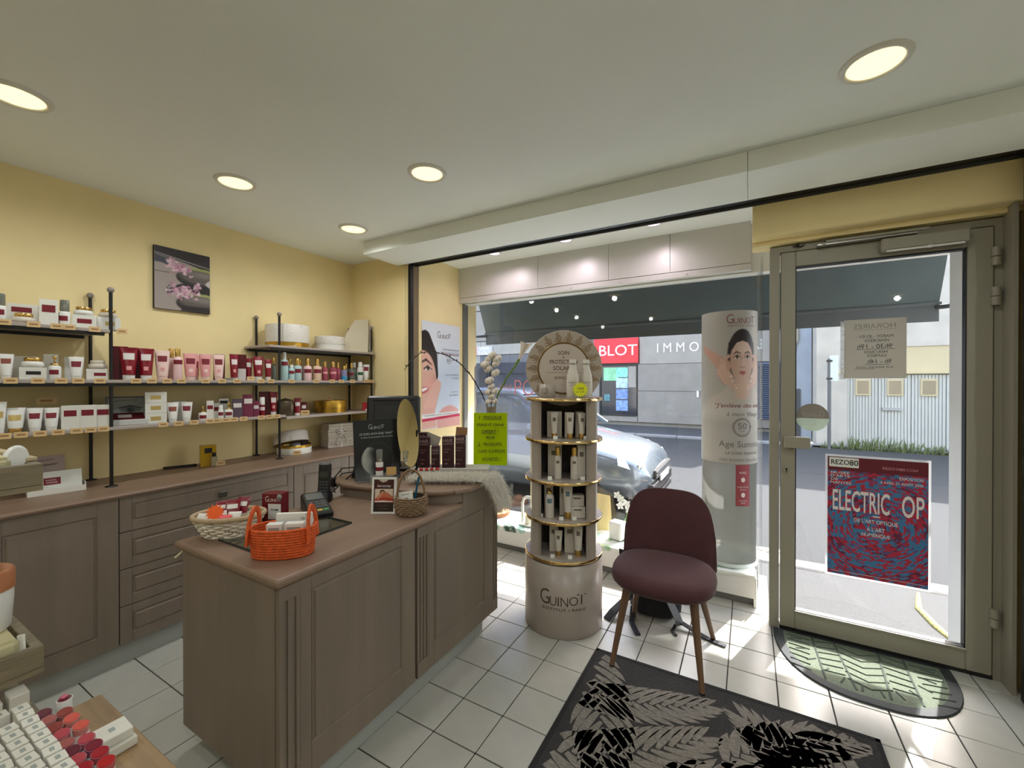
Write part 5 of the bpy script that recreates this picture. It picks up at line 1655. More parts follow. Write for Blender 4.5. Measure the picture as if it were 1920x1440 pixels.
MB().box(-.0015, .0015, -.0075, -.005, .09, .132).build('clip', mat('petrol_blue', (24, 92, 118)), pn, (.003, 0, 0), (0, R(11), 0))

# ------------------------------------------------------------------ on the raised bar
# black point-of-sale monitor from behind
mo = thing('till_monitor', 'black till monitor seen from behind on the raised bar', 'monitor', (-1.93, 1.90, ZBR), R(40))
ang_m = R(-10)
mb_ = MB().box(-.165, .165, -.02, .02, .15, .455, .012)
b = mb_.build('screen_back', M_ph, mo, None, (ang_m, 0, 0))
MB().box(-.12, .12, -.032, -.02, .19, .40, .008).build('rear_cover', M_dark, b)
MB().box(-.13, .13, -.034, -.019, .425, .432).build('vent_slot', M_black, b)
MB().box(-.05, .05, -.05, .05, .0, .2, .01).build('neck', M_ph, mo, (0, -.03, 0))
MB().box(-.13, .13, -.11, .11, 0, .025, .008).build('foot', M_ph, mo)
bk_ = thing('black_till_box', 'black slanted till box with a cable at the left end of the raised bar', 'box', (-1.93, 1.665, ZBR), R(35))
MB().loft([[(-.05, -.06, 0), (.07, -.06, 0), (.07, .05, 0), (-.05, .05, 0)], [(.0, -.05, .2), (.06, -.05, .2), (.06, .04, .2), (.0, .04, .2)]], True, True, False).build('case', M_ph, bk_)
cb = thing('black_cable', 'looped black cable hanging off the left end of the raised bar', 'cable', (-1.96, 1.60, ZBR))
for q, pts in enumerate(([(.05, .02, .06), (-.04, -.02, .05), (-.08, -.05, -.01), (-.06, -.06, -.072), (-.03, -.075, -.07)], [(.09, .03, .09), (.04, -.03, .02), (.0, -.07, -.03), (-.04, -.085, -.07)], [(.02, .04, .03), (-.06, .0, .015), (-.09, -.04, -.03), (-.07, -.07, -.072)])):
    sm = [Vector(p) for p in pts]
    MB().tube(sm, .004, 6).build('strand', M_ph, cb)
MB().box(-.085, -.05, -.07, -.04, -.05, .0, .004).build('plug', M_ph, cb)
# night cream stand
ns = thing('advert_stand', 'black acrylic advert stand with a moon for night cream on the bar', 'advert stand', (-1.795, 1.655, ZBR), R(66))
def moon_fn(U, V, a):
    H = 1 / a
    p = Pic(U, V, a, (10, 10, 12), .008)
    p.ell(.5, -.02, .7, .3, (120, 122, 124), e=.35, op=.9)
    p.ell(.5, .42, .36, .36, (96, 96, 96), e=.01, op=.85)
    p.ell(.5, .42, .352, .352, (12, 12, 14), e=.01)
    p.ell(.33, .40, .2, .30, (168, 170, 164), e=.02, clip=soft(p.d_ell(.5, .42, .352, .352), .01))
    p.ell(.58, .42, .27, .34, (12, 12, 14), e=.16, clip=soft(p.d_ell(.5, .42, .35, .35), .01))
    p.ell(.30, .38, .1, .14, (190, 190, 184), e=.12, op=.6)
    return p.I
fr = MB().box(-.127, .127, 0, .004, .0, .328).build('panel', M_black, ns, None, (R(-6), 0, 0))
paint('print', moon_fn, 70, 90, .25, .322, fr, (0, -.0008, .164))
MB().box(-.127, .127, -.06, 0, 0, .003).box(-.127, .127, -.06, -.057, 0, .018).build('acrylic_foot', M_clear, ns)
M_silver = mat('silver_print', (190, 192, 190), .5)
logo(M_silver, .09, fr, (0, -.0016, .288), sub=False)
lettering([('LE SOIN ANTI-\u00c2GE \u201cNUIT\u201d', 0, 0, .19, .015, .003), ('r\u00e9v\u00e8le la jeunesse de la peau', 0, -.021, .18, .010)], M_silver, fr, (0, -.0016, .252))
# serum tester on acrylic block
ac = thing('acrylic_block', 'clear acrylic riser block at the edge of the raised bar', 'riser', (-1.708, 1.60, ZBR), R(45))
MB().box(-.06, .06, -.03, .035, 0, .04, .001).build('block', mat('clear_block', (205, 205, 198), .08, trans=.75), ac)
se = thing('serum_bottle', 'white serum bottle with clear cap on acrylic block before black advert', 'bottle', (-1.718, 1.592, ZBR + .0405), R(45))
MB().lathe([(.019, 0), (.0195, .004), (.0195, .066), (.018, .07)], 18).build('bottle_body', M_whitep, se)
MB().lathe([(.0165, .07), (.0165, .092)], 16).build('silver_collar', mat('silver_collar', (190, 188, 182), .25, metal=.9), se)
MB().lathe([(.0158, .092), (.0158, .134), (.0145, .137)], 16).build('clear_cap', mat('clear_cap', (214, 216, 214), .06, trans=.8), se)
MB().lathe([(.0197, .025), (.0197, .045)], 18, cap=False).xf(Matrix.Identity(4)).build('label', M_lab, se)
tg = thing('gold_price_card', 'gold price card beside the serum bottle on the acrylic block', 'price tag', (-1.668, 1.628, ZBR + .0405), R(45))
MB().box(-.026, .026, -.001, .001, 0, .042).build('card', mat('gold_card', (196, 156, 92), .5), tg, None, (R(-10), 0, 0))
# oval mirror
mi = thing('oval_mirror', 'oval tilting vanity mirror reflecting the yellow wall on raised bar', 'mirror', (-1.60, 1.72, ZBR), R(14))
mf = []
for f, y in ((.99, .0), (1.0, .002), (1.0, .008), (.9, .012)):
    mf.append([(.068 * f * math.cos(2*PI*j/48), y, .265 + .197 * f * math.sin(2*PI*j/48)) for j in range(48)])
o = MB().loft(mf, True, True, False).build('mirror_frame', M_ph, mi, None, (R(-11), R(-13), 0))
MB().add([(.0665 * math.cos(2*PI*j/48), -.0012, .265 + .195 * math.sin(2*PI*j/48)) for j in range(48)], [tuple(range(48))]).build('mirror_glass', mat('mirror_silver', (236, 238, 236), .01, metal=1.0), o)
MB().tube([(-.04, .03, .003), (0, .05, .06), (.0, .05, .27)], .008, 8).box(-.06, .06, .0, .09, 0, .008, .003).build('foot', M_ph, mi)
# hair product boxes on a pale tray
trz = R(30)
ty = thing('pale_tray', 'long pale grey tray under the hair product boxes on the bar', 'tray', (-1.59, 2.045, ZBR), trz)
MB().box(-.235, .235, -.075, .06, 0, .022, .003).build('tray_body', mat('pale_tray_board', (196, 192, 180), .5), ty)
ZTY = ZBR + .0222
M_hair = mat('aubergine_box', (58, 22, 30), .4)
M_hp = mat('hair_print', (190, 160, 160), .6)
c_, s_ = math.cos(trz), math.sin(trz)
def on_tray(x, y): return (-1.59 + x * c_ - y * s_, 2.045 + x * s_ + y * c_, ZTY)
for x, w, h, lab, first in ((-.155, .062, .182, 'tall aubergine hair product box next to the mirror', 1), (-.088, .050, .128, 'shorter aubergine hair product box between two tall ones', 0), (-.012, .070, .186, 'wide tall aubergine hair product box in the middle of the tray', 0), (.062, .062, .195, 'tallest aubergine hair product box beside the yellow notice', 0)):
    t_, o = carton('hair_product_box', lab, 'box', on_tray(x, -.03), trz + R(2), w, .05, h, M_hair, 0, 'hair product boxes on the tray')
    lettering([('HAIR', 0, h - .022, w*.82, .022, -.006), ('SUMMUM', 0, h - .042, w*.82, .008), ('Shampoo Doux', -.004, h - .075, w*.6, .006), ('soin', -.012, h - .09, w*.4, .005), ('cheveux', -.008, .05, w*.5, .005), ('200', -.012, .025, w*.3, .007)], M_hp, o, (0, -.0256, 0))
t_, o = carton('hair_product_box', 'aubergine carton with its pale flap open behind the hair boxes', 'box', on_tray(-.185, .022), trz, .07, .045, .205, M_hair, 0, 'hair product boxes on the tray')
MB().add([(.036, -.02, .205), (.036, .022, .205), (.115, .03, .17), (.105, -.02, .115), (.045, -.02, .13)], [(0, 1, 2, 3, 4)]).build('open_flap', mat('grey_card_inside', (136, 126, 112), .8), o)
lettering([('HAIR', 0, .18, .055, .02, -.006)], M_hp, o, (0, -.0232, 0))
tg = thing('brown_price_card', 'brown price card lying on top of the tallest hair product box', 'price tag', (*on_tray(.066, -.03)[:2], ZTY + .1955), trz)
MB().box(-.034, .034, -.0015, .0015, 0, .046).build('card', mat('brown_card', (134, 92, 54), .6), tg, None, (R(-14), R(4), 0))
# sweets / red-white stick at the foot of the mirror
pl = thing('red_striped_stick', 'red and white striped stick lying at the foot of the mirror', 'stick', (-1.62, 1.85, ZBR + .03), R(28))
MB().cyl((-.06, 0, .0), (.075, .01, .006), .009, .006, 10).build('stick', mat('red_candy', (206, 44, 30), .4), pl)
for k in range(4):
    MB().cyl((-.045 + k*.03, .0025*k*.6, .0012 * k), (-.037 + k*.03, .0025*k*.6, .0012*k + .001), .0096, n=10).build('white_band', M_whitep, pl)
fb = thing('small_foam_block', 'small brown foam block under the striped stick on the bar', 'block', (-1.61, 1.855, ZBR), R(28))
MB().box(-.035, .035, -.03, .03, 0, .0205, .003).build('block', mat('brown_foam', (128, 104, 84), .9), fb)
# yellow handwritten notice in an acrylic holder
yn = thing('yellow_notice', 'fluorescent yellow handwritten notice in a clear stand at the bar end', 'notice', (-1.425, 2.235, ZBR), R(28))
h_ = MB().box(-.118, .118, .002, .005, 0, .40).build('acrylic_holder', M_clear, yn, None, (R(-4), 0, 0))
MB().box(-.108, .106, .001, .002, .01, .342).build('paper', glass_mat('fluo_yellow', (255, 255, 255), 0, milky=.97, mcol=(206, 226, 24)), h_)
M_mk = mat('marker_ink', (24, 26, 24), .6)
lettering([('1  MASSAGE', 0, .312, .145, .022, 0), ('VISAGE ET CR\u00c2NE', -.002, .268, .175, .021, .008), ('OFFERT !', -.004, .222, .11, .021, .008), ('POUR', 0, .184, .055, .018, .008), ('2   PRODUITS', -.004, .142, .15, .02, .008), ('HAIR SUMMUM', .008, .098, .165, .021, 0), ('ACHET\u00c9S !', .006, .052, .12, .022, .008)], M_mk, h_, (0, -.0022, 0), shear=.12)
MB().box(-.055, .07, -.0026, -.0022, .298, .2995).box(-.06, .04, -.0026, -.0022, .2075, .209).box(-.085, -.06, -.0026, -.0022, .1285, .13).box(-.055, .062, -.0026, -.0022, .0365, .038).build('underlines', M_mk, h_)
# vase with cotton stem, willow twig and calla behind the notice
vs_ = thing('flower_vase', 'brown vase with cotton stem, willow twig and calla lily behind the yellow notice', 'vase', (-1.475, 2.325, ZBR), R(30))
MB().lathe([(.03, 0), (.04, .02), (.042, .2), (.03, .33), (.032, .375)], 18).build('vase_body', mat('brown_vase', (112, 88, 66), .5), vs_)
M_stem = mat('dark_twig', (52, 40, 32), .8)
MB().tube([(0, 0, .34), (.0, .0, .46), (-.01, .0, .58), (.01, -.01, .70)], .004, 6).build('cotton_stem', M_stem, vs_)
M_cot = mat('cotton_white', (222, 212, 198), .95, var=.06, scale=30, bump=.5)
M_husk = mat('cotton_husk', (58, 38, 30), .85)
rg2 = random.Random(4)
for k, (dx, z, r_) in enumerate(((-.018, .41, .022), (.022, .415, .02), (.0, .445, .024), (-.02, .475, .024), (.024, .48, .024), (0.0, .51, .022), (-.012, .55, .028), (.026, .60, .028), (-.02, .625, .026), (-.04, .655, .03), (.03, .66, .026), (.038, .69, .03), (.005, .715, .028), (-.018, .69, .024))):
    b = MB()
    for q in range(4):
        a = q * PI / 2 + k
        b.sphere((dx + r_*.42*math.cos(a), r_*.42*math.sin(a) - .004, z + r_*.25*math.sin(a + 1)), r_ * .72, 9, 6)
    o = b.build('cotton_boll', M_cot, vs_)
    h = MB()
    for q in range(3):
        a = q * 2.1 + k * .8
        h.add([(dx, -.0, z - r_*.9), (dx + r_*.5*math.cos(a) - .006, -r_*.95, z - r_*.3 + .01*math.sin(a)), (dx + r_*.7*math.cos(a), -r_*1.0, z + r_*.45*math.sin(a)), (dx + r_*.5*math.cos(a) + .008, -r_*.9, z - r_*.3)], [(0, 1, 2, 3)])
    tag(h.build('husk', M_husk, o), kind='stuff')
tw_pts = [(-.02, 0, .36), (-.06, -.01, .46), (-.13, -.03, .58), (-.2, -.05, .66), (-.28, -.07, .71), (-.37, -.10, .735), (-.44, -.13, .72), (-.50, -.155, .66), (-.53, -.17, .61)]
tw_s = [Vector(p) for p in tw_pts]
MB().tube(tw_s, [.004, .004, .0038, .0035, .003, .003, .0026, .0022, .0015], 6).build('willow_twig', M_stem, vs_)
bud = MB()
for k in range(26):
    t = .1 + .88 * k / 26
    i = min(int(t * 8), 7); f = t * 8 - i
    p = tw_s[i].lerp(tw_s[i + 1], f)
    o = Vector((rg2.uniform(-.4, .4), rg2.uniform(-.6, .2), 1 if k % 2 else -1)) * .007
    bud.tube([p, p + o, p + o * 1.6 + Vector((-.008, 0, .004))], [.004, .0042, .001], 6)
tag(bud.build('buds', mat('willow_bud', (92, 82, 72), .9), vs_), kind='stuff')
cl_pts = [(.02, 0, .36), (.045, 0, .46), (.10, .0, .56), (.155, 0, .64), (.185, 0, .69)]
MB().tube([Vector(p) for p in cl_pts], [.005, .0055, .006, .0065, .010], 8).build('calla_stem', mat('calla_green', (98, 128, 34), .5), vs_)
cp = MB(); rings = []
ax = Vector((.42, -.05, .9)).normalized(); e1 = ax.orthogonal().normalized(); e2 = ax.cross(e1)
p0 = Vector((.183, 0, .685))
for k in range(9):
    t = k / 8
    r_ = .009 + .034 * t ** 1.8
    rings.append([tuple(p0 + ax * (.115 * t + .03 * t * max(0, math.cos(2*PI*j/16 + .6))) + e1 * (r_ * math.cos(2*PI*j/16)) + e2 * (r_ * math.sin(2*PI*j/16))) for j in range(16)])
cp.loft(rings, True, False, True).build('calla_bloom', mat('calla_white', (214, 202, 188), .6), vs_)
# long-haired white fur over the end of the bar
fu = thing('white_fur', 'long haired white fur throw draped over the right end of the bar', 'fur', (-1.40, 1.88, ZBR))
b = MB(); grid = []
nx_, ny_ = 26, 8
def fur_pt(u, v):
    # u along the bar edge (0 left .. 1 hanging end), v across
    if u < .62:
        t = u / .62
        x = -1.56 + .32 * t; y = 1.64 + .12 * t + v * .12 + .06 * t
        x += -.02 + .0 * v
        return Vector((x + 1.40 + .012, y - 1.88, .014 + .012 * math.sin(v * PI)))
    t = (u - .62) / .38
    a = t * PI / 2
    x0 = -1.24 + .055 * math.sin(a)
    z = .014 + .015 * math.sin(v * PI) - .17 * t ** 1.5
    y = 1.83 + .08 * t + v * (.16 - .05 * t)
    return Vector((x0 + 1.40 + .012, y - 1.88, z))
for j in range(ny_ + 1):
    grid.append([tuple(fur_pt(i / nx_, j / ny_)) for i in range(nx_ + 1)])
M_fur = mat('white_fur_hair', (240, 234, 222), .9, sheen=.3)
b.loft(grid, False, False, True).build('pelt', M_fur, fu)
hb = MB()
for k in range(15000):
    u, v = rng.random(), rng.random()
    p = fur_pt(u, v)
    n_ = Vector((.25 + .5 * max(0, (u - .6)), -.55 + .3 * v, .55 - .9 * max(0, u - .62) * 2))
    n_ += Vector(rng.normal(size=3)) * .28
    n_.normalize()
    l = .03 + .025 * rng.random()
    side = n_.orthogonal().normalized() * .0006
    p1 = p + n_ * l * .6; p2 = p + n_ * l + Vector((0, 0, -.010 - .012 * rng.random()))
    hb.add([p - side, p + side, p1 + side * .7, p1 - side * .7, p2], [(0, 1, 2, 3), (3, 2, 4)])
tag(hb.build('hair', M_fur, fu), kind='stuff')
# ------------------------------------------------------------------ cosmetics: one mesh per distinct shape, copied
CACHE = {}
def cached(key, fn, name, m):
    k = (name, m.name) + tuple(key)
    if k not in CACHE:
        CACHE[k] = fn().mesh(name, m)
    return CACHE[k]
def ell_ring(a, b, z, n=20):
    return [(a * math.cos(2*PI*j/n), b * math.sin(2*PI*j/n), z) for j in range(n)]
def patch(fa, fb, z0, z1, a0=-50, a1=50, n=6, m_=3, off=.0006):
    b = MB(); rows = []
    for j in range(m_ + 1):
        z = z0 + (z1 - z0) * j / m_
        rows.append([((fa(z) + off) * math.sin(R(a0 + (a1 - a0) * i / n)), -(fb(z) + off) * math.cos(R(a0 + (a1 - a0) * i / n)), z) for i in range(n + 1)])
    return b.loft(rows, False, False, True)
M_goldcap = mat('gold_cap', (206, 168, 96), .25, metal=.9)
M_pale = mat('pale_pink_tube', (236, 204, 196), .4)
M_pink = mat('rose_tube', (222, 156, 156), .4)
M_blue = mat('pale_aqua_bottle', (176, 206, 208), .35)
M_pinkb = mat('powder_pink_bottle', (232, 196, 198), .35)
M_beige = mat('beige_bottle', (222, 194, 168), .35)
M_rose = mat('clear_rose_bottle', (196, 92, 116), .12, trans=.45)
M_clr = mat('clear_smoke_bottle', (150, 156, 148), .1, trans=.55)
M_lil = mat('lilac_bottle', (150, 150, 190), .15, trans=.3)
M_aqua = mat('blue_liquid', (50, 136, 186), .15)
M_pearl = mat('pearl_jar', (214, 204, 190), .3)
M_dkred = mat('dark_crimson_carton', (92, 10, 24), .4)
M_mag = mat('magenta_carton', (122, 44, 74), .35)
M_pur = mat('dusky_purple_carton', (92, 74, 88), .3)
M_green = mat('green_label', (44, 92, 60), .5)
M_goldlab = mat('gold_label', (196, 170, 104), .4, metal=.4)
M_wlab = mat('white_label', (224, 216, 214), .5)
M_tan2 = mat('tan_price_card', (204, 172, 122), .6)
M_tanp = mat('tan_print', (150, 112, 70), .7)
def P_tube(w, h, m, mc, ml, lz=(.55, .8), capk=.16, lw=42, ring=None):
    """squeeze tube standing on its cap: round at the cap, flat crimp on top"""
    def parts():
        zc = h * capk
        fa = lambda z: w * (.36 + .14 * min(1, max(0, (z - zc) / (h - zc))))
        fb = lambda z: w * .36 * (1 - min(1, max(0, (z - zc) / (h - zc))) ** 1.6) + .002
        out = []
        key = (round(w, 4), round(h, 4), capk)
        out.append(('tube_body', cached(key, lambda: MB().loft([ell_ring(fa(z), fb(z), z, 18) for z in [zc + (h - zc) * t for t in (0, .12, .3, .5, .7, .85, .94)]] + [[(x * 1.02, (.0012 if y >= 0 else -.0012), h) for x, y, _ in ell_ring(w * .5, 1, 0, 18)]], True, True, True), 'tube_body', m), None))
        out.append(('cap', cached(key, lambda: MB().lathe([(w * .31, 0), (w * .325, .002), (w * .34, zc - .001), (w * .33, zc + .001)], 18), 'cap', mc), None))
        if ml:
            out.append(('label', cached(key + lz + (lw,), lambda: patch(fa, fb, h * lz[0], h * lz[1], -lw, lw), 'label', ml), 0))
        if ring:
            out.append(('printed_ring', cached(key, lambda: patch(fa, fb, h * .3, h * .42, -20, 20), 'printed_ring', ring), 0))
        return out
    return parts
def P_bottle(w, h, m, mc, ml, neck=.30, capw=.5, lz=(.3, .5), lw=55, liq=None, lo=0, pump=False, clearcap=None):
    def parts():
        hb = h * (1 - neck); r = w / 2
        key = (round(w, 4), round(h, 4), neck, capw)
        f = lambda z: r
        out = [('bottle_body', cached(key, lambda: MB().lathe([(r * .94, 0), (r, .003), (r, hb * .86), (r * .9, hb * .94), (r * capw * .9, hb), (r * capw * .85, hb + .003)], 18), 'bottle_body', m), None)]
        out.append(('cap', cached(key + (pump,), lambda: (MB().lathe([(r * capw, hb + .002), (r * capw, h - .002), (r * capw * .92, h)], 16) if not pump else
            MB().lathe([(r * capw, hb + .002), (r * capw, hb + h * .1), (r * .14, hb + h * .1), (r * .14, h - .012)], 14).lathe([(r * .32, h - .013), (r * .36, h - .002), (r * .3, h)], 12).box(-r * .2, r * .2, -r * .95, 0, h - .012, h - .003)), 'cap', mc), None))
        if ml:
            out.append(('label', cached(key + lz + (lw,), lambda: patch(f, f, h * lz[0], h * lz[1], -lw, lw), 'label', ml), 0))
        if liq:
            out.append(('liquid', cached(key, lambda: MB().lathe([(r * 1.004, .004), (r * 1.004, h * .30)], 18), 'liquid', liq), None))
        if clearcap:
            out.append(('over_cap', cached(key, lambda: MB().lathe([(r * .8, hb), (r * .8, h + .004), (r * .7, h + .008)], 16), 'over_cap', clearcap), None))
        return out
    return parts
def P_jar(w, h, m, mc):
    def parts():
        r = w / 2; key = (round(w, 4), round(h, 4))
        return [('jar_body', cached(key, lambda: MB().lathe([(r * .7, 0), (r * .96, h * .12), (r, h * .3), (r * .95, h * .5), (r * .8, h * .6)], 20), 'jar_body', m), None),
                ('lid', cached(key, lambda: MB().lathe([(r * .74, h * .58), (r * .78, h * .62), (r * .78, h * .95), (r * .72, h), (.0001, h * 1.01)], 20), 'lid', mc), None)]
    return parts
def P_box(w, d, h, m, ml=None, lab=(.15, .85, .5, .75), lab2=None):
    def parts():
        key = (round(w, 4), round(d, 4), round(h, 4)); k2 = key + tuple(lab)
        out = [('carton', cached(key, lambda: MB().box(-w/2, w/2, -d/2, d/2, 0, h, .0012), 'carton', m), None)]
        if ml:
            out.append(('label', cached(k2, lambda: MB().box(-w/2 + w*lab[0], -w/2 + w*lab[1], -d/2 - .0007, -d/2 + .0003, h*lab[2], h*lab[3]), 'label', ml), 0))
        if lab2:
            out.append(('label_stripe', cached(k2 + (2,), lambda: MB().box(-w*.2, w*.3, -d/2 - .0012, -d/2 - .0006, h*(lab[2] + .03), h*(lab[3] - .03)), 'label_stripe', lab2), 0))
        return out
    return parts
def put(name, label, cat, group, parts, x, y, z, rz):
    t = thing(name, label, cat, (x, y, z), R(rz), group)
    first = None
    for nm, me, par in parts():
        o = link(nm, me, first if par == 0 and first else t)
        first = first or o
    return t
TAG = MB().box(-.021, .021, -.0008, .0008, 0, .027).mesh('card', M_tan2)
TAGP = MB().box(-.013, .013, -.0014, -.0007, .010, .018).mesh('printed_price', M_tanp)
def price(y, zt, what, x=-2.8695, rz=74, dz=-.019, tilt=-12):
    t = thing('price_tag', 'small tan price tag ' + what, 'price tag', (x, y, zt + dz), R(rz), 'tan price tags on the shelving')
    c = link('card', TAG, t, None, (R(tilt), 0, 0)); link('printed_price', TAGP, c)
    return t
G = {'LT': 'products on the top left shelf', 'LM': 'products on the middle left shelf', 'LL': 'products on the lower left shelf', 'MM': 'products on the long middle shelf',
     'RM': 'bottles on the right middle shelf', 'ML': 'products on the lower middle shelf', 'RL': 'products on the lower right shelf'}
W, LB = M_white, M_lab
FX = -2.925
zt, zm, zl, zrl = ZS['top'] + .0004, ZS['mid'] + .0004, ZS['low'] + .0004, ZS['rlow'] + .0004
# --- left bay, top shelf
A = lambda *a: put(*a)
A('serum_bottle', 'white gold-necked serum bottle at the far left end of the top left shelf', 'bottle', G['LT'], P_bottle(.036, .118, M_whitep, M_goldcap, LB, .38, .55, (.25, .45), 45, clearcap=M_clr), FX, .500, zt, 70)
A('cream_carton', 'wide white carton with wine label behind a pearl jar on the top left shelf', 'box', G['LT'], P_box(.098, .05, .098, W, LB, (.15, .8, .6, .84)), -3.02, .585, zt, 75)
A('cream_jar', 'pearl jar with gold lid in front of a wide carton on the top left shelf', 'jar', G['LT'], P_jar(.074, .046, M_pearl, M_goldcap), FX, .569, zt, 70)
A('cream_carton', 'tall white carton with wine label standing on the top left shelf', 'box', G['LT'], P_box(.062, .04, .122, W, LB, (.15, .85, .5, .78)), FX, .648, zt, 78)
A('serum_bottle', 'white serum bottle with gold neck beside a tall carton on the top left shelf', 'bottle', G['LT'], P_bottle(.042, .122, M_whitep, M_goldcap, LB, .38, .6, (.22, .42), 45, clearcap=M_clr), FX, .702, zt, 60)
A('cream_carton', 'low white carton with wine label carrying a gold lidded jar on the top left shelf', 'box', G['LT'], P_box(.086, .07, .064, W, LB, (.2, .8, .35, .7)), FX - .01, .775, zt, 75)
A('cream_jar', 'white jar with gold lid on a low wine labelled carton on the top left shelf', 'jar', G['LT'], P_jar(.074, .042, M_whitep, M_goldcap), FX - .01, .772, zt + .0645, 70)
A('cream_carton', 'white carton with gold label at the right end of the top left shelf', 'box', G['LT'], P_box(.09, .06, .066, W, M_goldlab, (.35, .75, .35, .65)), -2.94, .868, zt, 75)
A('cream_jar', 'amber cream jar on the gold labelled carton behind the iron pole', 'jar', G['LT'], P_jar(.076, .042, M_pearl, M_goldcap), -2.945, .868, zt + .0665, 70)
for y, w in ((.50, 'under the far left serum bottle'), (.588, 'under the pearl jar of the top left shelf'), (.662, 'under the tall white carton of the top left shelf'), (.705, 'under the serum bottle of the top left shelf'), (.795, 'under the low carton of the top left shelf')):
    price(y, zt, w)
tg_ = price(.90, zt, 'under the carton behind the front pole of the top left shelf')
# --- left bay, middle shelf
A('cream_tube', 'white tube with brown label at the far left of the middle left shelf', 'tube', G['LM'], P_tube(.048, .115, M_whitep, M_whitep, mat('brown_label', (136, 70, 56), .5), (.62, .82)), FX, .515, zm, 75)
A('cream_carton', 'large white carton standing behind jar and box on the middle left shelf', 'box', G['LM'], P_box(.09, .04, .112, W), -3.04, .60, zm, 75)
A('cream_carton', 'low white carton with black label under a gold lidded jar on the middle left shelf', 'box', G['LM'], P_box(.084, .07, .056, W, M_ink, (.25, .8, .4, .68)), FX, .598, zm, 75)
A('cream_jar', 'white jar with wide gold lid on a black labelled carton', 'jar', G['LM'], P_jar(.074, .046, M_whitep, M_goldcap), FX, .596, zm + .0565, 70)
A('cream_carton', 'white carton behind the gold pump bottle of the middle left shelf', 'box', G['LM'], P_box(.05, .04, .125, W), -3.0, .672, zm, 75)
A('pump_bottle', 'white bottle with gold pump on the middle left shelf', 'bottle', G['LM'], P_bottle(.044, .112, M_whitep, M_goldcap, LB, .40, .7, (.22, .42), 45, pump=True), FX, .668, zm, 65)
A('cream_carton', 'white carton behind the white tube of the middle left shelf', 'box', G['LM'], P_box(.056, .035, .115, W, LB, (.5, .95, .35, .7)), -2.99, .745, zm, 75)
A('cream_tube', 'white tube with wine label leaning on its carton on the middle left shelf', 'tube', G['LM'], P_tube(.056, .114, M_whitep, M_whitep, LB, (.55, .8)), FX, .742, zm, 72)
A('cream_carton', 'low white carton with wine label under a cream jar by the iron pole', 'box', G['LM'], P_box(.08, .06, .055, W, LB, (.35, .9, .35, .65)), FX - .012, .822, zm, 75)
A('cream_jar', 'cream coloured jar on a low wine labelled carton by the iron pole', 'jar', G['LM'], P_jar(.072, .044, M_pearl, M_pearl), FX - .015, .825, zm + .0555, 70)
for y, w in ((.518, 'under the brown labelled tube'), (.60, 'under the black labelled carton'), (.676, 'under the gold pump bottle'), (.735, 'under the white tube of the middle left shelf'), (.813, 'under the cream jar by the iron pole')):
    price(y, zm, w)
# --- left bay, lower shelf
A('cream_tube', 'white tube cut by the left edge of the picture on the lower left shelf', 'tube', G['LL'], P_tube(.05, .145, M_whitep, M_whitep, M_goldlab, (.5, .7)), FX, .492, zl, 75)
A('cream_carton', 'plain white cartons standing behind the tubes of the lower left shelf, left', 'box', G['LL'], P_box(.12, .04, .11, W), -3.03, .57, zl, 78)
A('cream_carton', 'plain white cartons standing behind the tubes of the lower left shelf, right', 'box', G['LL'], P_box(.10, .04, .106, W), -3.03, .68, zl, 78)
A('cream_tube', 'white tube with golden leaf label and gold cap on the lower left shelf', 'tube', G['LL'], P_tube(.064, .116, M_whitep, M_goldcap, M_goldlab, (.5, .72), .2), FX, .541, zl, 75)
A('cream_tube', 'white tube with wine label right of the gold capped tube', 'tube', G['LL'], P_tube(.056, .112, M_whitep, M_whitep, LB, (.55, .78)), FX, .601, zl, 75)
A('cream_tube', 'white tube with wine label left of the three flat sachet boxes', 'tube', G['LL'], P_tube(.056, .110, M_whitep, M_whitep, LB, (.55, .78)), FX, .655, zl, 75)
for y, h, w in ((.718, .118, 'first'), (.780, .118, 'second'), (.838, .116, 'third')):
    A('mask_carton', w + ' of three flat white mask cartons with wine label on the lower left shelf', 'box', G['LL'], P_box(.062, .022, h, W, LB, (.15, .85, .55, .8)), FX + .01, y, zl, 72)
for y, w in ((.498, 'at the left edge of the lower left shelf'), (.548, 'under the gold capped tube'), (.606, 'under the first wine labelled tube of the lower left shelf'), (.665, 'under the second wine labelled tube of the lower left shelf'), (.728, 'under the first mask carton'), (.778, 'under the second mask carton'), (.826, 'under the third mask carton')):
    price(y, zl, w)
price(.662, zl + .1245, 'standing on the white cartons behind the lower left tubes', -3.03, 74, 0).scale = (1.6, 1, 1.2)
# --- long middle shelf, red and pink tubes
A('body_carton', 'dark crimson carton at the left end behind the large red tubes', 'box', G['MM'], P_box(.07, .05, .182, M_dkred), -3.0, .93, zm, 72)
A('body_carton', 'dark crimson carton behind the second large red tube', 'box', G['MM'], P_box(.07, .05, .178, M_dkred), -3.0, 1.022, zm, 72)
A('body_tube', 'large red tube with white cap, nearest the iron pole', 'tube', G['MM'], P_tube(.076, .176, M_red, M_whitep, M_wlab, (.62, .82), .15, 40, M_pink), FX, .945, zm, 74)
A('body_tube', 'large red tube with white cap, second from the iron pole', 'tube', G['MM'], P_tube(.070, .174, M_red, M_whitep, M_wlab, (.62, .82), .15, 40, M_pink), FX, 1.020, zm, 70)
A('body_tube', 'pale pink tube with wine label beside the large red tubes', 'tube', G['MM'], P_tube(.070, .168, M_pale, M_pale, LB, (.62, .82), .13, 40, M_pink), FX, 1.094, zm, 72)
A('pump_bottle', 'pink bottle with gold collar standing behind its twin', 'bottle', G['MM'], P_bottle(.038, .186, M_pinkb, M_goldcap, None, .3, .62), -2.98, 1.158, zm, 70)
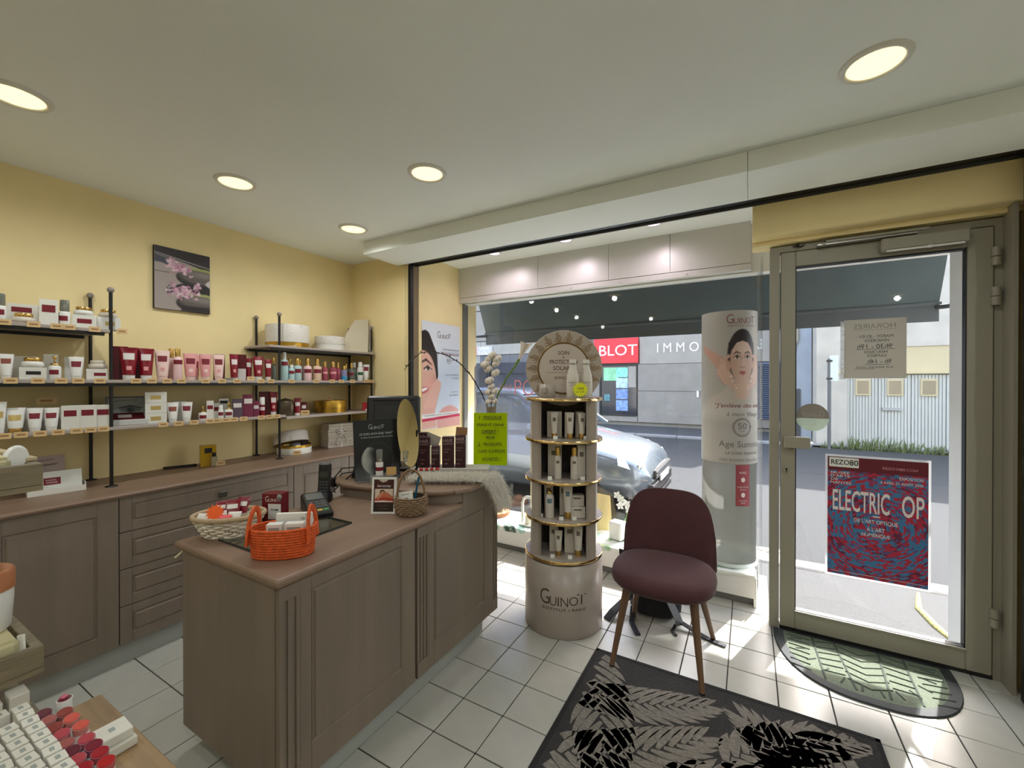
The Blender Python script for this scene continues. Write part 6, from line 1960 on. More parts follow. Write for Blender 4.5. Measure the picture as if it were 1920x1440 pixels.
A('pump_bottle', 'pink bottle with gold collar and wine label in front of its twin', 'bottle', G['MM'], P_bottle(.044, .184, M_pinkb, M_goldcap, LB, .26, .62, (.5, .64), 70), FX, 1.168, zm, 80)
A('body_tube', 'rose pink tube, first of two rose ones on the long middle shelf', 'tube', G['MM'], P_tube(.070, .160, M_pink, M_pale, LB, (.6, .82), .14, 42, M_pale), FX, 1.232, zm, 74)
A('body_tube', 'rose pink tube half hidden behind the first rose tube', 'tube', G['MM'], P_tube(.062, .156, M_pink, M_pale, LB, (.5, .75)), -3.0, 1.285, zm, 74)
A('body_tube', 'rose pink tube, second of two rose ones on the long middle shelf', 'tube', G['MM'], P_tube(.064, .160, M_pink, M_pale, LB, (.6, .82), .14, 42, M_pale), FX, 1.312, zm, 74)
A('body_tube', 'whitish pink tube with wine label right of the rose tubes', 'tube', G['MM'], P_tube(.064, .162, M_pale, M_pale, LB, (.6, .82), .13, 42, M_pink), FX, 1.386, zm, 70)
A('body_carton', 'pinkish carton with crimson side behind the whitish pink tube', 'box', G['MM'], P_box(.06, .04, .168, M_dkred), -3.0, 1.425, zm, 62)
A('body_carton', 'crimson and white carton behind the upside-down red tube', 'box', G['MM'], P_box(.07, .05, .172, M_dkred, M_wlab, (.1, .95, .0, .45)), -2.98, 1.545, zm, 62)
A('body_tube', 'slim dark red tube standing on its nozzle cap', 'tube', G['MM'], P_tube(.052, .170, M_red, M_whitep, M_wlab, (.6, .8), .10, 40, M_pink), FX, 1.478, zm, 74)
A('clear_ring', 'clear plastic ring at the foot of the slim dark red tube', 'ring', None, lambda: [('ring', cached((1,), lambda: MB().lathe([(.03, .001), (.034, .001), (.034, .014), (.03, .014)], 20, cap=False), 'ring', M_clr), None)], -2.915, 1.445, zm, 0)
A('body_tube', 'small red tube half hidden left of the red tube pair', 'tube', G['MM'], P_tube(.042, .150, M_red, M_whitep, M_wlab, (.6, .8)), -2.96, 1.588, zm, 70)
A('body_tube', 'red tube with white label, left of the front right pole', 'tube', G['MM'], P_tube(.066, .162, M_red, M_whitep, M_wlab, (.65, .85), .16, 42, M_pink), FX, 1.632, zm, 74)
A('body_tube', 'small red tube just left of the front right pole', 'tube', G['MM'], P_tube(.048, .146, M_red, M_whitep, M_wlab, (.6, .8), .17), FX, 1.700, zm, 74)
for y, w in ((.957, 'under the first large red tube'), (1.026, 'under the second large red tube'), (1.096, 'under the pale pink tube'), (1.165, 'under the pink bottle'), (1.288, 'between the two rose pink tubes'), (1.380, 'under the whitish pink tube'), (1.468, 'under the slim dark red tube'), (1.62, 'under the red tube left of the pole'), (1.688, 'under the small red tube by the pole')):
    price(y, zm, w)
price(1.572, zm + .0145, 'leaning between two red tubes', -2.905, 60, -.014, -28)
# --- right bay, middle shelf, bottles
def B(label, w, h, m, mc, ml, x, y, **k):
    return A('lotion_bottle', label, 'bottle', G['RM'], P_bottle(w, h, m, mc, ml, **k), x, y, zm, 62)
B('clear bottle with gold cap behind the front right pole', .034, .165, M_clr, M_goldcap, None, -2.96, 1.762, neck=.3)
B('tall pale aqua spray bottle with white nozzle', .050, .205, M_blue, M_whitep, LB, FX, 1.818, neck=.26, lz=(.52, .66))
B('small pale aqua bottle with white cap', .042, .114, M_blue, M_whitep, LB, FX + .01, 1.866, neck=.2, capw=.55, lz=(.42, .62))
B('pale aqua bottle with gold cap, hidden one at the back', .046, .160, M_blue, M_goldcap, None, -2.99, 1.90, neck=.32)
B('pale aqua bottle with gold cap and wine label', .056, .164, M_blue, M_goldcap, LB, FX, 1.918, neck=.32, lz=(.34, .52))
B('powder pink bottle with gold cap, rear left of three', .05, .160, M_pinkb, M_goldcap, None, -3.0, 1.985, neck=.32)
B('powder pink bottle with gold cap and wine label, front one of three', .058, .166, M_pinkb, M_goldcap, LB, FX, 2.000, neck=.32, lz=(.34, .52))
B('powder pink bottle with gold cap, rear right of three', .05, .160, M_pinkb, M_goldcap, None, -3.0, 2.058, neck=.32)
B('beige bottle with gold cap and wine label', .062, .168, M_beige, M_goldcap, LB, FX, 2.082, neck=.32, lz=(.34, .52))
B('clear rose bottle with gold cap, first of four in front', .044, .150, M_rose, M_goldcap, M_pink, FX, 2.150, neck=.3, lz=(.36, .46))
B('clear rose bottle with gold cap, behind the first', .044, .150, M_rose, M_goldcap, None, -3.0, 2.205, neck=.3)
B('deep rose bottle with gold cap, largest of the rose bottles', .056, .152, M_rose, M_goldcap, M_pink, FX, 2.224, neck=.3, lz=(.36, .46))
B('clear rose bottle with gold cap, right of the largest', .044, .150, M_rose, M_goldcap, None, FX - .02, 2.285, neck=.3)
B('small lilac bottle with blue liquid and gold cap', .046, .120, M_lil, M_goldcap, None, FX + .01, 2.322, neck=.26, liq=M_aqua)
B('clear bottle with gold cap left of the foam pump, rear one', .036, .142, M_clr, M_goldcap, LB, FX - .03, 2.372, neck=.3)
B('clear bottle with gold cap left of the foam pump, front one', .042, .146, M_clr, M_goldcap, LB, FX, 2.404, neck=.3, lz=(.3, .46))
B('white foam pump bottle with dark label, rear one', .046, .156, M_clr, M_whitep, M_green, -2.965, 2.462, neck=.28, capw=.7, lz=(.26, .42))
B('white foam pump bottle with green label, front one', .05, .160, M_whitep, M_whitep, M_green, FX, 2.494, neck=.28, capw=.7, lz=(.3, .46))
A('body_tube', 'white tube with red label at the right end of the right middle shelf', 'tube', G['RM'], P_tube(.066, .142, M_whitep, M_whitep, LB, (.6, .85)), FX, 2.556, zm, 60)
for y, w in ((1.838, 'under the tall aqua spray bottle'), (2.035, 'under the powder pink bottles'), (2.175, 'under the first clear rose bottle'), (2.262, 'under the deep rose bottle'), (2.372, 'under the small lilac bottle'), (2.515, 'under the foam pump bottle'), (2.568, 'under the white tube at the shelf end')):
    price(y, zm, w)
# --- lower middle shelf
gc = thing('gift_case', 'open silver gift case with dark red inlay and eye picture on the lower middle shelf', 'gift case', (-2.985, .955, zl), R(74), G['ML'])
MB().box(-.085, .085, -.055, .055, 0, .03, .002).build('tray', mat('silver_card', (196, 198, 194), .4), gc)
MB().add([(-.075, -.04, .031), (.075, -.04, .031), (.07, .05, .062), (-.07, .05, .062), (-.075, -.04, .029), (.075, -.04, .029), (.07, .05, .03), (-.07, .05, .03)], [(0, 1, 2, 3), (4, 7, 6, 5), (0, 4, 5, 1), (1, 5, 6, 2), (2, 6, 7, 3), (3, 7, 4, 0)]).build('red_inlay', M_dkred, gc)
MB().add([(-.035, -.02, .0395), (.02, -.02, .0395), (.02, .02, .0535), (-.035, .02, .0535)], [(0, 1, 2, 3)]).build('inlay_label', M_wlab, gc)
def eye_fn(U, V, a):
    p = Pic(U, V, a, (150, 152, 146), .02)
    H = 1 / a
    p.ell(.62, H*.48, .3, .1, (96, 98, 94)); p.ell(.62, H*.46, .11, .09, (24, 26, 26)); p.cap([(.3, H*.56), (.6, H*.64), (.95, H*.55)], [.02, .035, .02], (40, 40, 38))
    p.cap([(.1, H*.85), (.8, H*.9)], [.01, .01], (80, 80, 78))
    return p.I
eb = MB().box(-.085, .085, -.002, .002, 0, .145).build('picture_lid', M_clr, gc, (0, .062, .01), (R(-12), 0, 0))
paint('print', eye_fn, 40, 40, .15, .13, eb, (0, -.0026, .072))
for k in range(3):
    A('ampoule_carton', ('bottom', 'middle', 'top')[k] + ' one of three stacked white cartons with gold label', 'box', G['ML'], P_box(.094, .06, .0588, W, M_goldlab, (.25, .72, .3, .68)), FX - .01, 1.066, zl + .0593 * k, 74)
A('cream_tube', 'white tube with brown label right of the stacked cartons', 'tube', G['ML'], P_tube(.058, .116, M_whitep, M_whitep, mat('brown_label', (136, 70, 56)), (.55, .78)), FX, 1.142, zl, 72)
A('cream_carton', 'white carton with red side behind the tube pair of the lower middle shelf', 'box', G['ML'], P_box(.06, .04, .118, W, LB, (.0, .3, .45, .75)), -2.99, 1.205, zl, 72)
A('cream_tube', 'white tube with wine label in front of a carton on the lower middle shelf', 'tube', G['ML'], P_tube(.058, .114, M_whitep, M_whitep, LB, (.55, .8)), FX, 1.212, zl, 68)
A('dropper_bottle', 'short white dropper bottle with gold nozzle, left one', 'bottle', G['ML'], P_bottle(.044, .086, M_whitep, M_goldcap, LB, .45, .55, (.12, .36), 50, pump=True), FX, 1.298, zl, 66)
A('slim_carton', 'slim white carton with wine label right of the short dropper bottle', 'box', G['ML'], P_box(.036, .028, .118, W, LB, (.1, .9, .55, .75)), FX - .01, 1.342, zl, 66)
A('slim_carton', 'smaller slim white carton with wine label behind a small pump', 'box', G['ML'], P_box(.03, .028, .100, W, LB, (.1, .9, .5, .75)), -2.96, 1.388, zl, 66)
A('pump_bottle', 'small slim white pump bottle with wine label', 'bottle', G['ML'], P_bottle(.03, .086, M_whitep, M_whitep, LB, .3, .7, (.25, .5), 60), FX, 1.398, zl, 66)
A('cream_carton', 'white carton behind the second dropper bottle', 'box', G['ML'], P_box(.052, .04, .125, W, M_ink, (.1, .9, .75, .9)), -3.0, 1.452, zl, 66)
A('dropper_bottle', 'short white dropper bottle with gold nozzle, right one', 'bottle', G['ML'], P_bottle(.046, .100, M_whitep, M_goldcap, LB, .42, .55, (.2, .42), 50, pump=True), FX, 1.444, zl, 66)
A('care_carton', 'dusky purple carton with pale label on the lower middle shelf', 'box', G['ML'], P_box(.058, .045, .122, M_pur, M_wlab, (.15, .9, .55, .78)), FX - .01, 1.502, zl, 62)
A('care_carton', 'tall magenta carton with pale label on the lower middle shelf', 'box', G['ML'], P_box(.058, .045, .150, M_mag, M_wlab, (.15, .95, .6, .82)), FX - .01, 1.568, zl, 62)
A('care_carton', 'small magenta carton with pale label beside the roll-on stick', 'box', G['ML'], P_box(.036, .034, .105, M_mag, M_wlab, (.1, .9, .5, .72)), FX, 1.618, zl, 62)
A('roll_on', 'crimson stick with tall white cap on the lower middle shelf', 'bottle', G['ML'], P_bottle(.034, .130, M_red, M_whitep, M_wlab, .42, .95, (.3, .48), 60), FX, 1.658, zl, 62)
A('body_carton', 'dark crimson carton behind the red tube by the right pole', 'box', G['ML'], P_box(.07, .05, .166, M_dkred), -2.985, 1.708, zl, 62)
A('body_tube', 'red tube with white cap by the right pole on the lower middle shelf', 'tube', G['ML'], P_tube(.052, .164, M_red, M_whitep, M_wlab, (.55, .76), .16, 42, M_pink), FX, 1.738, zl, 62)
for y, w in ((1.078, 'under the stacked white cartons'), (1.15, 'under the brown labelled tube of the lower middle shelf'), (1.228, 'under the wine labelled tube of the lower middle shelf'), (1.312, 'under the left dropper bottle'), (1.352, 'under the slim white carton'), (1.402, 'under the small slim pump'), (1.448, 'under the right dropper bottle'), (1.508, 'under the dusky purple carton'), (1.622, 'under the small magenta carton'), (1.678, 'under the crimson stick'), (1.73, 'under the red tube by the right pole')):
    price(y, zl, w)
# --- lower right shelf
bg = thing('toiletry_bag', 'shiny brown toiletry bag leaning on the lower right shelf', 'bag', (-3.0, 1.87, zrl), R(70), G['RL'])
rings = [[(sup(2*PI*j/20, .062*f, .035*f, .035*f, 3)[0], sup(2*PI*j/20, .062*f, .035*f, .035*f, 3)[1], z) for j in range(20)] for f, z in ((.9, .001), (1, .02), (1.02, .06), (.95, .1), (.7, .12), (.3, .126))]
MB().loft(rings, True, True, True).build('bag_body', mat('bronze_satin', (96, 82, 62), .25, metal=.4), bg)
MB().tube([(-.05, 0, .113), (0, 0, .129), (.05, 0, .113)], .003, 6).build('zip', M_dark, bg)
A('body_tube', 'slim red tube with white cap beside the brown toiletry bag', 'tube', G['RL'], P_tube(.052, .130, M_red, M_whitep, M_wlab, (.55, .76), .15), -2.95, 1.934, zrl, 58)
A('care_carton', 'small crimson carton behind a price tag on the lower right shelf', 'box', G['RL'], P_box(.04, .036, .098, M_dkred, M_wlab, (.15, .85, .5, .75)), -2.96, 1.992, zrl, 58)
price(1.975, zrl + .0146, 'before the small crimson carton', -2.918, 56, -.014).scale = (1.4, 1, 1.35)
def round_box(name, label, cat, group, x, y, z, r, h, lidk, m_low, m_lid, band=None, spots=None):
    t = thing(name, label, cat, (x, y, z), R(60), group)
    MB().lathe([(r * .985, 0), (r * .985, h * lidk)], 36).build('box_base', m_low, t)
    o = MB().lathe([(r, h * lidk + .001), (r, h - .003), (r * .985, h)], 36).build('lid', m_lid, t)
    if band: MB().lathe([(r * 1.003, .002), (r * 1.003, h * lidk - .002)], 36, cap=False).build('band', band, t)
    if spots:
        s_ = MB(); q = random.Random(int(r * 1000))
        for k in range(spots):
            a = q.uniform(0, 2*PI); zz = h * lidk + q.uniform(.12, .92) * (h * (1 - lidk)); w = q.uniform(.002, .005)
            cx_, cy_ = (r + .0006) * math.cos(a), (r + .0006) * math.sin(a); tx, ty_ = -math.sin(a), math.cos(a)
            s_.add([(cx_ - tx*w, cy_ - ty_*w, zz), (cx_, cy_, zz - w), (cx_ + tx*w, cy_ + ty_*w, zz), (cx_, cy_, zz + w)], [(0, 1, 2, 3)])
        tag(s_.build('star_print', mat('silver_star_print', (188, 184, 184), .45), o), kind='stuff')
    return t
gb = round_box('gold_round_box', 'round gold embossed box on the lower right shelf', 'box', G['RL'], -3.04, 2.29, zrl, .122, .098, .38, M_golds, M_golds)
MB().lathe([(.124, .036), (.124, .041)], 36, cap=False).build('seam_ring', M_goldcap, gb)
price(2.285, zrl + .1125, 'standing on the round gold box', -3.04, 55, -.014)
# --- top right shelf
ztr = ZS['rtop'] + .0004
round_box('hat_box', 'large white star-speckled round box with gold band on the top right shelf', 'box', 'round gift boxes', -3.04, 1.915, ztr, .148, .165, .2, M_golds, mat('speckled_white_box', (216, 210, 202), .5, var=.05, scale=120), M_golds, 70)
price(1.865, ztr + .0145, 'before the large speckled round box', -2.90, 66, -.014).scale = (1.2, 1, 1.1)
round_box('hat_box', 'smaller white speckled round box on the top right shelf', 'box', 'round gift boxes', -3.05, 2.29, ztr, .118, .115, .42, M_white, mat('speckled_white_box', (216, 210, 202)), None, 110)
pbag = thing('paper_bag', 'cream folded paper carrier bag leaning at the right end of the top right shelf', 'bag', (-3.0, 2.475, ztr), R(64))
M_pap = mat('cream_paper', (206, 194, 170), .7, var=.04, scale=8, bump=.1)
MB().loft([[(-.13, -.03, 0), (.12, -.05, 0), (.12, .02, 0), (-.13, .03, 0)], [(-.02, .02, .2), (.14, .0, .2), (.14, .03, .2), (-.02, .045, .2)], [(.03, .045, .285), (.145, .03, .30), (.145, .045, .30), (.03, .055, .285)]], True, True, False).build('bag_panel', M_pap, pbag)
for k in range(4):
    o = .012 * k
    MB().add([(.115 + o, -.055, -.03 + .01*k), (.12 + o, .02, -.028 + .01*k), (.15, .045 - .004*k, .29 - .03*k), (.146 + o*.3, .02 - .01*k, .29 - .03*k)], [(0, 1, 2, 3)]).build('side_fold', M_pap, pbag)
MB().tube([(.148, .02, .24), (.162, -.02, .12), (.158, -.05, .0), (.15, -.06, -.02), (.14, -.03, .03), (.15, .0, .13)], .005, 6).build('rope_handle', mat('cream_rope', (222, 212, 192), .8), pbag)
rbag = thing('red_gift_bag', 'small red gift bag standing at the end of the lower right shelf behind the monitor', 'bag', (-2.93, 2.58, zrl - .0004), R(50))
MB().box(-.045, .045, -.025, .025, 0.001, .07, .001).box(-.02, .02, -.0262, -.025, .0, .012).build('bag_body', mat('red_gift_paper', (160, 24, 34), .5), rbag)
MB().box(-.02, .02, -.027, -.0255, .002, .014).build('tag_strip', M_white, rbag)

# ------------------------------------------------------------------ on the back worktop
ZW = .8555
mk = thing('mask_display_box', 'open white tray of mask sachets with a crimson label on the worktop', 'display box', (-2.985, .685, ZW), R(82))
MB().box(-.098, .098, -.05, -.047, 0, .028).box(-.098, .098, .047, .05, 0, .05).box(-.098, -.095, -.047, .047, 0, .03).box(.095, .098, -.047, .047, 0, .04).box(-.095, .095, -.047, .047, 0, .003).build('tray', M_white, mk)
o = MB().box(-.062, .086, -.004, .004, .004, .108, .001).build('mask_sachet', mat('silvery_white_sachet', (214, 216, 208), .3, bump=.3, bscale=30), mk, (0, -.035, 0), (R(-12), 0, 0))
MB().box(-.045, .012, -.0048, -.0038, .044, .078).build('label', M_lab, o)
lettering([('MASQUE', -.02, .066, .034, .006), ('VISAGE', -.018, .055, .038, .006)], M_whitep, o, (0, -.005, 0))
MB().box(-.06, .08, -.003, .003, .004, .1).build('mask_sachet', M_white, mk, (0, -.01, 0), (R(-14), 0, 0))
br = thing('beauty_leaflet', 'pale pink beauty leaflet with dark haired woman leaning on the yellow wall', 'leaflet', (-3.172, .66, ZW), R(90))
def leaf_fn(U, V, a):
    p = Pic(U, V, a, (196, 176, 170), .02)
    H = 1 / a
    p.ell(.1, H*.55, .14, .3, (52, 28, 24)); p.ell(.12, H*.42, .1, .18, (150, 92, 70)); p.rect(.3, .9, H*.0, H*.3, (190, 120, 126), .6); p.cap([(.35, H*.62), (.85, H*.66)], [.015, .015], (90, 76, 76)); p.cap([(.35, H*.82), (.8, H*.85)], [.012, .012], (130, 120, 116))
    return p.I
paint('print', leaf_fn, 40, 30, .2, .13, br, (0, .0, .095), (R(78), 0, 0))
MB().box(-.1, .1, 0.0, .0015, .0, .16).build('card', M_white, br, (0, .0035, .028), (R(-12), 0, 0))
yb_ = thing('perfume_box', 'yellow glossy perfume box with a small bottle in front on the worktop', 'box', (-3.06, 1.385, ZW), R(74))
MB().box(-.042, .042, -.02, .02, 0, .135, .001).build('carton', mat('mustard_gloss', (176, 138, 22), .15), yb_)
MB().box(-.02, .02, -.0208, -.0198, .085, .118).build('dark_window', M_dark, yb_)
pbt = thing('perfume_bottle', 'small square perfume bottle with black cap before the yellow box', 'bottle', (-3.022, 1.405, ZW), R(74))
MB().box(-.018, .018, -.009, .009, 0, .062, .004).build('bottle_body', mat('pale_perfume', (206, 196, 160), .08, trans=.5), pbt)
MB().cyl((0, 0, .062), (0, 0, .086), .011, n=14).build('cap', M_ink, pbt)
price(1.432, ZW + .0145, 'in front of the yellow perfume box on the worktop', -3.0, 70, -.014).scale = (1.2, 1, 1.1)
kn = thing('dark_pen_case', 'slim dark pen case lying against the wall on the worktop', 'case', (-3.15, 1.27, ZW), R(72))
MB().box(-.085, .085, -.012, .012, .0, .014, .004).build('case', M_ph, kn)
MB().box(-.085, -.02, -.013, .013, .003, .011, .003).build('grip', mat('brown_leather', (60, 44, 34), .5), kn)
# open round box with scarf
rb_o = thing('open_round_box', 'white round box with gold band and tilted lid open on the worktop', 'box', (-3.06, 1.98, ZW), R(60))
MB().lathe([(.122, 0), (.122, .045), (.117, .045), (.117, .004)], 36, cap=False).lathe([(.0001, .003), (.12, .003)], 36, cap=False).build('box_base', M_white, rb_o)
MB().lathe([(.1185, .045), (.1185, .066), (.115, .066), (.115, .045)], 36, cap=False).build('gold_collar', M_golds, rb_o)
o = MB().lathe([(.126, 0), (.126, .075), (.12, .082), (.0001, .083)], 36, cap=False).build('lid', mat('speckled_white_box', (216, 210, 202)), rb_o, (-.02, .03, .066), (R(-17), R(-7), 0))
MB().sphere((.01, -.05, .055), .05, 12, 6, .6).build('mirror_jar', mat('silver_lid', (170, 172, 178), .25, metal=.7), rb_o)
MB().box(.04, .085, -.085, -.045, .05, .085, .006).build('dark_item', M_ink, rb_o)
price(1.918, ZW + .0145, 'leaning on the open round box on the worktop', -2.935, 48, -.014, -25).scale = (1.3, 1, 1.3)
# stack of four white gift boxes tied with ribbon
M_gbx = mat('white_gift_box', (198, 190, 176), .6)
for k in range(4):
    t_, o = carton('gift_box', ('lowest', 'second lowest', 'third', 'topmost')[k] + ' of the four stacked white gift boxes on the worktop', 'box', (-3.045 + .004 * (k % 2), 2.36 + .004 * (k == 3), ZW + .0492 * k), R(76), .225, .15, .0488, M_gbx, 0, 'white gift boxes stacked on the worktop', None, .002)
    MB().box(-.1135, .1135, -.0762, -.0752, .028, .031).build('lid_shade_strip', mat('lid_shadow_line', (140, 130, 118), .7), o)  # thin darker strip paints the shade line under the lid
rbn = thing('ribbon', 'white satin ribbon bow round the stack of white gift boxes', 'ribbon', (-3.045, 2.36, ZW), R(76))
M_rib2 = mat('white_satin', (222, 216, 208), .3, sheen=.3)
b = MB().box(-.006, .006, -.0785, -.077, .0, .197).box(-.006, .006, -.0785, .078, .1985, .200)
b.build('band', M_rib2, rbn)
for s_ in (-1, 1):
    MB().tube([(0, -.08, .125), (s_*.025, -.088, .145), (s_*.045, -.086, .135), (s_*.03, -.084, .12), (0, -.081, .122)], .005, 6).build('bow_loop', M_rib2, rbn)
    MB().tube([(0, -.081, .122), (s_*.03, -.086, .085), (s_*.05, -.088, .04), (s_*.035, -.086, .02)], .0035, 6).build('bow_tail', M_rib2, rbn)
carton('small_white_carton', 'small flat white carton with brown end on the worktop by the gift boxes', 'box', (-2.90, 2.45, ZW), R(64), .075, .03, .022, W, 0, None, (-.0376, -.03, .002, .02, mat('brown_label', (136, 70, 56))))
for k, (y, m, lab) in enumerate(((2.545, mat('teal_spray', (84, 110, 112), .3, trans=.3), 'grey-teal spray bottle behind the gift boxes by the black advert'), (2.59, M_whitep, 'white bottle at the window end of the worktop'))):
    put('spray_bottle', lab, 'bottle', 'bottles at the window end of the worktop', P_bottle(.05, .16 + .02 * k, m, M_whitep if k else M_clr, None, .25, .6), -3.03, y, ZW, 60)

# ------------------------------------------------------------------ products on the display tower (front faces -y of the tower)
cT, sT = math.cos(TR), math.sin(TR)
def onT(x, y, z): return (TXY[0] + x * cT - y * sT, TXY[1] + x * sT + y * cT, z)
M_sun = mat('sun_care_white', (214, 206, 196), .4)
M_sung = mat('sun_print', (112, 104, 92), .5)
M_sunb = mat('blue_sun_print', (98, 128, 142), .5)
def T(name, label, cat, parts, x, y, k, rz=0):
    p = onT(x, y, SHZ[k][1] + .0008)
    return put(name, label, cat, 'sun care on the display tower', parts, *p, math.degrees(TR) + rz)
sb = lambda w, d, h, ml=M_sung: P_box(w, d, h, M_sun, ml, (.25, .75, .66, .8))
stb = lambda w, h, ml=M_sung: P_tube(w, h, M_sun, M_goldcap, ml, (.66, .8), .2, 24)
k = 3
T('sun_carton', 'wide sun care carton on the top tier of the display tower', 'box', sb(.085, .03, .15), -.052, -.055, k)
T('sun_tube', 'sun care tube before the wide carton on the top tier', 'tube', stb(.045, .148), -.052, -.115, k)
T('sun_carton', 'narrow carton behind the middle tube of the top tier', 'box', sb(.042, .03, .146), .028, -.06, k)
T('sun_tube', 'middle sun care tube of the top tier', 'tube', stb(.048, .148), .036, -.12, k)
T('sun_carton', 'narrow carton behind the right tube of the top tier', 'box', sb(.042, .03, .15), .09, -.07, k, 14)
T('sun_tube', 'right sun care tube of the top tier', 'tube', stb(.046, .146), .102, -.115, k, 14)
k = 2
T('sun_carton', 'tall carton behind the left spray of the second tier', 'box', sb(.08, .03, .185), -.05, -.05, k)
T('sun_spray', 'left sun spray bottle with gold collar on the second tier', 'bottle', P_bottle(.042, .18, M_sun, M_goldcap, M_sung, .27, .7, (.5, .58), 26), -.032, -.125, k)
T('sun_spray', 'right sun spray bottle with gold collar on the second tier', 'bottle', P_bottle(.042, .18, M_sun, M_goldcap, M_sung, .27, .7, (.5, .58), 26), .06, -.125, k)
T('sun_carton', 'tall carton right of the sprays on the second tier', 'box', sb(.044, .035, .19), .099, -.10, k, 8)
k = 1
T('sun_carton', 'carton behind the pump bottle of the third tier', 'box', sb(.05, .03, .19), -.085, -.06, k)
T('sun_pump', 'sun lotion pump bottle with blue print on the third tier', 'bottle', P_bottle(.05, .19, M_sun, M_goldcap, M_sunb, .3, .6, (.45, .58), 30, pump=True), -.078, -.125, k)
T('sun_carton', 'carton behind the long tube of the third tier', 'box', sb(.045, .03, .19), .0, -.06, k)
T('sun_tube', 'long sun care tube with blue print on the third tier', 'tube', stb(.056, .19, M_sunb), .024, -.13, k)
T('sun_carton', 'lower one of two boxes stacked on the third tier', 'box', sb(.085, .05, .062), .078, -.095, k, 4)
put('sun_carton', 'upper one of two boxes stacked on the third tier', 'box', 'sun care on the display tower', sb(.08, .05, .062), *onT(.074, -.085, SHZ[1][1] + .0635), math.degrees(TR) + 6)
k = 0
T('sun_carton', 'carton behind the short tube of the bottom tier', 'box', sb(.05, .03, .158), -.055, -.07, k)
T('sun_tube', 'short sun care tube on the bottom tier', 'tube', stb(.046, .14), -.028, -.13, k, -6)
T('sun_carton', 'tall carton in the middle of the bottom tier', 'box', sb(.06, .03, .17), .036, -.08, k)
T('sun_tube', 'tall sun care tube at the right of the bottom tier', 'tube', stb(.056, .175), .082, -.125, k, 4)
WT = MB().box(-.012, .012, -.001, .001, 0, .02).mesh('card', M_white)
for x, y, k, w in ((-.045, -.16, 3, 'under the left tube of the top tier'), (.123, -.14, 3, 'right of the right tube of the top tier'), (-.075, -.165, 2, 'under the left spray of the second tier'), (.106, -.15, 2, 'under the right carton of the second tier'),
                   (-.128, -.13, 1, 'left of the pump bottle on the third tier'), (-.012, -.175, 1, 'left of the long tube on the third tier'), (.06, -.165, 1, 'under the stacked boxes of the third tier'), (-.06, -.175, 0, 'left of the short tube on the bottom tier'), (.036, -.18, 0, 'under the tall carton of the bottom tier')):
    t = thing('shelf_card', 'tiny white price card ' + w, 'price tag', onT(x, y, SHZ[k][1] + .0008), TR, 'white cards on the display tower')
    link('card', WT, t, None, (R(-18), 0, 0))
# on top of the tower
zt_ = SHZ[4][1] + .0005
cup = thing('white_candle_cup', 'white candle pot with square printed label on top of the display tower', 'cup', onT(-.092, -.085, zt_), TR)
MB().lathe([(.040, 0), (.044, .004), (.049, .078), (.046, .078), (.042, .01)], 28, cap=False).lathe([(.0001, .06), (.045, .06)], 24, cap=False).build('pot', M_tw, cup)
q = MB()
q.box(-.026, .002, -.0502, -.0485, .024, .026).box(-.026, .002, -.0502, -.0485, .05, .052).box(-.026, -.024, -.0502, -.0485, .026, .05).box(0, .002, -.0502, -.0485, .026, .05)
tag(q.build('square_print', M_sung, cup), kind='stuff')
for x, lab in ((.052, 'left white metal drinking bottle on top of the display tower'), (.128, 'right white metal drinking bottle on top of the display tower')):
    t = thing('white_flask', lab, 'bottle', onT(x, -.07 - (.0 if x > .1 else .03), zt_), TR, 'white flasks on the display tower')
    MB().lathe([(.034, 0), (.036, .004), (.036, .10), (.033, .125), (.022, .165), (.0185, .185), (.0185, .19)], 24).build('flask_body', M_sun, t)
    MB().lathe([(.0195, .192), (.0195, .212), (.017, .216)], 18).build('cap', M_sun, t)
    MB().lathe([(.0196, .189), (.0196, .192)], 18, cap=False).build('seam_ring', M_ink, t)
    lettering([('GUINOT', 0, .085, .05, .009), ('skincare', 0, .07, .045, .006)], M_sung, t, (0, -.0362, 0), bend=.0362)
t_, o_ = star('yellow_star_tag', 'fluorescent yellow star price burst before the white flasks', onT(.092, -.165, zt_), TR, -6, .046, .033, 17, (224, 226, 20), 'fluo_lemon', 'price tag')
lettering([('-20%', 0, .006, .04, .012, .004), ('sur la 2e', 0, -.012, .042, .008)], M_pen, o_, (0, 0, .0008), (0, 0, 0))
# ------------------------------------------------------------------ tiered wooden make-up stand in the front left corner
M_oak = mat('oak_board', (150, 122, 86), .55, var=.22, scale=8, stretch=(1, 12, 12), bump=.1, bscale=40)
M_oakd = mat('grey_oak_slat', (128, 116, 92), .6, var=.28, scale=9, stretch=(14, 1, 14), bump=.15, bscale=40)
M_box = mat('white_lip_box', (214, 210, 198), .5)
ZT1 = .90
mst = thing('make_up_stand', 'tiered oak make-up tester stand at the lower left corner of the picture', 'display stand', (-.95, .05, 0))
OM = (.95, -.05, 0)
MB().box(-.904, -.42, -.30, .256, ZT1 - .022, ZT1, .002).build('lower_board', M_oak, mst, OM)
MB().box(-1.24, -.97, -.28, .19, 0, .86).build('stand_body', mat('grey_oak_body', (130, 118, 96), .6, var=.1), mst, OM)
MB().box(-1.24, -.904, -.28, .205, .862, .878).build('carton_shelf', M_oakd, mst, OM)
for y in (-.26, .12):
    MB().box(-1.24, -1.215, y, y + .03, .878, 1.34).build('upright', M_oakd, mst, OM)
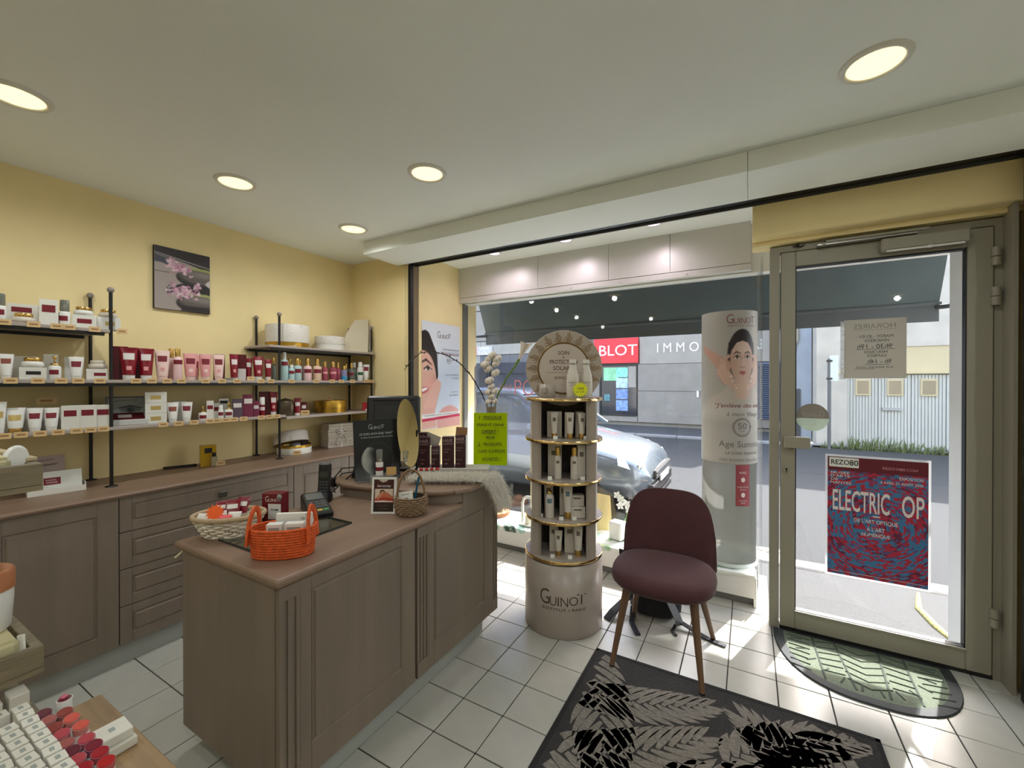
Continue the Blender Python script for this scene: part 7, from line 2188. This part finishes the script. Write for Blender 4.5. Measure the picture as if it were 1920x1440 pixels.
for z in (.948, 1.232):
    cr = MB().box(-1.214, -.956, -.26, .205, z, z + .008).build('crate_floor', M_oakd, mst, OM)
    MB().box(-.968, -.956, -.26, .205, z + .0082, z + .042, .001).build('crate_front', M_oakd, cr)
    MB().box(-1.214, -1.203, -.26, .205, z + .0082, z + .042, .001).build('crate_back', M_oakd, cr)
    for y in (-.26, .193):
        MB().box(-1.202, -.969, y, y + .012, z + .0082, z + .042, .001).build('crate_end', M_oakd, cr)
# things in the upper crate
def block(name, label, cat, x0, x1, y0, y1, z0, z1, m, bev=.006):
    t = thing(name, label, cat, ((x0 + x1) / 2, (y0 + y1) / 2, z0))
    dx, dy = (x1 - x0) / 2, (y1 - y0) / 2
    o = MB().box(-dx, dx, -dy, dy, 0, z1 - z0, bev).build('block_body', m, t)
    MB().box(-dx + .004, dx - .004, -dy + .004, dy - .004, z1 - z0 - .001, z1 - z0 + .0012).build('top_face', mat('cream_top', (206, 196, 152), .6), t)
    return t
M_cream = mat('cream_block', (196, 188, 148), .7)
block('cream_block', 'cream display block in the upper wooden crate at the left edge', 'block', -1.06, -.975, .05, .177, 1.2405, 1.285, M_cream)
ov = thing('white_tester_disc', 'white oval tester tablet tilted in the upper crate beside the cream block', 'tester', (-.995, .184, 1.2405), R(70))
MB().lathe([(.013, -.005), (.0155, -.002), (.0155, .002), (.013, .005)], 28, ry=1.6).build('tablet', M_whitep, ov, (0, 0, .036), (R(80), R(12), R(35)))
MB().box(-.008, .008, .004, .012, 0, .03, .002).build('rest', M_whitep, ov)
bar = thing('pale_wood_bar', 'pale wood strip lying across the end of the upper crate', 'strip', (-1.06, .198, 1.2745))
MB().box(-.12, .07, -.006, .006, 0.0002, .006, .001).build('strip', mat('pale_wood', (196, 178, 140), .6), bar, None, (0, 0, R(2)))
# things in the middle crate
block('cream_block', 'cream display block under the copper lidded pot in the middle crate', 'block', -1.07, -.975, .05, .184, .9565, 1.004, M_cream)
pt_ = thing('copper_lid_pot', 'white pot with copper coloured lid on the cream block of the middle crate', 'pot', (-1.045, .155, 1.0056))
MB().lathe([(.028, 0), (.033, .005), (.036, .05), (.036, .066)], 24).build('pot_body', M_whitep, pt_)
MB().lathe([(.0375, .066), (.0375, .094), (.034, .098)], 24).build('lid', mat('copper_lid', (186, 122, 82), .4, metal=.3), pt_)
wc = thing('white_tester_card', 'small white tester card standing at the end of the middle crate', 'card', (-.972, .186, .9565), R(30))
MB().box(-.006, .006, -.0015, .0015, 0, .052, .001).build('card', M_white, wc, None, (R(-8), R(-12), 0))
# white cartons standing under the middle crate
for k, (y, h, lab) in enumerate(((.176, .060, 'white carton at the far end under the middle crate'), (.150, .058, 'white printed carton with grey square under the middle crate'), (.120, .06, 'third white carton under the middle crate'), (.092, .058, 'fourth white carton under the middle crate, cut by the picture edge'))):
    t_, o = carton('slim_white_carton', lab, 'box', (-.95, y, .8785), R(90), .020, .03, h, M_box, 0, 'white cartons under the middle crate')
    if k == 1: MB().box(-.006, .006, -.0158, -.0148, .02, .034).build('grey_square', M_pgr, o)
    else: MB().box(-.002, .002, -.0158, -.0148, .012, .042).build('printed_line', M_pgr, o)
# lipstick boxes, upright in rows
bx = MB().box(-.0088, .0088, -.0075, .0075, 0, .064, .0006).mesh('carton', M_box)
mk1 = MB().box(-.0035, .0035, -.002, .002, .0638, .0646).mesh('printed_mark', M_pgr)
ordn = ['first', 'second', 'third', 'fourth', 'fifth', 'sixth', 'seventh', 'eighth', 'ninth', 'tenth', 'eleventh', 'twelfth']
for r_, (y, x0, n, miss) in enumerate(((.160, -.846, 10, ()), (.1425, -.852, 10, (1,)), (.125, -.84, 9, (0,)))):
    q = 0
    for i in range(n):
        if i in miss: continue
        x = x0 + i * .0212
        dz = random.choice((0, 0, .006, .002))
        t = thing('lipstick_box', '%s white lipstick box of the %s row on the tester board' % (ordn[q], ('row beside the lipsticks', 'middle', 'nearest')[r_].replace('row beside the lipsticks', 'outermost')), 'box', (x, y, ZT1 + .0006), R(random.uniform(-5, 5)), 'white lipstick boxes on the make-up stand')
        link('carton', bx, t); link('printed_mark', mk1, t); q += 1
# lipstick testers: white sleeve, tinted clear cap and coloured bullet
sl = MB().lathe([(.0068, 0), (.0072, .001), (.0078, .044)], 16).mesh('sleeve', M_whitep)
slb = MB().lathe([(.0078, 0), (.0082, .001), (.0082, .060)], 16).mesh('sleeve', M_whitep)
bul = {}
def bullet(col, k):
    if k not in bul:
        m = mat('lip_' + k, col, .22, coat=.4)
        b = MB()
        n = 16
        r0 = [(.0076 * math.cos(2*PI*j/n), .0076 * math.sin(2*PI*j/n), .0445) for j in range(n)]
        r1 = [(.0084 * math.cos(2*PI*j/n), .0084 * math.sin(2*PI*j/n), .0535 - .0018 * math.cos(2*PI*j/n)) for j in range(n)]
        r2 = [(.0073 * math.cos(2*PI*j/n), .0073 * math.sin(2*PI*j/n), .0538 - .0016 * math.cos(2*PI*j/n)) for j in range(n)]
        bul[k] = (b.loft([r0, r1], True, True, True).mesh('tinted_cap', mat('cap_' + k, tuple(min(255, c * .62 + 70) for c in col), .15, coat=.3)),
                  MB().loft([r2, [(x, y, z + .0006) for x, y, z in r2]], True, True, False).mesh('colour_disc', m))
    return bul[k]
cols = {'berry': (120, 18, 44), 'brick': (136, 50, 42), 'coral': (204, 84, 72), 'rose': (176, 62, 74), 'red': (158, 16, 34), 'plum': (96, 22, 44), 'scarlet': (176, 24, 28), 'dusty': (160, 84, 80)}
spots = [(-.825, .176, 'plum'), (-.803, .191, 'brick'), (-.803, .1755, 'dusty'), (-.781, .192, 'coral'), (-.779, .176, 'brick'), (-.754, .194, 'coral'), (-.757, .177, 'rose'),
         (-.720, .190, 'rose'), (-.699, .191, 'berry'), (-.679, .191, 'red'), (-.656, .190, 'scarlet'), (-.732, .175, 'dusty'), (-.711, .175, 'plum'), (-.690, .174, 'rose'), (-.668, .174, 'red'), (-.646, .175, 'berry')]
for k, (x, y, c) in enumerate(spots):
    far = y > .183
    t = thing('lipstick_tester', '%s lip colour tester, %s in the %s row of the board' % (c, ordn[len([s for s in spots[:k] if (s[1] > .183) == far])], 'outer' if far else 'inner'), 'lipstick', (x, y, ZT1 + .0006), R(random.uniform(-8, 8)), 'lip colour testers on the make-up stand')
    a, b = bullet(cols[c], c)
    link('sleeve', sl, t); link('tinted_cap', a, t); link('colour_disc', b, t)
wt_ = thing('lipstick_tester', 'tall white tester with a pink bullet standing at the far end of the lipstick rows', 'lipstick', (-.825, .196, ZT1 + .0006), 0, 'lip colour testers on the make-up stand')
link('sleeve', slb, wt_)
MB().lathe([(.0001, .0605), (.0072, .0605)], 16, cap=False).build('dark_well', mat('lip_plum', (96, 22, 44)), wt_)
MB().sphere((-.0025, .0, .062), .0045, 10, 6, .6).build('pink_bullet', mat('pink_lip', (196, 100, 120), .3), wt_)
# flat cartons lying at the far edge of the board
for k, (x, y, z) in enumerate(((-.768, .228, 0), (-.744, .228, 0), (-.757, .226, .0122))):
    t_, o = carton('flat_white_carton', ('lower left', 'lower right', 'upper')[k] + ' flat white carton lying on the edge of the tester board', 'box', (x, y, ZT1 + .0006 + z), R(4 - 3 * k), .0215 if k < 2 else .036, .034, .0118, M_box, 0, 'flat cartons on the make-up stand')
    MB().box(-.004, .004, -.004, .002, .0114, .0122).build('printed_mark', M_pgr, o)
flush_text()
bpy.context.view_layer.update()
